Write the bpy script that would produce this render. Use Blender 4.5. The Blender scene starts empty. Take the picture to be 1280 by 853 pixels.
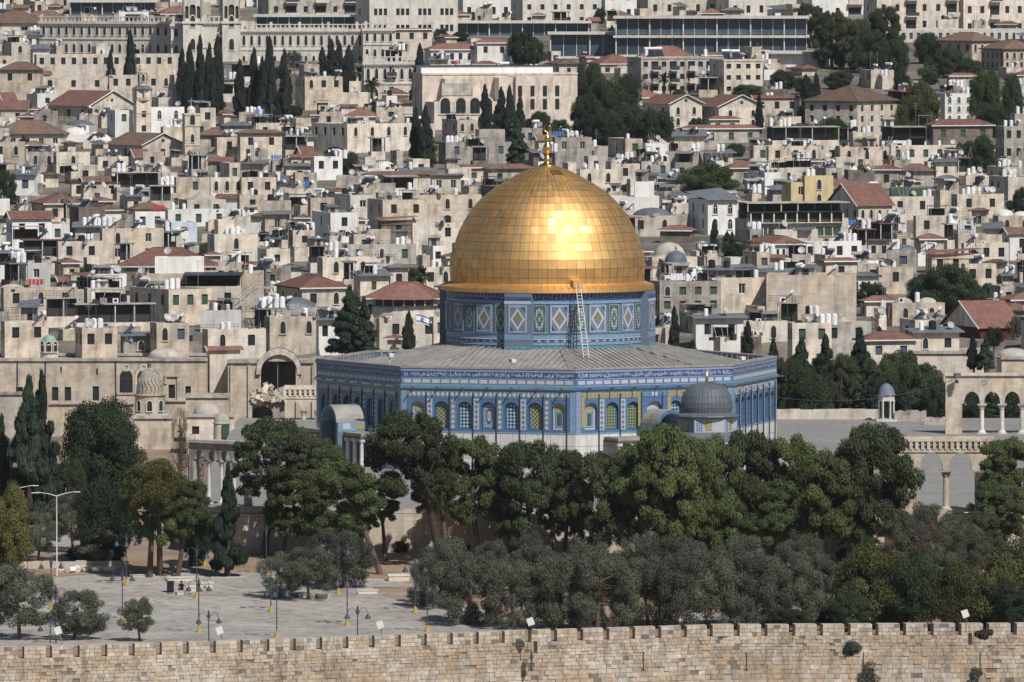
import bpy, math, random
import numpy as np
from mathutils import Vector, Matrix
sc = bpy.context.scene
col = sc.collection
rad = math.radians
# ------------------------------------------------------------------ camera, world, sun, exposure
FPX, CZ, PITCH = 10780.0, 60.0, 0.04626
cam_d = bpy.data.cameras.new('camera'); cam = bpy.data.objects.new('camera', cam_d); col.objects.link(cam)
cam.location = (0, 0, CZ); cam.rotation_euler = (math.pi/2 - PITCH, 0, 0)
cam_d.sensor_width = 36.0; cam_d.lens = FPX/1280*36.0; cam_d.clip_start = 5; cam_d.clip_end = 9000
sc.camera = cam
SUN_AZ, SUN_EL = 31.0, 47.0          # azimuth to the right of the line back to the camera
world = bpy.data.worlds.new("World"); sc.world = world; world.use_nodes = True
wn = world.node_tree; bg = wn.nodes['Background']
sky = wn.nodes.new('ShaderNodeTexSky'); sky.sky_type = 'NISHITA'; sky.sun_disc = False
sky.sun_elevation = rad(SUN_EL); sky.sun_rotation = rad(180-SUN_AZ); sky.altitude = 700; sky.dust_density = 1.5
wn.links.new(sky.outputs[0], bg.inputs[0]); bg.inputs[1].default_value = 0.06
sun_d = bpy.data.lights.new('sun', 'SUN'); sun = bpy.data.objects.new('sun', sun_d); col.objects.link(sun)
sun_d.energy = 4.5; sun_d.angle = rad(0.5); sun_d.color = (1.0, 0.96, 0.90)
sdir = Vector((math.sin(rad(SUN_AZ))*math.cos(rad(SUN_EL)), -math.cos(rad(SUN_AZ))*math.cos(rad(SUN_EL)), math.sin(rad(SUN_EL))))
sun.rotation_euler = sdir.to_track_quat('Z', 'Y').to_euler()
sun.location = (60, 700, 200)
sc.view_settings.view_transform = 'Standard'; sc.view_settings.look = 'None'
sc.view_settings.gamma = 1; sc.view_settings.exposure = 0.0
sc.cycles.max_bounces = 5; sc.cycles.transparent_max_bounces = 4
random.seed(11)
R = random.Random(5)
# ------------------------------------------------------------------ measuring: a photo row/column at a real distance
def P(px, py, d):
    cp, sp = math.cos(PITCH), math.sin(PITCH)
    u = (426.5-py)/FPX
    v = Vector(((px-640)/FPX, cp + u*sp, -sp + u*cp))
    return Vector((0, 0, CZ)) + v*(d/v.y)
ROWS = [(-260, 2750), (-60, 2260), (0, 2080), (100, 1800), (200, 1560), (300, 1360), (440, 1112), (470, 1085)]
def DY(y):
    for (a, da), (b, db) in zip(ROWS, ROWS[1:]):
        if y <= b: return da + (db-da)*(y-a)/(b-a)
    return ROWS[-1][1]
def city_z(d):                       # height of the hillside at distance d
    lo, hi = -260, 470
    for _ in range(30):
        m = (lo+hi)/2
        if DY(m) > d: lo = m
        else: hi = m
    return P(640, lo, d).z
def plaza_z(d): return -8.0 + 3.5*max(0, min(1, (d-855)/57.0)) + 1.5*max(0, min(1, (d-912)/150.0))
def plaza_pt(px, py):                # where the line through a photo point meets the esplanade
    lo, hi = 806.0, 1090.0
    for _ in range(40):
        m = (lo+hi)/2
        if P(px, py, m).z > plaza_z(m): lo = m
        else: hi = m
    return P(px, py, lo)
def S(d): return FPX/d
# ------------------------------------------------------------------ materials
def M(name, c, rough=0.85, metal=0.0, ns=1.5, na=0.18, stain=0.0, brick=None, bump=0.0, orand=0.0, hue=0.0, spec=0.3, aniso=None):
    m = bpy.data.materials.new(name); m.use_nodes = True
    nt = m.node_tree; N = nt.nodes; L = nt.links; b = N['Principled BSDF']
    b.inputs['Roughness'].default_value = rough; b.inputs['Metallic'].default_value = metal
    b.inputs['Specular IOR Level'].default_value = spec
    tc = N.new('ShaderNodeTexCoord')
    def mth(op, a, bb=None, c3=None):
        n = N.new('ShaderNodeMath'); n.operation = op
        for i, v in enumerate((a, bb, c3)):
            if v is None: continue
            if isinstance(v, (int, float)): n.inputs[i].default_value = v
            else: L.new(v, n.inputs[i])
        return n.outputs[0]
    f = None
    no = N.new('ShaderNodeTexNoise'); no.inputs['Scale'].default_value = ns; no.inputs['Detail'].default_value = 5
    L.new(tc.outputs['Object'], no.inputs['Vector'])
    mr = N.new('ShaderNodeMapRange'); mr.inputs[1].default_value = .3; mr.inputs[2].default_value = .7
    mr.inputs[3].default_value = 1-na; mr.inputs[4].default_value = 1+na
    L.new(no.outputs[0], mr.inputs[0]); f = mr.outputs[0]
    height = no.outputs[0]
    if stain:
        mp = N.new('ShaderNodeMapping'); mp.inputs['Scale'].default_value = (.55, .55, .12)
        L.new(tc.outputs['Object'], mp.inputs[0])
        n2 = N.new('ShaderNodeTexNoise'); n2.inputs['Scale'].default_value = 1.6; n2.inputs['Detail'].default_value = 6
        n2.inputs['Roughness'].default_value = .65
        L.new(mp.outputs[0], n2.inputs['Vector'])
        m2 = N.new('ShaderNodeMapRange'); m2.inputs[1].default_value = .46; m2.inputs[2].default_value = .68
        m2.inputs[3].default_value = 1; m2.inputs[4].default_value = 1-stain
        L.new(n2.outputs[0], m2.inputs[0]); f = mth('MULTIPLY', f, m2.outputs[0])
    if brick:
        sp = N.new('ShaderNodeSeparateXYZ'); L.new(tc.outputs['Object'], sp.inputs[0])
        cb = N.new('ShaderNodeCombineXYZ'); L.new(mth('ADD', sp.outputs[0], sp.outputs[1]), cb.inputs[0]); L.new(sp.outputs[2], cb.inputs[1])
        br = N.new('ShaderNodeTexBrick'); br.inputs['Scale'].default_value = 1
        br.inputs['Brick Width'].default_value = brick[0]; br.inputs['Row Height'].default_value = brick[1]
        br.inputs['Mortar Size'].default_value = .02; br.inputs['Color1'].default_value = (1, 1, 1, 1)
        k = brick[2]; br.inputs['Color2'].default_value = (k, k, k, 1); br.inputs['Mortar'].default_value = (.8, .8, .8, 1)
        L.new(cb.outputs[0], br.inputs['Vector']); f = mth('MULTIPLY', f, br.outputs[0])
    if orand:
        oi = N.new('ShaderNodeObjectInfo')
        f = mth('MULTIPLY', f, mth('MULTIPLY_ADD', oi.outputs['Random'], 2*orand, 1-orand))
    vm = N.new('ShaderNodeVectorMath'); vm.operation = 'SCALE'; vm.inputs[0].default_value = c[:3]; L.new(f, vm.inputs['Scale'])
    out = vm.outputs[0]
    if hue:
        n3 = N.new('ShaderNodeTexNoise'); n3.inputs['Scale'].default_value = ns*.35; L.new(tc.outputs['Object'], n3.inputs['Vector'])
        mx = N.new('ShaderNodeMix'); mx.data_type = 'RGBA'; mx.blend_type = 'MULTIPLY'; mx.inputs[0].default_value = 1
        cr = N.new('ShaderNodeValToRGB'); cr.color_ramp.elements[0].position = .35; cr.color_ramp.elements[1].position = .65
        cr.color_ramp.elements[0].color = (1+hue, 1, 1-hue, 1); cr.color_ramp.elements[1].color = (1-hue*.3, 1, 1+hue*.6, 1)
        L.new(n3.outputs[0], cr.inputs[0]); L.new(out, mx.inputs[6]); L.new(cr.outputs[0], mx.inputs[7]); out = mx.outputs[2]
    L.new(out, b.inputs['Base Color'])
    if bump:
        bp = N.new('ShaderNodeBump'); bp.inputs['Strength'].default_value = bump; bp.inputs['Distance'].default_value = .08
        L.new(height, bp.inputs['Height']); L.new(bp.outputs[0], b.inputs['Normal'])
    return m
def checker(name, c1, c2, s, rough=.5, diag=False):
    m = M(name, c1, rough, na=.1); nt = m.node_tree; N = nt.nodes; L = nt.links
    tc = N.new('ShaderNodeTexCoord'); mp = N.new('ShaderNodeMapping'); mp.inputs['Scale'].default_value = (s, s, s)
    mp.inputs['Location'].default_value = (.013, .5, .017)
    if diag: mp.inputs['Rotation'].default_value = (0, rad(45), 0)
    L.new(tc.outputs['Object'], mp.inputs[0])
    sx = N.new('ShaderNodeSeparateXYZ'); L.new(mp.outputs[0], sx.inputs[0])
    cb = N.new('ShaderNodeCombineXYZ'); L.new(sx.outputs[0], cb.inputs[0]); L.new(sx.outputs[2], cb.inputs[1]); cb.inputs[2].default_value = .5
    ck = N.new('ShaderNodeTexChecker'); ck.inputs['Scale'].default_value = 1
    ck.inputs[1].default_value = (*c1, 1); ck.inputs[2].default_value = (*c2, 1)
    L.new(cb.outputs[0], ck.inputs[0]); L.new(ck.outputs[0], N['Principled BSDF'].inputs['Base Color'])
    return m
def rgb(r, g, b):
    return tuple((v/255/12.92 if v < 10 else ((v/255+.055)/1.055)**2.4) for v in (r, g, b))
stone = {
 'cream': M('cream_stone', (.64, .585, .505), stain=.36, brick=(.9, .42, .86), bump=.4, orand=.14, ns=.7, na=.14, hue=.06),
 'tan': M('tan_stone', (.585, .515, .425), stain=.4, brick=(.8, .4, .82), bump=.4, orand=.14, ns=.6, na=.18, hue=.08),
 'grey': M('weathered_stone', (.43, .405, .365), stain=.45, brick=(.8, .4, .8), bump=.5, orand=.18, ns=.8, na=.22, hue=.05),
 'white': M('white_plaster', (.72, .71, .68), stain=.22, orand=.1, ns=.5, na=.06),
 'pink': M('pinkish_stone', (.61, .54, .47), stain=.4, brick=(1, .45, .88), bump=.3, orand=.1, ns=.5, na=.12, hue=.05),
 'brown': M('dark_brown_stone', (.20, .17, .14), stain=.3, brick=(.6, .35, .7), bump=.5, ns=1, na=.25),
 'yellow': M('ochre_plaster', (.58, .46, .27), stain=.2, ns=.5, na=.08),
 'pale': M('pale_limestone', (.62, .585, .525), stain=.3, brick=(1.2, .5, .9), orand=.06, ns=.4, na=.08),
 'blue': M('pale_blue_plaster', (.55, .62, .70), stain=.2, ns=.5, na=.06),
}
roofflat = M('roof_screed', (.40, .37, .33), stain=.4, ns=.4, na=.2, orand=.15)
tile = {'red': M('red_roof_tiles', rgb(132, 96, 86), ns=3, na=.2, stain=.3, brick=(.35, .4, .8), bump=.3, orand=.2),
        'brown': M('brown_roof_tiles', rgb(118, 96, 84), ns=3, na=.18, stain=.35, brick=(.35, .4, .8), bump=.3, orand=.18),
        'grey': M('grey_metal_roof', rgb(118, 122, 126), .55, .2, ns=1, na=.15, stain=.3, orand=.15),
        'timber': M('dark_red_timber', rgb(90, 40, 36), ns=2, na=.2, brick=(4, .2, .8))}
domestone = M('dome_plaster', (.43, .395, .34), ns=1, na=.14, stain=.35, orand=.12)
white_dome = M('whitewashed_dome', (.66, .64, .60), ns=1, na=.08, stain=.2)
lead = M('lead_sheet', rgb(112, 117, 122), .5, .25, ns=1.2, na=.14, stain=.35)
leadroof = M('octagon_lead_roof', rgb(152, 150, 146), .6, .1, ns=.5, na=.14, stain=.3)
glass = M('dark_window_glass', (.022, .027, .034), .25, spec=.5, na=.3, ns=.4)
glassg = M('green_window_glass', (.05, .085, .05), .2, spec=.5)
glassb = M('blue_grey_glass', (.045, .07, .095), .15, spec=.6, na=.5, ns=.12)
frame_w = M('white_frame', (.6, .6, .58), na=.05)
frame_d = M('dark_frame', (.05, .045, .04))
shutter_b = M('blue_shutter', (.07, .09, .13)); shutter_g = M('green_shutter', (.05, .09, .065))
whitep = M('white_tank_plastic', (.78, .78, .78), .5, na=.06, orand=.1)
blackp = M('black_tank_plastic', (.02, .02, .022), .5)
panelm = M('solar_collector', (.025, .03, .045), .2, spec=.6, orand=.3)
metal = M('galvanised_metal', (.33, .34, .35), .5, .5, orand=.2)
darkmetal = M('dark_metal', (.05, .055, .065), .5, .2)
shadowy_ground = M('hillside_ground', (.17, .15, .125), ns=.09, na=.5, stain=.4)  # dark colour stands in for shaded stone and greenery between the houses
soil = M('dry_soil', rgb(140, 122, 104), ns=.25, na=.22, bump=.4, hue=.05)
paving = M('plaza_paving', rgb(164, 160, 153), ns=.12, na=.16, stain=.4, brick=(1.6, 1.1, .88), hue=.03)
platm = M('platform_paving', rgb(140, 138, 134), ns=.15, na=.1, stain=.3)
clothes = [M('washing_'+n, c) for n, c in (('white', (.7, .7, .7)), ('blue', (.08, .18, .45)), ('red', (.4, .06, .05)))]
# ------------------------------------------------------------------ mesh builder
class MB:
    def __init__(s): s.v = []; s.f = []; s.m = []; s.mats = []
    def mi(s, mt):
        if mt not in s.mats: s.mats.append(mt)
        return s.mats.index(mt)
    def poly(s, pts, mt):
        n = len(s.v); s.v.extend([tuple(p) for p in pts]); s.f.append(tuple(range(n, n+len(pts)))); s.m.append(s.mi(mt))
    def box(s, x0, y0, z0, x1, y1, z1, mt, X=None, skip=''):
        c = [Vector((x, y, z)) for z in (z0, z1) for y in (y0, y1) for x in (x0, x1)]
        if X is not None: c = [X @ p for p in c]
        n = len(s.v); s.v.extend([tuple(p) for p in c]); k = s.mi(mt)
        for q, t in (((0, 2, 3, 1), 'b'), ((4, 5, 7, 6), 't'), ((0, 1, 5, 4), 'f'), ((2, 6, 7, 3), 'k'), ((0, 4, 6, 2), 'l'), ((1, 3, 7, 5), 'r')):
            if t in skip: continue
            s.f.append(tuple(n+i for i in q)); s.m.append(k)
    def tube(s, pts, rs, mt, n=8, cap=True):
        k = s.mi(mt); rings = []
        for i, (p, r) in enumerate(zip(pts, rs)):
            p = Vector(p); a = Vector(pts[max(0, i-1)]); b = Vector(pts[min(len(pts)-1, i+1)])
            d = (b-a).normalized() if (b-a).length > 1e-6 else Vector((0, 0, 1))
            ref = Vector((1, 0, 0)) if abs(d.x) < .9 else Vector((0, 1, 0))
            u = d.cross(ref).normalized(); w = d.cross(u)
            base = len(s.v)
            for j in range(n):
                t = 2*math.pi*j/n
                s.v.append(tuple(p + u*(r*math.cos(t)) + w*(r*math.sin(t))))
            rings.append(base)
        for a, b in zip(rings, rings[1:]):
            for j in range(n):
                s.f.append((a+j, a+(j+1) % n, b+(j+1) % n, b+j)); s.m.append(k)
        if cap:
            s.f.append(tuple(rings[0]+j for j in range(n))); s.m.append(k)
            s.f.append(tuple(rings[-1]+j for j in reversed(range(n)))); s.m.append(k)
    def lathe(s, prof, mt, n=24, o=(0, 0, 0), a0=0.0, a1=2*math.pi, rib=0.0):
        k = s.mi(mt); base = len(s.v); full = abs(a1-a0-2*math.pi) < 1e-6; cnt = n if full else n+1
        for r, z in prof:
            for j in range(cnt):
                t = a0+(a1-a0)*j/n; rr = r*(1+rib*(j % 2))
                s.v.append((o[0]+rr*math.cos(t), o[1]+rr*math.sin(t), o[2]+z))
        for i in range(len(prof)-1):
            for j in range(n):
                a = base+i*cnt+j; b = base+i*cnt+(j+1) % cnt
                s.f.append((a, b, b+cnt, a+cnt)); s.m.append(k)
    def build(s, name, parent=None, smooth=False, loc=None):
        me = bpy.data.meshes.new(name); me.from_pydata(s.v, [], s.f)
        for mt in s.mats: me.materials.append(mt)
        me.polygons.foreach_set('material_index', s.m)
        if smooth: me.polygons.foreach_set('use_smooth', [True]*len(s.f))
        me.update()
        o = bpy.data.objects.new(name, me); col.objects.link(o)
        if parent: o.parent = parent
        if loc is not None: o.location = loc
        return o
def cells(mb, O, U, W, z0, z1, holes, depth, mt, rmt=None):
    """wall face with rectangular openings (u0,u1,z0,z1) and their reveals"""
    O = Vector(O); U = Vector(U); Nn = U.cross(Vector((0, 0, 1)))
    us = sorted({0, W, *[h[0] for h in holes], *[h[1] for h in holes]}); zs = sorted({z0, z1, *[h[2] for h in holes], *[h[3] for h in holes]})
    pt = lambda u, z, d=0: O + U*u + Vector((0, 0, z)) - Nn*d
    for a, b in zip(us, us[1:]):
        run = None
        for c, d in zip(zs, zs[1:]):
            cu, cz = (a+b)/2, (c+d)/2
            hole = any(h[0] < cu < h[1] and h[2] < cz < h[3] for h in holes)
            if hole:
                if run is not None: mb.poly([pt(a, run), pt(b, run), pt(b, c), pt(a, c)], mt); run = None
            elif run is None: run = c
        if run is not None: mb.poly([pt(a, run), pt(b, run), pt(b, z1), pt(a, z1)], mt)
    for h in holes:
        a, b, c, d = h; r = rmt or mt
        mb.poly([pt(a, c), pt(b, c), pt(b, c, depth), pt(a, c, depth)], r); mb.poly([pt(a, d, depth), pt(b, d, depth), pt(b, d), pt(a, d)], r)
        mb.poly([pt(a, c), pt(a, c, depth), pt(a, d, depth), pt(a, d)], r); mb.poly([pt(b, c, depth), pt(b, c), pt(b, d), pt(b, d, depth)], r)
def arch_pts(xc, w, zs, rise, n=12, point=.0):
    out = []
    for i in range(n+1):
        t = math.pi - math.pi*i/n
        out.append((xc + w/2*math.cos(t), zs + rise*(math.sin(t)**(1-point*.4))*(1-point*abs(math.cos(t))*.12)))
    return out
def arch_wall(mb, X0, X1, Z0, Z1, ops, depth, mt, back=False, rmt=None, X=None, y0=0.0):
    """wall in the local xz plane, outside towards -y; ops: (centre, width, sill, spring, rise, point)"""
    rmt = rmt or mt
    T = (lambda p: X @ Vector(p)) if X is not None else (lambda p: Vector(p))
    def F(pts, m_=mt):
        mb.poly([T((x, y0, z)) for x, z in pts], m_)
        if back: mb.poly([T((x, y0+depth, z)) for x, z in reversed(pts)], m_)
    x = X0
    for xc, w, sill, spring, rise, pt in sorted(ops):
        a, b = xc-w/2, xc+w/2
        if a > x: F([(x, Z0), (a, Z0), (a, Z1), (x, Z1)])
        if sill > Z0: F([(a, Z0), (b, Z0), (b, sill), (a, sill)])
        ar = arch_pts(xc, w, spring, rise, 12, pt)
        for (p, q), (r_, s_) in zip(ar, ar[1:]):
            F([(p, q), (r_, s_), (r_, Z1), (p, Z1)])
            mb.poly([T((r_, y0, s_)), T((p, y0, q)), T((p, y0+depth, q)), T((r_, y0+depth, s_))], rmt)
        mb.poly([T((a, y0, sill)), T((a, y0+depth, sill)), T((a, y0+depth, spring)), T((a, y0, spring))], rmt)
        mb.poly([T((b, y0+depth, sill)), T((b, y0, sill)), T((b, y0, spring)), T((b, y0+depth, spring))], rmt)
        if sill > Z0+.01: mb.poly([T((a, y0, sill)), T((b, y0, sill)), T((b, y0+depth, sill)), T((a, y0+depth, sill))], rmt)
        x = b
    if X1 > x: F([(x, Z0), (X1, Z0), (X1, Z1), (x, Z1)])
def arch_fill(mb, xc, w, sill, spring, rise, y, mt, pt=0.0, X=None):
    ar = arch_pts(xc, w, spring, rise, 12, pt)
    pts = [(xc-w/2, y, sill), (xc+w/2, y, sill)] + [(a, y, b) for a, b in reversed(ar)]
    mb.poly([(X @ Vector(p)) if X is not None else p for p in pts], mt)
# ------------------------------------------------------------------ things and their labels
LAB = []     # (object, phrase, photo x, photo y) to be labelled against landmarks
LANDMARKS = []
def thing(name, loc, cat, label=None, rz=0.0, group=None, pend=None):
    o = bpy.data.objects.new(name, None); col.objects.link(o); o.empty_display_size = .5
    o.location = loc; o.rotation_euler = (0, 0, rz); o['category'] = cat
    if label: o['label'] = label
    if group: o['group'] = group
    if pend: LAB.append((o, pend[0], pend[1], pend[2]))
    return o
def struct(o): o['kind'] = 'structure'; return o
def inst(src, name, parent, loc=(0, 0, 0), rz=0.0, scale=None, rx=0.0):
    o = src.copy(); o.name = name; col.objects.link(o); o.parent = parent
    o.location = loc; o.rotation_euler = (rx, 0, rz)
    if scale is not None: o.scale = scale
    return o
class Proto:         # keeps a mesh to be shared by copies (never linked itself)
    def __init__(s, mb, name, smooth=False):
        me = bpy.data.meshes.new(name); me.from_pydata(mb.v, [], mb.f)
        for mt in mb.mats: me.materials.append(mt)
        me.polygons.foreach_set('material_index', mb.m)
        if smooth: me.polygons.foreach_set('use_smooth', [True]*len(mb.f))
        me.update(); s.me = me
    def put(s, name, parent, loc=(0, 0, 0), rz=0.0, scale=(1, 1, 1), rx=0.0):
        o = bpy.data.objects.new(name, s.me); col.objects.link(o); o.parent = parent
        o.location = loc; o.rotation_euler = (rx, 0, rz); o.scale = scale
        return o
# ------------------------------------------------------------------ ground, esplanade, platform
def grid(name, xs, ys, zf, mt):
    mb = MB(); k = mb.mi(mt); nx = len(xs)
    mb.v = [(x, y, zf(x, y)) for y in ys for x in xs]
    mb.f = [(j*nx+i, j*nx+i+1, (j+1)*nx+i+1, (j+1)*nx+i) for j in range(len(ys)-1) for i in range(nx-1)]
    mb.m = [k]*len(mb.f)
    return struct(mb.build(name))
def gz(x, y):
    if y < 700: return -30 + 78*max(0, (260-y)/260.)**1.0 if y < 260 else -30
    if y < 836: return -30 + 6*(y-700)/136.0
    if y < 851: return -24 + 0*y
    if y < 1086: return plaza_z(y) - 1.2
    if y < 1108: return -3
    if y < 1135: return -3 + (city_z(1135)+3)*(y-1108)/27.
    return city_z(min(y, 2740)) if y < 2740 else city_z(2740) - (y-2740)*.02
grid('ground', [-2000, -1200, -600, -300, -200, -140, -100, -70, -40, -20, 0, 20, 40, 70, 100, 140, 200, 300, 600, 1200, 2000],
     [-700, -300, 0, 60, 130, 200, 260, 500, 700, 800, 835.9, 836, 846] + list(range(852, 1086, 13)) + [1085.9, 1086, 1108, 1120, 1135] + list(range(1160, 2740, 40)) + [2740, 3200, 4000],
     gz, shadowy_ground)

hz = bpy.data.materials.new('haze'); hz.use_nodes = True; hn = hz.node_tree
hn.nodes.remove(hn.nodes['Principled BSDF']); pv = hn.nodes.new('ShaderNodeVolumePrincipled')
pv.inputs['Color'].default_value = (.86, .90, .96, 1); pv.inputs['Density'].default_value = 0.00003; pv.inputs['Anisotropy'].default_value = .3
hn.links.new(pv.outputs[0], hn.nodes['Material Output'].inputs['Volume'])
mb = MB(); mb.box(-2050, -750, -32, 2050, 4050, 125, hz); hzo = mb.build('haze'); hzo['kind'] = 'stuff'
# ------------------------------------------------------------------ the walls' esplanade sheets
WALLPX = [(-60, 811), (160, 805), (320, 800), (640, 789), (900, 781), (1110, 780), (1345, 779)]
WTOP = -6.6
def wpt(px, py):
    d = (CZ-WTOP)/math.tan(PITCH+math.atan((py-426.5)/FPX)); p = P(px, py, d); p.z = 0; return p
WP = [wpt(*q) for q in WALLPX]
mb = MB()
ysr = [852, 855] + list(range(861, 912, 6)) + [912] + list(range(921, 1087, 12)) + [1086]
xs_w = [-180] + [p.x for p in WP] + [180]; ys_w = [WP[0].y-16] + [p.y for p in WP] + [WP[-1].y+2]
base_rows = [[(x, y+.7, -8.0) for x, y in zip(xs_w, ys_w)]] + [[(x, y, plaza_z(y)) for x in xs_w] for y in ysr]
for a, b in zip(base_rows, base_rows[1:]):
    for i in range(len(xs_w)-1): mb.poly([a[i], a[i+1], b[i+1], b[i]], soil)
struct(mb.build('soil'))
def sheet(name, pts, mt, up=.035):
    """flat area drawn on the esplanade: a strip mesh between a lower and an upper row of photo points"""
    mb = MB(); n = 26
    for (a, b), (c, d) in zip(pts, pts[1:]):
        for k in range(n):
            q = []
            for (lo, hi), t in (((a, b), k/n), ((c, d), k/n), ((c, d), (k+1)/n), ((a, b), (k+1)/n)):
                yy = lo[1]+(hi[1]-lo[1])*t; xx = lo[0]+(hi[0]-lo[0])*t
                p = plaza_pt(xx, yy); p.z = plaza_z(p.y)+up; q.append(p)
            mb.poly(q, mt)
    return struct(mb.build(name))
sheet('plaza', [((-60, 812), (-60, 742)), ((40, 812), (50, 724)), ((110, 809), (110, 719)), ((200, 807), (200, 717)), ((300, 804), (300, 715)), ((400, 800), (400, 722)),
                ((480, 798), (480, 724)), ((520, 796), (530, 733)), ((560, 795), (565, 752)), ((610, 794), (640, 774)), ((680, 787), (690, 780))], paving)
sheet('path', [((20, 690), (20, 678)), ((60, 686), (60, 672)), ((110, 682), (110, 664)), ((160, 676), (160, 660)), ((330, 668), (330, 656))], paving)
sheet('path', [((860, 781), (860, 769)), ((1000, 776), (1000, 764)), ((1090, 778), (1090, 766))], paving)
# planting beds in the paving
for pts in ([((472, 741), (465, 734)), ((518, 741), (518, 734))], [((490, 749), (478, 744)), ((530, 756), (545, 744))]):
    sheet('planting_bed', pts, soil, .045)
# upper platform
PX0, PX1, PY0, PY1 = -34.5, 150, 911.5, 1086
mb = MB(); mb.box(PX0, PY0, -9, PX1, PY1, 0, platm, skip='bf'); 
mb.box(PX0-.25, PY0-.25, -.45, PX1, PY0, .02, stone['tan']); struct(mb.build('platform'))
o = thing('retaining_wall', (PX0, PY0, -6), 'wall', 'long sandy stone retaining wall behind the foreground pine trunks')
mb = MB(); n = 30; w = (PX1-PX0)/n
for i in range(n): mb.box(i*w, -.6, -2, (i+1)*w, -.003, 5.5, stone['tan'], skip='bk')
mb.build('wall_face', o)
# ------------------------------------------------------------------ octagonal shrine
CX, CY = 4.1, 1000.0
blue = M('blue_tile', rgb(76, 104, 140), .35, ns=4, na=.22, orand=.05, spec=.5)
blued = M('dark_blue_tile', rgb(56, 72, 122), .4, ns=3, na=.3, spec=.5)
ltblue = M('light_blue_tile', rgb(116, 144, 168), .45, ns=5, na=.2, spec=.5)
turq = M('turquoise_tile', rgb(92, 134, 152), .4, ns=2, na=.15, spec=.5)
wtile = M('white_tile', rgb(172, 176, 186), .4, ns=8, na=.12)
gtile = M('grey_lavender_tile', rgb(104, 116, 132), .45, ns=7, na=.28)
goldt = M('yellow_tile', rgb(150, 142, 98), .45, ns=6, na=.22)
greent = M('green_tile', rgb(62, 92, 88), .45, ns=6, na=.25)
marble = M('white_marble', rgb(204, 202, 198), .5, ns=.9, na=.1, stain=.12, brick=(1.5, 1.4, .9))
pat1 = checker('small_blue_pattern', rgb(96, 116, 150), rgb(146, 158, 178), 5.5, diag=True)
pat2 = checker('small_grey_pattern', rgb(96, 112, 132), rgb(158, 168, 172), 4.5, diag=True)
lat_y = checker('yellow_green_lattice', rgb(150, 150, 104), rgb(66, 80, 74), 4.2)
lat_b = checker('blue_white_lattice', rgb(150, 172, 176), rgb(28, 52, 84), 3.6, diag=True)
lat_g = checker('green_lattice', rgb(128, 136, 92), rgb(56, 84, 78), 4.2, diag=True)
shrine = thing('octagonal_shrine', (CX, CY, 0), 'shrine', 'octagonal blue tiled shrine under a huge golden dome')
RO = 26.9; PH0 = 6.6
def vert(k, r=RO): a = rad(PH0+45*k); return Vector((r*math.sin(a), -r*math.cos(a), 0))
FW = 2*RO*math.sin(rad(22.5)); HF = FW/2; APO = RO*math.cos(rad(22.5))
def facemat(az, out=0.0):
    a = rad(az); n = Vector((math.sin(a), -math.cos(a), 0))
    return Matrix.Translation(n*(APO+out)) @ Matrix.Rotation(a, 4, 'Z')
win_protos = {}
def win_proto(kind):
    if kind in win_protos: return win_protos[kind]
    mb = MB(); w, sill, spring = 1.24, 4.95, 7.05
    fr = {'y': ltblue, 'b': ltblue, 'g': ltblue}.get(kind, wtile)
    arch_wall(mb, -.72, .72, sill-.12, 7.95, [(0, w, sill, spring, .62, .3)], .08, blue if kind != 'm' else wtile, rmt=ltblue)
    mt = {'y': lat_y, 'b': lat_b, 'g': lat_g, 'm': wtile, 'o': pat2}[kind]
    arch_fill(mb, 0, w, sill, spring, .62, .07, mt, .3)
    if kind == 'm':
        mb.box(-.3, .02, 5.3, .3, .05, 6.7, greent, skip='k'); arch_fill(mb, 0, w, 7.0, 7.05, .62, .055, goldt, .3)
        for z in (5.12, 6.85): mb.box(-.5, .03, z-.04, .5, .05, z+.04, gtile, skip='k')
        for x in (-.45, .45): mb.box(x-.04, .03, 5.1, x+.04, .05, 6.9, gtile, skip='k')
    if kind == 'o':
        pts = [(.42*math.cos(t)*(1 if abs(math.cos(t)) < .9 else .8), .05, 6.25+.85*math.sin(t)) for t in [2*math.pi*i/16 for i in range(16)]]
        mb.poly(pts, blued); mb.poly([(x*.62, .04, 6.25+(z-6.25)*.68) for x, y, z in pts], wtile); mb.poly([(x*.35, .03, 6.25+(z-6.25)*.4) for x, y, z in pts], goldt)
    win_protos[kind] = Proto(mb, 'window'); return win_protos[kind]
def diamond(mb, x, z, a, b, y, mt):
    mb.poly([(x-a, y, z), (x, y, z-b), (x+a, y, z), (x, y, z+b)], mt)
rng = random.Random(3)
pipe_mb = MB(); pipe_mb.tube([(0, 0, .1), (0, 0, 8.9)], [.07, .07], M('drain_pipe', rgb(52, 58, 72), .6), 6); pipe = Proto(pipe_mb, 'drainpipe')
spout_mb = MB(); spout_mb.tube([(0, 0, 0), (0, -1.0, .08)], [.09, .08], lead, 6); spout = Proto(spout_mb, 'rain_spout')
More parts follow.
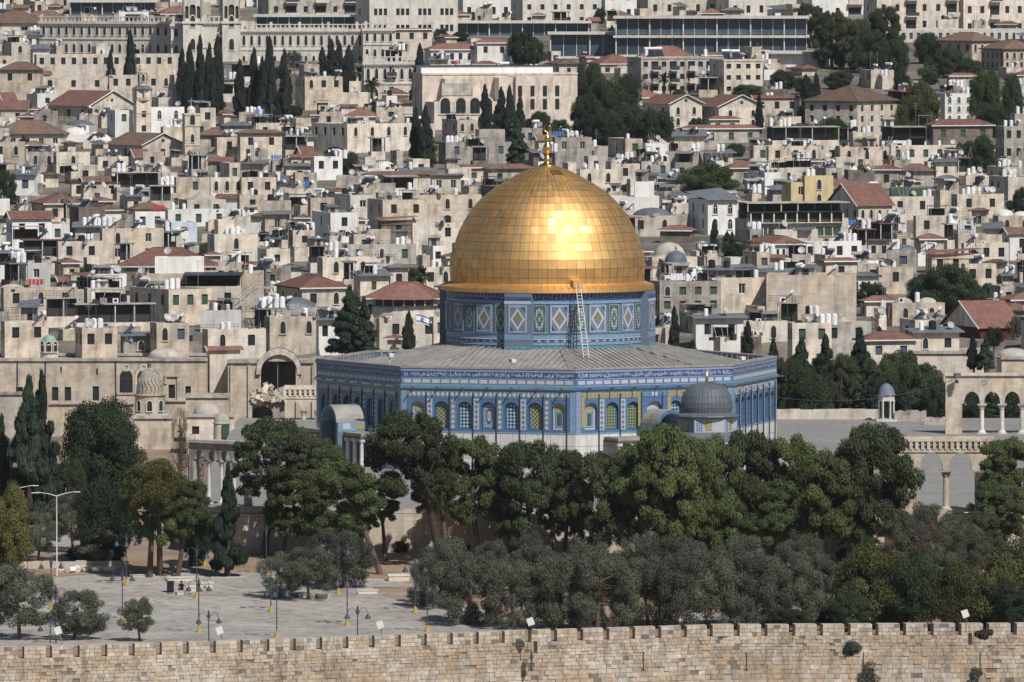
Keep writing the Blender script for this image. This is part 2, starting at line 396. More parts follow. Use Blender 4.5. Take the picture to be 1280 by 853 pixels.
for k in range(8):
    az = PH0 - 22.5 + 45*k
    aa = (az+180) % 360 - 180
    vis = abs(aa) < 90
    f = bpy.data.objects.new('facade', None); col.objects.link(f); f.parent = shrine; f.matrix_local = facemat(aa)
    mb = MB()
    bays = [(-3+i)*2.76 for i in range(7)]
    door = 3
    gold_f = abs(aa-29.1) < 1
    ops = []
    for i, x in enumerate(bays):
        if i == door and (gold_f or abs(aa+60.9) < 1): ops.append((x, 2.0, 4.6, 6.9, 1.0, .3))
        else: ops.append((x, 1.66, 4.8, 7.05, .86, .3))
    if vis:
        arch_wall(mb, -HF, HF, 4.4, 9.2, ops, .5, blue, rmt=blue)
        mb.poly([(-HF, 0, 0), (HF, 0, 0), (HF, 0, 4.4), (-HF, 0, 4.4)], marble)
        for i, (x, w, s_, sp, ri, pt) in enumerate(ops):
            if i == door and w == 2.0:
                arch_fill(mb, x, w, s_, sp, ri, .45, wtile, pt); continue
            mb.box(x-.83, .44, 4.7, x+.83, .5, 8.0, blue, skip='k')
        # marble coursing joints and the coping over it
        for x in [-HF+HF*2*i/14 for i in range(1, 14)]: mb.box(x-.02, -.012, .1, x+.02, 0, 4.3, gtile, skip='k')
        for z in (1.5, 3.0): mb.box(-HF+.1, -.012, z-.02, HF-.1, 0, z+.02, gtile, skip='k')
        mb.box(-HF, -.05, 4.36, HF, 0, 4.5, ltblue, skip='k')
        # pier strips of diamonds
        for i in range(6):
            x = (bays[i]+bays[i+1])/2
            if gold_f and i in (2, 3): continue
            mb.box(x-.3, -.03, 4.75, x+.3, 0, 8.25, wtile if i % 2 == 0 or gold_f else gtile, skip='k')
            for j in range(6): diamond(mb, x, 5.05+j*.57, .24, .27, -.04, gtile if i % 2 == 0 or gold_f else wtile)
        for x in (-HF+.35, HF-.35):
            mb.box(x-.32, -.03, 4.5, x+.32, 0, 9.15, ltblue if not gold_f else pat1, skip='k')
        for i, x in enumerate(bays):
            if gold_f and i == door: continue
            for sx in (-1.04, 1.04): mb.box(x+sx-.04, -.025, 4.75, x+sx+.04, 0, 8.3, turq, skip='k')
            mb.box(x-1.04, -.027, 8.25, x+1.04, 0, 8.33, turq, skip='k')
        # frieze above the arches
        if gold_f:
            for (a, b) in ((-HF+.72, -1.75), (1.75, HF-.72)):
                mb.box(a, -.03, 8.42, b, 0, 9.02, goldt, skip='k')
                for x in (a, b-.42): mb.box(x, -.031, 5.1, x+.42, 0, 8.42, goldt, skip='k')
                n = int((b-a)/.5)
                for j in range(n): diamond(mb, a+.25+j*.5, 8.72, .1, .12, -.04, blue)
            mb.box(-1.6, -.03, 8.35, 1.6, 0, 9.1, blue, skip='k')
            for x, c_ in ((-1.1, turq), (0, wtile), (1.1, turq)): mb.box(x-.4, -.045, 8.5, x+.4, -.03, 8.95, c_, skip='k')
        else:
            mb.box(-HF+.7, -.025, 8.38, HF-.7, 0, 9.08, gtile if abs(aa) < 60 else pat2, skip='k')
            n = 34
            for j in range(n): diamond(mb, -HF+1.0+j*(2*HF-2)/(n-1), 8.73, .25, .29, -.04, wtile)
        if abs(aa-74.1) < 1:
            for x in (-8, -4.2, -.5, 3.3, 7.2): mb.box(x-.9, -.06, 8.3, x+.9, -.03, 9.05, wtile, skip='k'); mb.box(x-.55, -.07, 8.45, x+.55, -.06, 8.9, goldt if x % 2 < 1 else ltblue, skip='k')
    else:
        mb.poly([(-HF, 0, 0), (HF, 0, 0), (HF, 0, 9.2), (-HF, 0, 9.2)], blue)
    mb.build('tiled_wall', f)
    # string course and parapet
    mb = MB()
    mb.box(-HF-.08, -.22, 9.38, HF+.08, .4, 9.72, turq if vis and not gold_f else blue)
    mb.box(-HF, -.03, 9.2, HF, .4, 9.38, pat2); mb.box(-HF-.02, -.05, 9.72, HF+.02, .5, 9.86, ltblue)
    mb.box(-HF, 0, 9.86, HF, .9, 11.62, blue if not vis else gtile)
    if vis:
        mb.box(-HF, -.02, 9.88, HF, 0, 10.5, blue if gold_f else gtile, skip='k')
        n = 18
        for j in range(n):
            x = -HF+.75+j*(2*HF-1.5)/(n-1); mb.box(x-.46, -.04, 9.97, x+.46, -.02, 10.4, wtile, skip='k')
            mb.box(x-.36, -.045, 10.03, x+.36, -.04, 10.34, M_pink, skip='k') if False else None
        mb.box(-HF, -.025, 10.5, HF, 0, 10.62, turq if not gold_f else ltblue, skip='k')
        mb.box(-HF, -.02, 10.62, HF, 0, 11.3, blued, skip='k')
        # the flowing white letters of the inscription band
        x = -HF+.3
        while x < HF-.3:
            w = rng.uniform(.12, .5); z = rng.uniform(10.72, 10.95)
            y = -.03
            c_ = wtile if rng.random() < .8 else ltblue
            if rng.random() < .45:      # upright
                h = rng.uniform(.25, .45); s_ = rng.uniform(-.1, .12)
                mb.poly([(x, y, z), (x+.07, y, z), (x+.07+s_, y, z+h), (x+s_, y, z+h)], c_)
            else:                      # bowl
                prev = None
                for t in range(5):
                    q = (x+w*t/4, z+.12-.14*math.sin(math.pi*t/4)*rng.choice((1, 1, -1)))
                    if prev: mb.poly([(prev[0], y, prev[1]-.035), (q[0], y, q[1]-.035), (q[0], y, q[1]+.045), (prev[0], y, prev[1]+.045)], c_)
                    prev = q
            if rng.random() < .4: diamond(mb, x+w/2, rng.uniform(10.7, 11.22), .04, .04, y, c_)
            x += w*rng.uniform(.25, .5)
        mb.box(-HF, -.025, 11.3, HF, 0, 11.62, pat1, skip='k')
    mb.box(-HF-.04, -.1, 11.62, HF+.04, 1.0, 11.83, leadroof)
    # inner side of the parapet: little pilasters
    for j in range(16): x = -HF+1.2+j*(2*HF-2.4)/15; mb.box(x-.12, .9, 10.2, x+.12, 1.1, 11.6, leadroof, skip='b')
    mb.build('parapet', f)
    if vis:
        order = 'mybobym' if aa < 0 else ('mgg' + 'x' + 'bgm')
        if abs(aa-74.1) < 1: order = 'mybobym'
        for i, x in enumerate(bays):
            if order[i] != 'x' and not (i == door and ops[i][1] == 2.0): win_proto(order[i]).put('window', f, (x, .36, 0))
            pipe.put('drainpipe', f, (x+1.0, -.09, 0))
        for j in range(7): spout.put('rain_spout', f, (-HF+1.5+j*(2*HF-3)/6, -.2, 9.5))
    if abs(aa-29.1) < 1 or abs(aa+60.9) < 1:      # projecting porch
        mb = MB(); L = 3.9; r = 1.95; zs = 5.1
        prof = [(r*math.cos(t), r*math.sin(t)) for t in [math.pi*i/14 for i in range(15)]]
        for (a, b), (c, d) in zip(prof, prof[1:]):
            mb.poly([(a, -L, zs+b), (c, -L, zs+d), (c, 0, zs+d), (a, 0, zs+b)], leadroof)
            mb.poly([(a*.8, 0, zs+b*.8), (c*.8, 0, zs+d*.8), (c*.8, -L, zs+d*.8), (a*.8, -L, zs+b*.8)], ltblue)
            mb.poly([(a*.8, -L, zs+b*.8), (c*.8, -L, zs+d*.8), (c, -L, zs+d), (a, -L, zs+b)], blue)
        for sx in (-1, 1):
            mb.box(sx*2.0-.25, -L, 0, sx*2.0+.25, 0, zs, gtile); mb.box(sx*2.16-.1, -L+.1, 4.1, sx*2.16+.1, -.05, 5.15, ltblue)
            mb.box(sx*2.3-.03, -L+.6, 4.3, sx*2.3+.03, -L+1.6, 5.0, wtile); mb.box(sx*2.3-.03, -L+2.4, 4.3, sx*2.3+.03, -L+3.4, 5.0, goldt)
            mb.box(min(sx*2.3, sx*6.6), -3.2, 3.7, max(sx*2.3, sx*6.6), -.02, 4.02, leadroof); mb.box(min(sx*2.3, sx*6.7), -3.3, 3.45, max(sx*2.3, sx*6.7), -.02, 3.7, tile['brown'])
            for xx in (2.9, 4.6, 6.3): mb.tube([(sx*xx, -2.95, 0), (sx*xx, -2.95, 3.45)], [.24, .2], marble, 8); mb.box(sx*xx-.3, -3.22, 3.05, sx*xx+.3, -2.66, 3.42, marble)
        mb.build('porch', f)
# roof
mb = MB(); n = 64
inner = []; outer = []
for j in range(n):
    a = 2*math.pi*j/n + rad(PH0)
    aa = (math.degrees(a)-PH0) % 45 - 22.5
    ro = (APO-1.8)/math.cos(rad(aa))
    outer.append(Vector((ro*math.sin(a), -ro*math.cos(a), 10.75))); inner.append(Vector((12.1*math.sin(a), -12.1*math.cos(a), 13.35)))
for j in range(n):
    q = (j+1) % n
    mb.poly([outer[j], outer[q], inner[q], inner[j]], leadroof)
    g0, g1 = outer[j]*1.0, outer[q]*1.0; g0.z = g1.z = 10.5; mb.poly([g0, g1, outer[q], outer[j]], leadroof)
    w0 = Vector((outer[j].x*1.06, outer[j].y*1.06, 10.5)); w1 = Vector((outer[q].x*1.06, outer[q].y*1.06, 10.5)); mb.poly([w0, w1, g1, g0], leadroof)
mb.build('roof', shrine)
mb = MB()                                    # standing seams, parallel in each octant
for k in range(8):
    az = rad(PH0-22.5+45*k); nrm = Vector((math.sin(az), -math.cos(az), 0)); U = Vector((math.cos(az), math.sin(az), 0))
    for j in range(-13, 14):
        u = j*.72; o_ = APO-1.9
        if abs(u) > math.tan(rad(22.5))*o_: continue
        lim = max(math.sqrt(max(0, 12.15**2-u*u)), abs(u)/math.tan(rad(22.5)))
        if o_-lim < .8: continue
        def rz(p): r_ = o_+ .1; return 10.75+(13.35-10.75)*(r_-(p))/(r_-12.1)
        a = nrm*o_+U*u; b = nrm*lim+U*u; a.z = rz(o_)+.06; b.z = rz(lim)+.06
        s_ = U*.05
        mb.poly([a-s_, b-s_, b-s_+Vector((0, 0, .07)), a-s_+Vector((0, 0, .07))], leadroof); mb.poly([a+s_, b+s_, b+s_+Vector((0, 0, .07)), a+s_+Vector((0, 0, .07))], leadroof)
        mb.poly([a-s_+Vector((0, 0, .07)), a+s_+Vector((0, 0, .07)), b+s_+Vector((0, 0, .07)), b-s_+Vector((0, 0, .07))], leadroof)
for k in range(8):
    v = vert(k, 24.6); v.z = 10.85; b = vert(k, 12.1); b.z = 13.45; mb.tube([v, b], [.12, .12], leadroof, 6)
mb.build('roof_seams', shrine)
# drum
dr = MB()
def cyl(mb, r, z0, z1, mt, n=96): mb.lathe([(r, z0), (r, z1)], mt, n)
RD = 11.75
cyl(dr, RD, 13.2, 13.75, turq); cyl(dr, RD-.02, 13.75, 14.05, ltblue); cyl(dr, RD, 14.05, 14.4, gtile); cyl(dr, RD-.02, 14.4, 15.0, ltblue)
cyl(dr, RD-.04, 15.0, 18.5, gtile); cyl(dr, RD-.02, 18.5, 18.85, ltblue); cyl(dr, RD, 18.85, 20.2, blued)
for z in (13.75, 14.4, 15.05, 18.5): dr.lathe([(RD, z-.05), (RD+.09, z), (RD, z+.05)], wtile if z == 14.4 else ltblue, 96)
PANEL = []
def azmat(az, out): a = rad(az); n_ = Vector((math.sin(a), -math.cos(a), 0)); return Matrix.Translation(n_*out) @ Matrix.Rotation(a, 4, 'Z')
pw = MB()
def rect(mb, w, z0, z1, y, mt): mb.poly([(-w, y, z0), (w, y, z0), (w, y, z1), (-w, y, z1)], mt)
rect(pw, 1.12, 15.15, 18.4, -.0, ltblue); rect(pw, 1.02, 15.3, 18.25, -.012, wtile); rect(pw, .9, 15.4, 18.15, -.016, gtile)
for s1, mt in ((.92, wtile), (.62, gtile), (.4, M('dark_gold_tile', rgb(132, 120, 72), .4, na=.3, ns=6))): pw.poly([(-.95*s1, -.02-.01*(1-s1), 16.78), (0, -.02-.01*(1-s1), 16.78-1.45*s1), (.95*s1, -.02-.01*(1-s1), 16.78), (0, -.02-.01*(1-s1), 16.78+1.45*s1)], mt)
pw.box(-1.12, 0, 15.15, 1.12, .22, 18.4, ltblue, skip='f')
for sx in (-1, 1):
    for sz in (-1, 1): pw.poly([(sx*.92, -.02, 16.78+sz*1.4), (sx*.92, -.02, 16.78+sz*.75), (sx*.45, -.02, 16.78+sz*1.4)][::(sx*sz)], blued if sz*sx > 0 else gtile)
panel_w = Proto(pw, 'diamond_panel')
gw = MB()
gw.box(-.82, 0, 15.15, .82, .2, 18.35, pat2, skip='f'); rect(gw, .82, 15.15, 18.35, 0, pat2); rect(gw, .66, 15.25, 18.25, -.012, greent)
gw.poly([(-.6, -.02, 16.75), (-.35, -.02, 15.7), (0, -.02, 15.45), (.35, -.02, 15.7), (.6, -.02, 16.75), (.35, -.02, 17.8), (0, -.02, 18.05), (-.35, -.02, 17.8)], pat2)
gw.poly([(-.42, -.03, 16.75), (0, -.03, 15.9), (.42, -.03, 16.75), (0, -.03, 17.6)], greent); gw.poly([(-.2, -.04, 16.75), (0, -.04, 16.35), (.2, -.04, 16.75), (0, -.04, 17.15)], goldt)
panel_g = Proto(gw, 'drum_window')
drum = dr.build('drum', shrine)
for k in range(16):
    azw = -15.9+22.5*k; azg = -4.65+22.5*k
    pier = k % 4 == 0
    a = azmat(azw, RD + (.86 if pier else .06)); o = panel_w.put('diamond_panel', drum); o.matrix_local = a
    o = panel_g.put('drum_window', drum); o.matrix_local = azmat(azg, RD+.04)
    if pier:
        mb = MB(); mb.box(-1.6, -.8, 13.0, 1.6, .5, 19.7, gtile); mb.box(-1.6, -.83, 13.3, 1.6, -.8, 13.7, turq, skip='k'); mb.box(-1.6, -.82, 14.4, 1.6, -.8, 15.0, ltblue, skip='k')
        mb.box(-1.6, -.82, 18.85, 1.6, -.8, 19.3, blued, skip='k'); mb.box(-1.6, -.825, 18.5, 1.6, -.8, 18.85, wtile, skip='k')
        o = mb.build('pier', drum); o.matrix_local = azmat(azw, RD)
mb = MB()                                    # marks along the bands and the inscription under the eave
for k in range(150):
    m_ = azmat(k*2.4, RD+.02)
    mb.poly([m_ @ Vector(p) for p in ((-.12, 0, 14.12), (.12, 0, 14.12), (.12, 0, 14.32), (-.12, 0, 14.32))], blued if k % 2 else wtile)
    z = 19.0+rng.random()*.3
    mb.poly([m_ @ Vector(p) for p in ((-.05, 0, z), (.03, 0, z), (.1, 0, z+.5), (.02, 0, z+.5))], wtile)
    mb.poly([m_ @ Vector(p) for p in ((-.2, 0, z), (.15, 0, z), (.15, 0, z+.08), (-.2, 0, z+.08))], wtile)
mb.build('band_marks', drum)
# golden dome
gold = [M('gold_plate_'+n, c, r, 1.0, ns=.8, na=.1) for n, c, r in (('bright', (.76, .475, .19), .56), ('warm', (.71, .44, .175), .60), ('worn', (.66, .405, .17), .60), ('pale', (.79, .52, .24), .53))]
goldseam = M('gold_seam', (.5, .33, .14), .45, 1.0); goldrib = M('gold_rib', (.78, .54, .24), .5, 1.0)
prof = [(11.15, 20.4), (11.24, 21.5), (11.3, 22.7), (11.14, 23.75), (10.84, 24.68), (10.47, 25.75), (10.07, 26.79), (9.5, 27.85), (8.85, 28.89), (7.95, 29.95), (6.8, 30.99), (5.7, 31.75), (4.89, 32.25), (3.4, 33.09), (1.8, 33.78), (.85, 34.05)]
L_ = [0]
for a, b in zip(prof, prof[1:]): L_.append(L_[-1]+math.hypot(b[0]-a[0], b[1]-a[1]))
def pat(t):
    t = max(0, min(L_[-1]-1e-6, t))
    for i in range(len(L_)-1):
        if L_[i] <= t <= L_[i+1]:
            u = (t-L_[i])/(L_[i+1]-L_[i])
            def cr(a, b, c, d): return .5*((2*b)+(-a+c)*u+(2*a-5*b+4*c-d)*u*u+(-a+3*b-3*c+d)*u**3)
            g = lambda j: prof[max(0, min(len(prof)-1, j))]
            return (cr(g(i-1)[0], g(i)[0], g(i+1)[0], g(i+2)[0]), cr(g(i-1)[1], g(i)[1], g(i+1)[1], g(i+2)[1]))
base = MB(); base.lathe([pat(L_[-1]*i/60) for i in range(60)], goldseam, 128)
base = base.build('dome', shrine, smooth=True)
mb = MB(); rows = 18; heights = [L_[-1]*(i/rows) for i in range(rows+1)]
for i in range(rows):
    nc = 64 if i < 14 else 32
    for j in range(nc):
        a0 = 2*math.pi*(j+.0)/nc; a1 = 2*math.pi*(j+1.0)/nc
        g = .022 if nc == 64 else .03
        t0, t1 = heights[i]+.02, heights[i+1]-.02
        mt = gold[rng.choices((0, 1, 2, 3), (5, 4, 2.4, 1.4))[0]]
        tilt = Vector((rng.gauss(0, 1), rng.gauss(0, 1), rng.gauss(0, 1)))
        pts = []
        for ai, ti in ((a0, t0), (a1, t0), (a1, t1), (a0, t1)):
            r_, z_ = pat(ti); gg = g/max(r_, .6)
            ang = ai + (gg if ai == a0 else -gg)
            pts.append(Vector(((r_+.045)*math.sin(ang), -(r_+.045)*math.cos(ang), z_)))
        c = sum(pts, Vector())/4; nn = c.copy(); nn.z -= 23; nn.normalize()
        e1 = (pts[1]-pts[0]).normalized(); e2 = nn.cross(e1)
        s1, s2 = rng.gauss(0, .02), rng.gauss(0, .02)
        pts = [p + nn*((p-c).dot(e1)*s1 + (p-c).dot(e2)*s2) for p in pts]
        # 3x3 subdivision would be smooth; two facets per plate keep it crisp yet curved
        mid0 = (pts[0]+pts[1])/2 + nn*.012; mid1 = (pts[2]+pts[3])/2 + nn*.012
        mb.poly([pts[0], mid0, mid1, pts[3]], mt); mb.poly([mid0, pts[1], pts[2], mid1], mt)
mb.build('gold_plates', base)
mb = MB()
for j in range(64):
    a = 2*math.pi*j/64; pts = []
    for i in range(0, 31 if j % 2 else 39):
        r_, z_ = pat(L_[-1]*i/40); pts.append(((r_+.05)*math.sin(a), -(r_+.05)*math.cos(a), z_))
    mb.tube(pts, [.02]*len(pts), goldrib, 5, cap=False)
RIBS = None
mb = MB(); mb.lathe([(11.2, 20.75), (11.35, 20.6), (12.2, 20.28), (12.38, 20.2), (12.42, 19.78), (12.3, 19.7), (11.7, 19.8)], gold[1], 128)
for k in range(96):
    m_ = azmat(k*3.75, 0); mb.box(-.03, -12.36, 20.18, .03, -11.25, 20.78, goldseam, X=m_ @ Matrix.Rotation(0, 4, 'X')) if False else None
    mb.tube([m_ @ Vector((0, -11.3, 20.68)), m_ @ Vector((0, -12.3, 20.3)), m_ @ Vector((0, -12.44, 20.0))], [.018]*3, goldseam, 4)
mb.build('eave', shrine, smooth=False)
mb = MB(); mb.box(-.55, -12.2, 20.35, .55, -11.2, 21.2, gold[0], X=azmat(16.5, 0)); mb.build('eave_hatch', shrine)
mb = MB(); mb.box(-.6, -.1, -.05, .6, .1, 1.2, goldseam, X=azmat(20, 3.6) @ Matrix.Translation((0, 0, 33.0)) @ Matrix.Rotation(rad(-62), 4, 'X')); mb.build('dome_hatch', base)
mb = MB(); fg = M('finial_gold', (.85, .58, .2), .25, 1.0)
mb.lathe([(.0, 33.9), (1.05, 33.95), (1.0, 34.15), (.5, 34.35), (.38, 34.5), (.42, 34.65), (.46, 34.85), (.3, 35.1), (.18, 35.3), (.25, 35.5), (.48, 35.8), (.56, 36.1), (.48, 36.4), (.28, 36.65), (.16, 36.9), (.3, 37.1), (.34, 37.3), (.2, 37.5), (.1, 37.7), (.1, 38.0), (.0, 38.02)], fg, 20)
ang = [rad(-65+310*i/20) for i in range(21)]
mb.tube([(.42*math.cos(rad(-50)+rad(280)*i/20+rad(0)), 0, 38.38+.42*math.sin(rad(-230)+rad(280)*i/20)) if False else (.4*math.sin(rad(25+310*i/20)), 0, 38.4+.42*math.cos(rad(25+310*i/20))) for i in range(21)], [.03+.07*math.sin(math.pi*i/20) for i in range(21)], fg, 6)
mb.build('finial', shrine, smooth=True)
# ladder and the small things on the roof
p0 = Vector((CX+4.4, CY-16.4, 12.55)); p1 = Vector((CX+3.5, CY-12.4, 20.6))
o = thing('ladder', p0, 'ladder', 'tall white metal ladder leaning from the grey roof up to the golden eave')
mb = MB(); dv = p1-p0; sx = Vector((.32, 0, 0)); wl = M('ladder_white', (.7, .7, .7), .5)
for s_ in (-1, 1): mb.tube([sx*s_, dv*1.04+sx*s_*.8], [.04, .04], wl, 6)
mb.build('side_rail', o)
mb = MB()
for i in range(1, 22): mb.tube([dv*(i/22)-sx*.9, dv*(i/22)+sx*.9], [.03, .03], wl, 4)
mb.build('rungs', o)
o = thing('ladder', Vector((CX+2.95, CY-11.95, 13.4)), 'ladder', 'dark narrow ladder fixed to the tiled drum beside the white one')
mb = MB()
for s_ in (-.35, .35): mb.tube([(s_, 0, 0), (s_, .15, 5.1)], [.07, .07], darkmetal, 5)
mb.build('side_rail', o); mb = MB()
for i in range(11): mb.tube([(-.35, 0, .3+i*.45), (.35, 0, .3+i*.45)], [.045, .045], darkmetal, 4)
mb.build('rungs', o)
def camera_box(px, py, d, lab):
    o = thing('security_camera', P(px, py, d), 'camera', lab); mb = MB()
    mb.tube([(0, 0, -.8), (0, 0, 0)], [.06, .06], frame_w, 6); mb.build('post', o)
    mb = MB(); mb.box(-.28, -.45, 0, .28, .25, .38, frame_w, X=Matrix.Rotation(rad(30), 4, 'Z')); mb.build('housing', o)
camera_box(640, 453, 977, 'white security camera on the roof edge left of the ladder')
camera_box(487, 446, 990, 'white security camera at the left end of the octagon roof')
camera_box(927, 450, 990, 'white security camera at the right end of the octagon roof')
# ------------------------------------------------------------------ small ribbed dome in front
D2 = 953.0; p = P(883.7, 593, D2); o = thing('domed_pavilion', (p.x, D2, 0), 'pavilion', 'small pavilion under a ribbed dark grey dome in front of the shrine')
mb = MB(); prof2 = [(2.72, 8.05), (2.83, 8.6), (2.82, 9.2), (2.6, 9.95), (2.2, 10.6), (1.6, 11.05), (.8, 11.3), (.05, 11.36)]
leadd = M('dark_lead', rgb(92, 99, 106), .6, .1, ns=2, na=.15)
mb.lathe(prof2, leadd, 96, rib=.012)
for k in range(36):
    a = 2*math.pi*k/36; mb.tube([((r_+.02)*math.cos(a), (r_+.02)*math.sin(a), z) for r_, z in prof2], [.03]*len(prof2), leadd, 4, cap=False)
mb.build('dome', o)
mb = MB(); mb.lathe([(2.6, 8.1), (3.55, 7.75), (3.62, 7.6), (3.3, 7.45), (3.2, 7.4)], leadd, 12); mb.build('eave', o)
mb = MB(); X = Matrix.Identity(4)
for k in range(6):
    az = 4+60*k; m_ = azmat(az, 2.9); mb.box(-1.7, 0, 5.9, 1.7, .3, 7.42, wtile if k in (0, 1) else gtile, X=m_); mb.box(-.5, -.02, 6.1, .3, 0, 7.2, goldt, X=m_, skip='k')
    mb.box(-1.5, -.02, 6.0, -.7, 0, 7.3, pat1, X=m_, skip='k')
mb.build('tiled_drum', o)
mb = MB(); mb.lathe([(3.3, 5.9), (5.3, 4.9), (5.4, 4.7), (5.2, 4.7)], lead, 12); mb.lathe([(5.1, 3.3), (5.1, 4.7)], wtile, 12); mb.build('lower_roof', o)
for k in range(11):
    a = 2*math.pi*k/11; c = inst if False else None
    mb = MB(); mb.tube([(4.8*math.cos(a), 4.8*math.sin(a), 0), (4.8*math.cos(a), 4.8*math.sin(a), 3.3)], [.22, .18], marble, 8); mb.build('column', o)
mb = MB(); mb.lathe([(0, 11.3), (.12, 11.35), (.1, 11.55), (.2, 11.7), (.08, 11.85), (.16, 12.0), (.06, 12.1), (.05, 12.7), (0, 12.72)], fg, 8)
mb.build('finial', o, smooth=True)
# ------------------------------------------------------------------ trees
def foliage(name, c, hue=.15, tr=.12, orand=.28):
    m = M(name, c, .75, ns=.8, na=.35, orand=orand, hue=hue, spec=.25)
    return m
fol = {'pine': foliage('pine_needles', rgb(72, 84, 50), .12), 'pined': foliage('dark_pine_needles', rgb(60, 70, 46), .1),
       'olive': foliage('olive_leaves', rgb(80, 86, 72), .06), 'cypress': foliage('cypress_foliage', rgb(40, 48, 42), .08),
       'broad': foliage('dark_green_leaves', rgb(46, 60, 40), .1), 'yellow': foliage('yellow_green_leaves', rgb(80, 84, 46), .12),
       'autumn': foliage('autumn_tinged_leaves', rgb(66, 72, 42), .22), 'bare': foliage('bare_twigs', rgb(72, 66, 58), .05),
       'conifer': foliage('conifer_needles', rgb(44, 58, 46), .08), 'flower': foliage('ficus_leaves', rgb(56, 72, 40), .12)}
bark = M('bark', rgb(88, 76, 66), ns=4, na=.35, bump=.6, orand=.2)
barkd = M('dark_bark', rgb(70, 58, 48), ns=4, na=.3, bump=.6, orand=.2)
def leaf_mesh(name, clumps, n_per, size, mt, seed, flat=.35, asp=.55):
    g = np.random.default_rng(seed); C = np.array([c[:3] for c in clumps], float); RR = np.array([c[3:6] for c in clumps], float)
    w = RR[:, 0]*RR[:, 2]; idx = np.repeat(np.arange(len(C)), np.maximum(20, (n_per*w/w.mean())).astype(int))
    n = len(idx); d = g.normal(size=(n, 3)); d /= np.linalg.norm(d, axis=1)[:, None]
    r = g.uniform(.30, 1.0, n)**.55 * g.uniform(.9, 1.12, n)
    pos = C[idx] + d*RR[idx]*r[:, None]
    nrm = d*.8 + g.normal(size=(n, 3))*.55 + np.array([0, 0, flat]); nrm /= np.linalg.norm(nrm, axis=1)[:, None]
    t = g.normal(size=(n, 3)); a = np.cross(nrm, t); a /= np.linalg.norm(a, axis=1)[:, None]; b = np.cross(nrm, a)
    s = size*g.uniform(.6, 1.35, n); a *= s[:, None]; b *= (s*asp)[:, None]
    V = np.stack([pos-a, pos-b*.9, pos+a, pos+b], 1).reshape(-1, 3)
    me = bpy.data.meshes.new(name); me.vertices.add(4*n); me.vertices.foreach_set('co', V.astype(np.float32).ravel())
    me.loops.add(4*n); me.loops.foreach_set('vertex_index', np.arange(4*n, dtype=np.int32))
    me.polygons.add(n); me.polygons.foreach_set('loop_start', np.arange(0, 4*n, 4, dtype=np.int32)); me.polygons.foreach_set('loop_total', np.full(n, 4, np.int32))
    me.materials.append(mt); me.update(calc_edges=True); return me
def crown_clumps(kind, rg):
    out = []
    if kind in ('pine', 'pined'):      # unit crown: x,y in -1..1, z in 0..1.  Layered flat pads
        for i in range(120):
            z = rg.random()**.85; rmax = math.sqrt(max(.05, 1-((z-.42)/.66)**2)); a = rg.uniform(0, 6.283); r = rmax*(rg.uniform(.25, 1)**.5)*.86
            q = rg.choice((rg.uniform(.08, .16), rg.uniform(.14, .24))); r *= rg.uniform(.88, 1.16); out.append((r*math.cos(a), r*math.sin(a), z*.9+.03, q, q, q*.42*rg.uniform(.8, 1.3)))
    elif kind in ('broad', 'yellow', 'autumn', 'flower', 'olive', 'bare'):
        n = {'olive': 64, 'bare': 30}.get(kind, 58); qs = .72 if kind == 'olive' else 1
        for i in range(n):
            z = rg.random(); rmax = math.sqrt(max(.05, 1-((z-.47)/.58)**2)); a = rg.uniform(0, 6.283); r = rmax*(rg.uniform(.2, 1)**.5)*.84
            q = rg.uniform(.19, .31); out.append((r*math.cos(a), r*math.sin(a), z*.86+.06, q*qs, q*qs, q*.6*qs))
    elif kind == 'cypress':
        for i in range(70):
            z = i/70.; rr = (1-z)**.55*min(1, .45+z*3.2); a = rg.uniform(0, 6.283); r = rr*rg.uniform(.3, .78)
            q = .34*(rr*.8+.25); out.append((r*math.cos(a), r*math.sin(a), z*.93+.03, q, q, .075))
        out.append((0, 0, .97, .1, .1, .04))
    elif kind == 'conifer':
        for i in range(84):
            z = i/84.; rr = (1-z)**.8*min(1, .7+z*2)*rg.uniform(.8, 1.12); a = rg.uniform(0, 6.283); r = rr*rg.uniform(.35, .85)
            q = .3*(rr*.75+.2); out.append((r*math.cos(a), r*math.sin(a), z*.92+.03, q, q, .035))
        out.append((0, 0, .97, .08, .08, .04))
    return out
crowns = {}
SPEC = {'pine': (430, .021, .5), 'pined': (430, .021, .5), 'broad': (560, .025, .3), 'yellow': (620, .023, .3), 'autumn': (560, .025, .3), 'flower': (520, .026, .3),
        'olive': (460, .021, .25), 'bare': (200, .018, 0), 'cypress': (330, .055, 0), 'conifer': (300, .045, .3)}
def crown_proto(kind, v):
    if (kind, v) not in crowns:
        rg = random.Random(hash((len(kind), ord(kind[0]), ord(kind[-1]), v)) & 0xffff)
        n, s, fl = SPEC[kind]
        crowns[(kind, v)] = leaf_mesh(kind+'_crown', crown_clumps(kind, rg), n, s, fol[kind], 100+v*7+len(kind), fl, .5 if kind != 'olive' else .35)
    return crowns[(kind, v)]
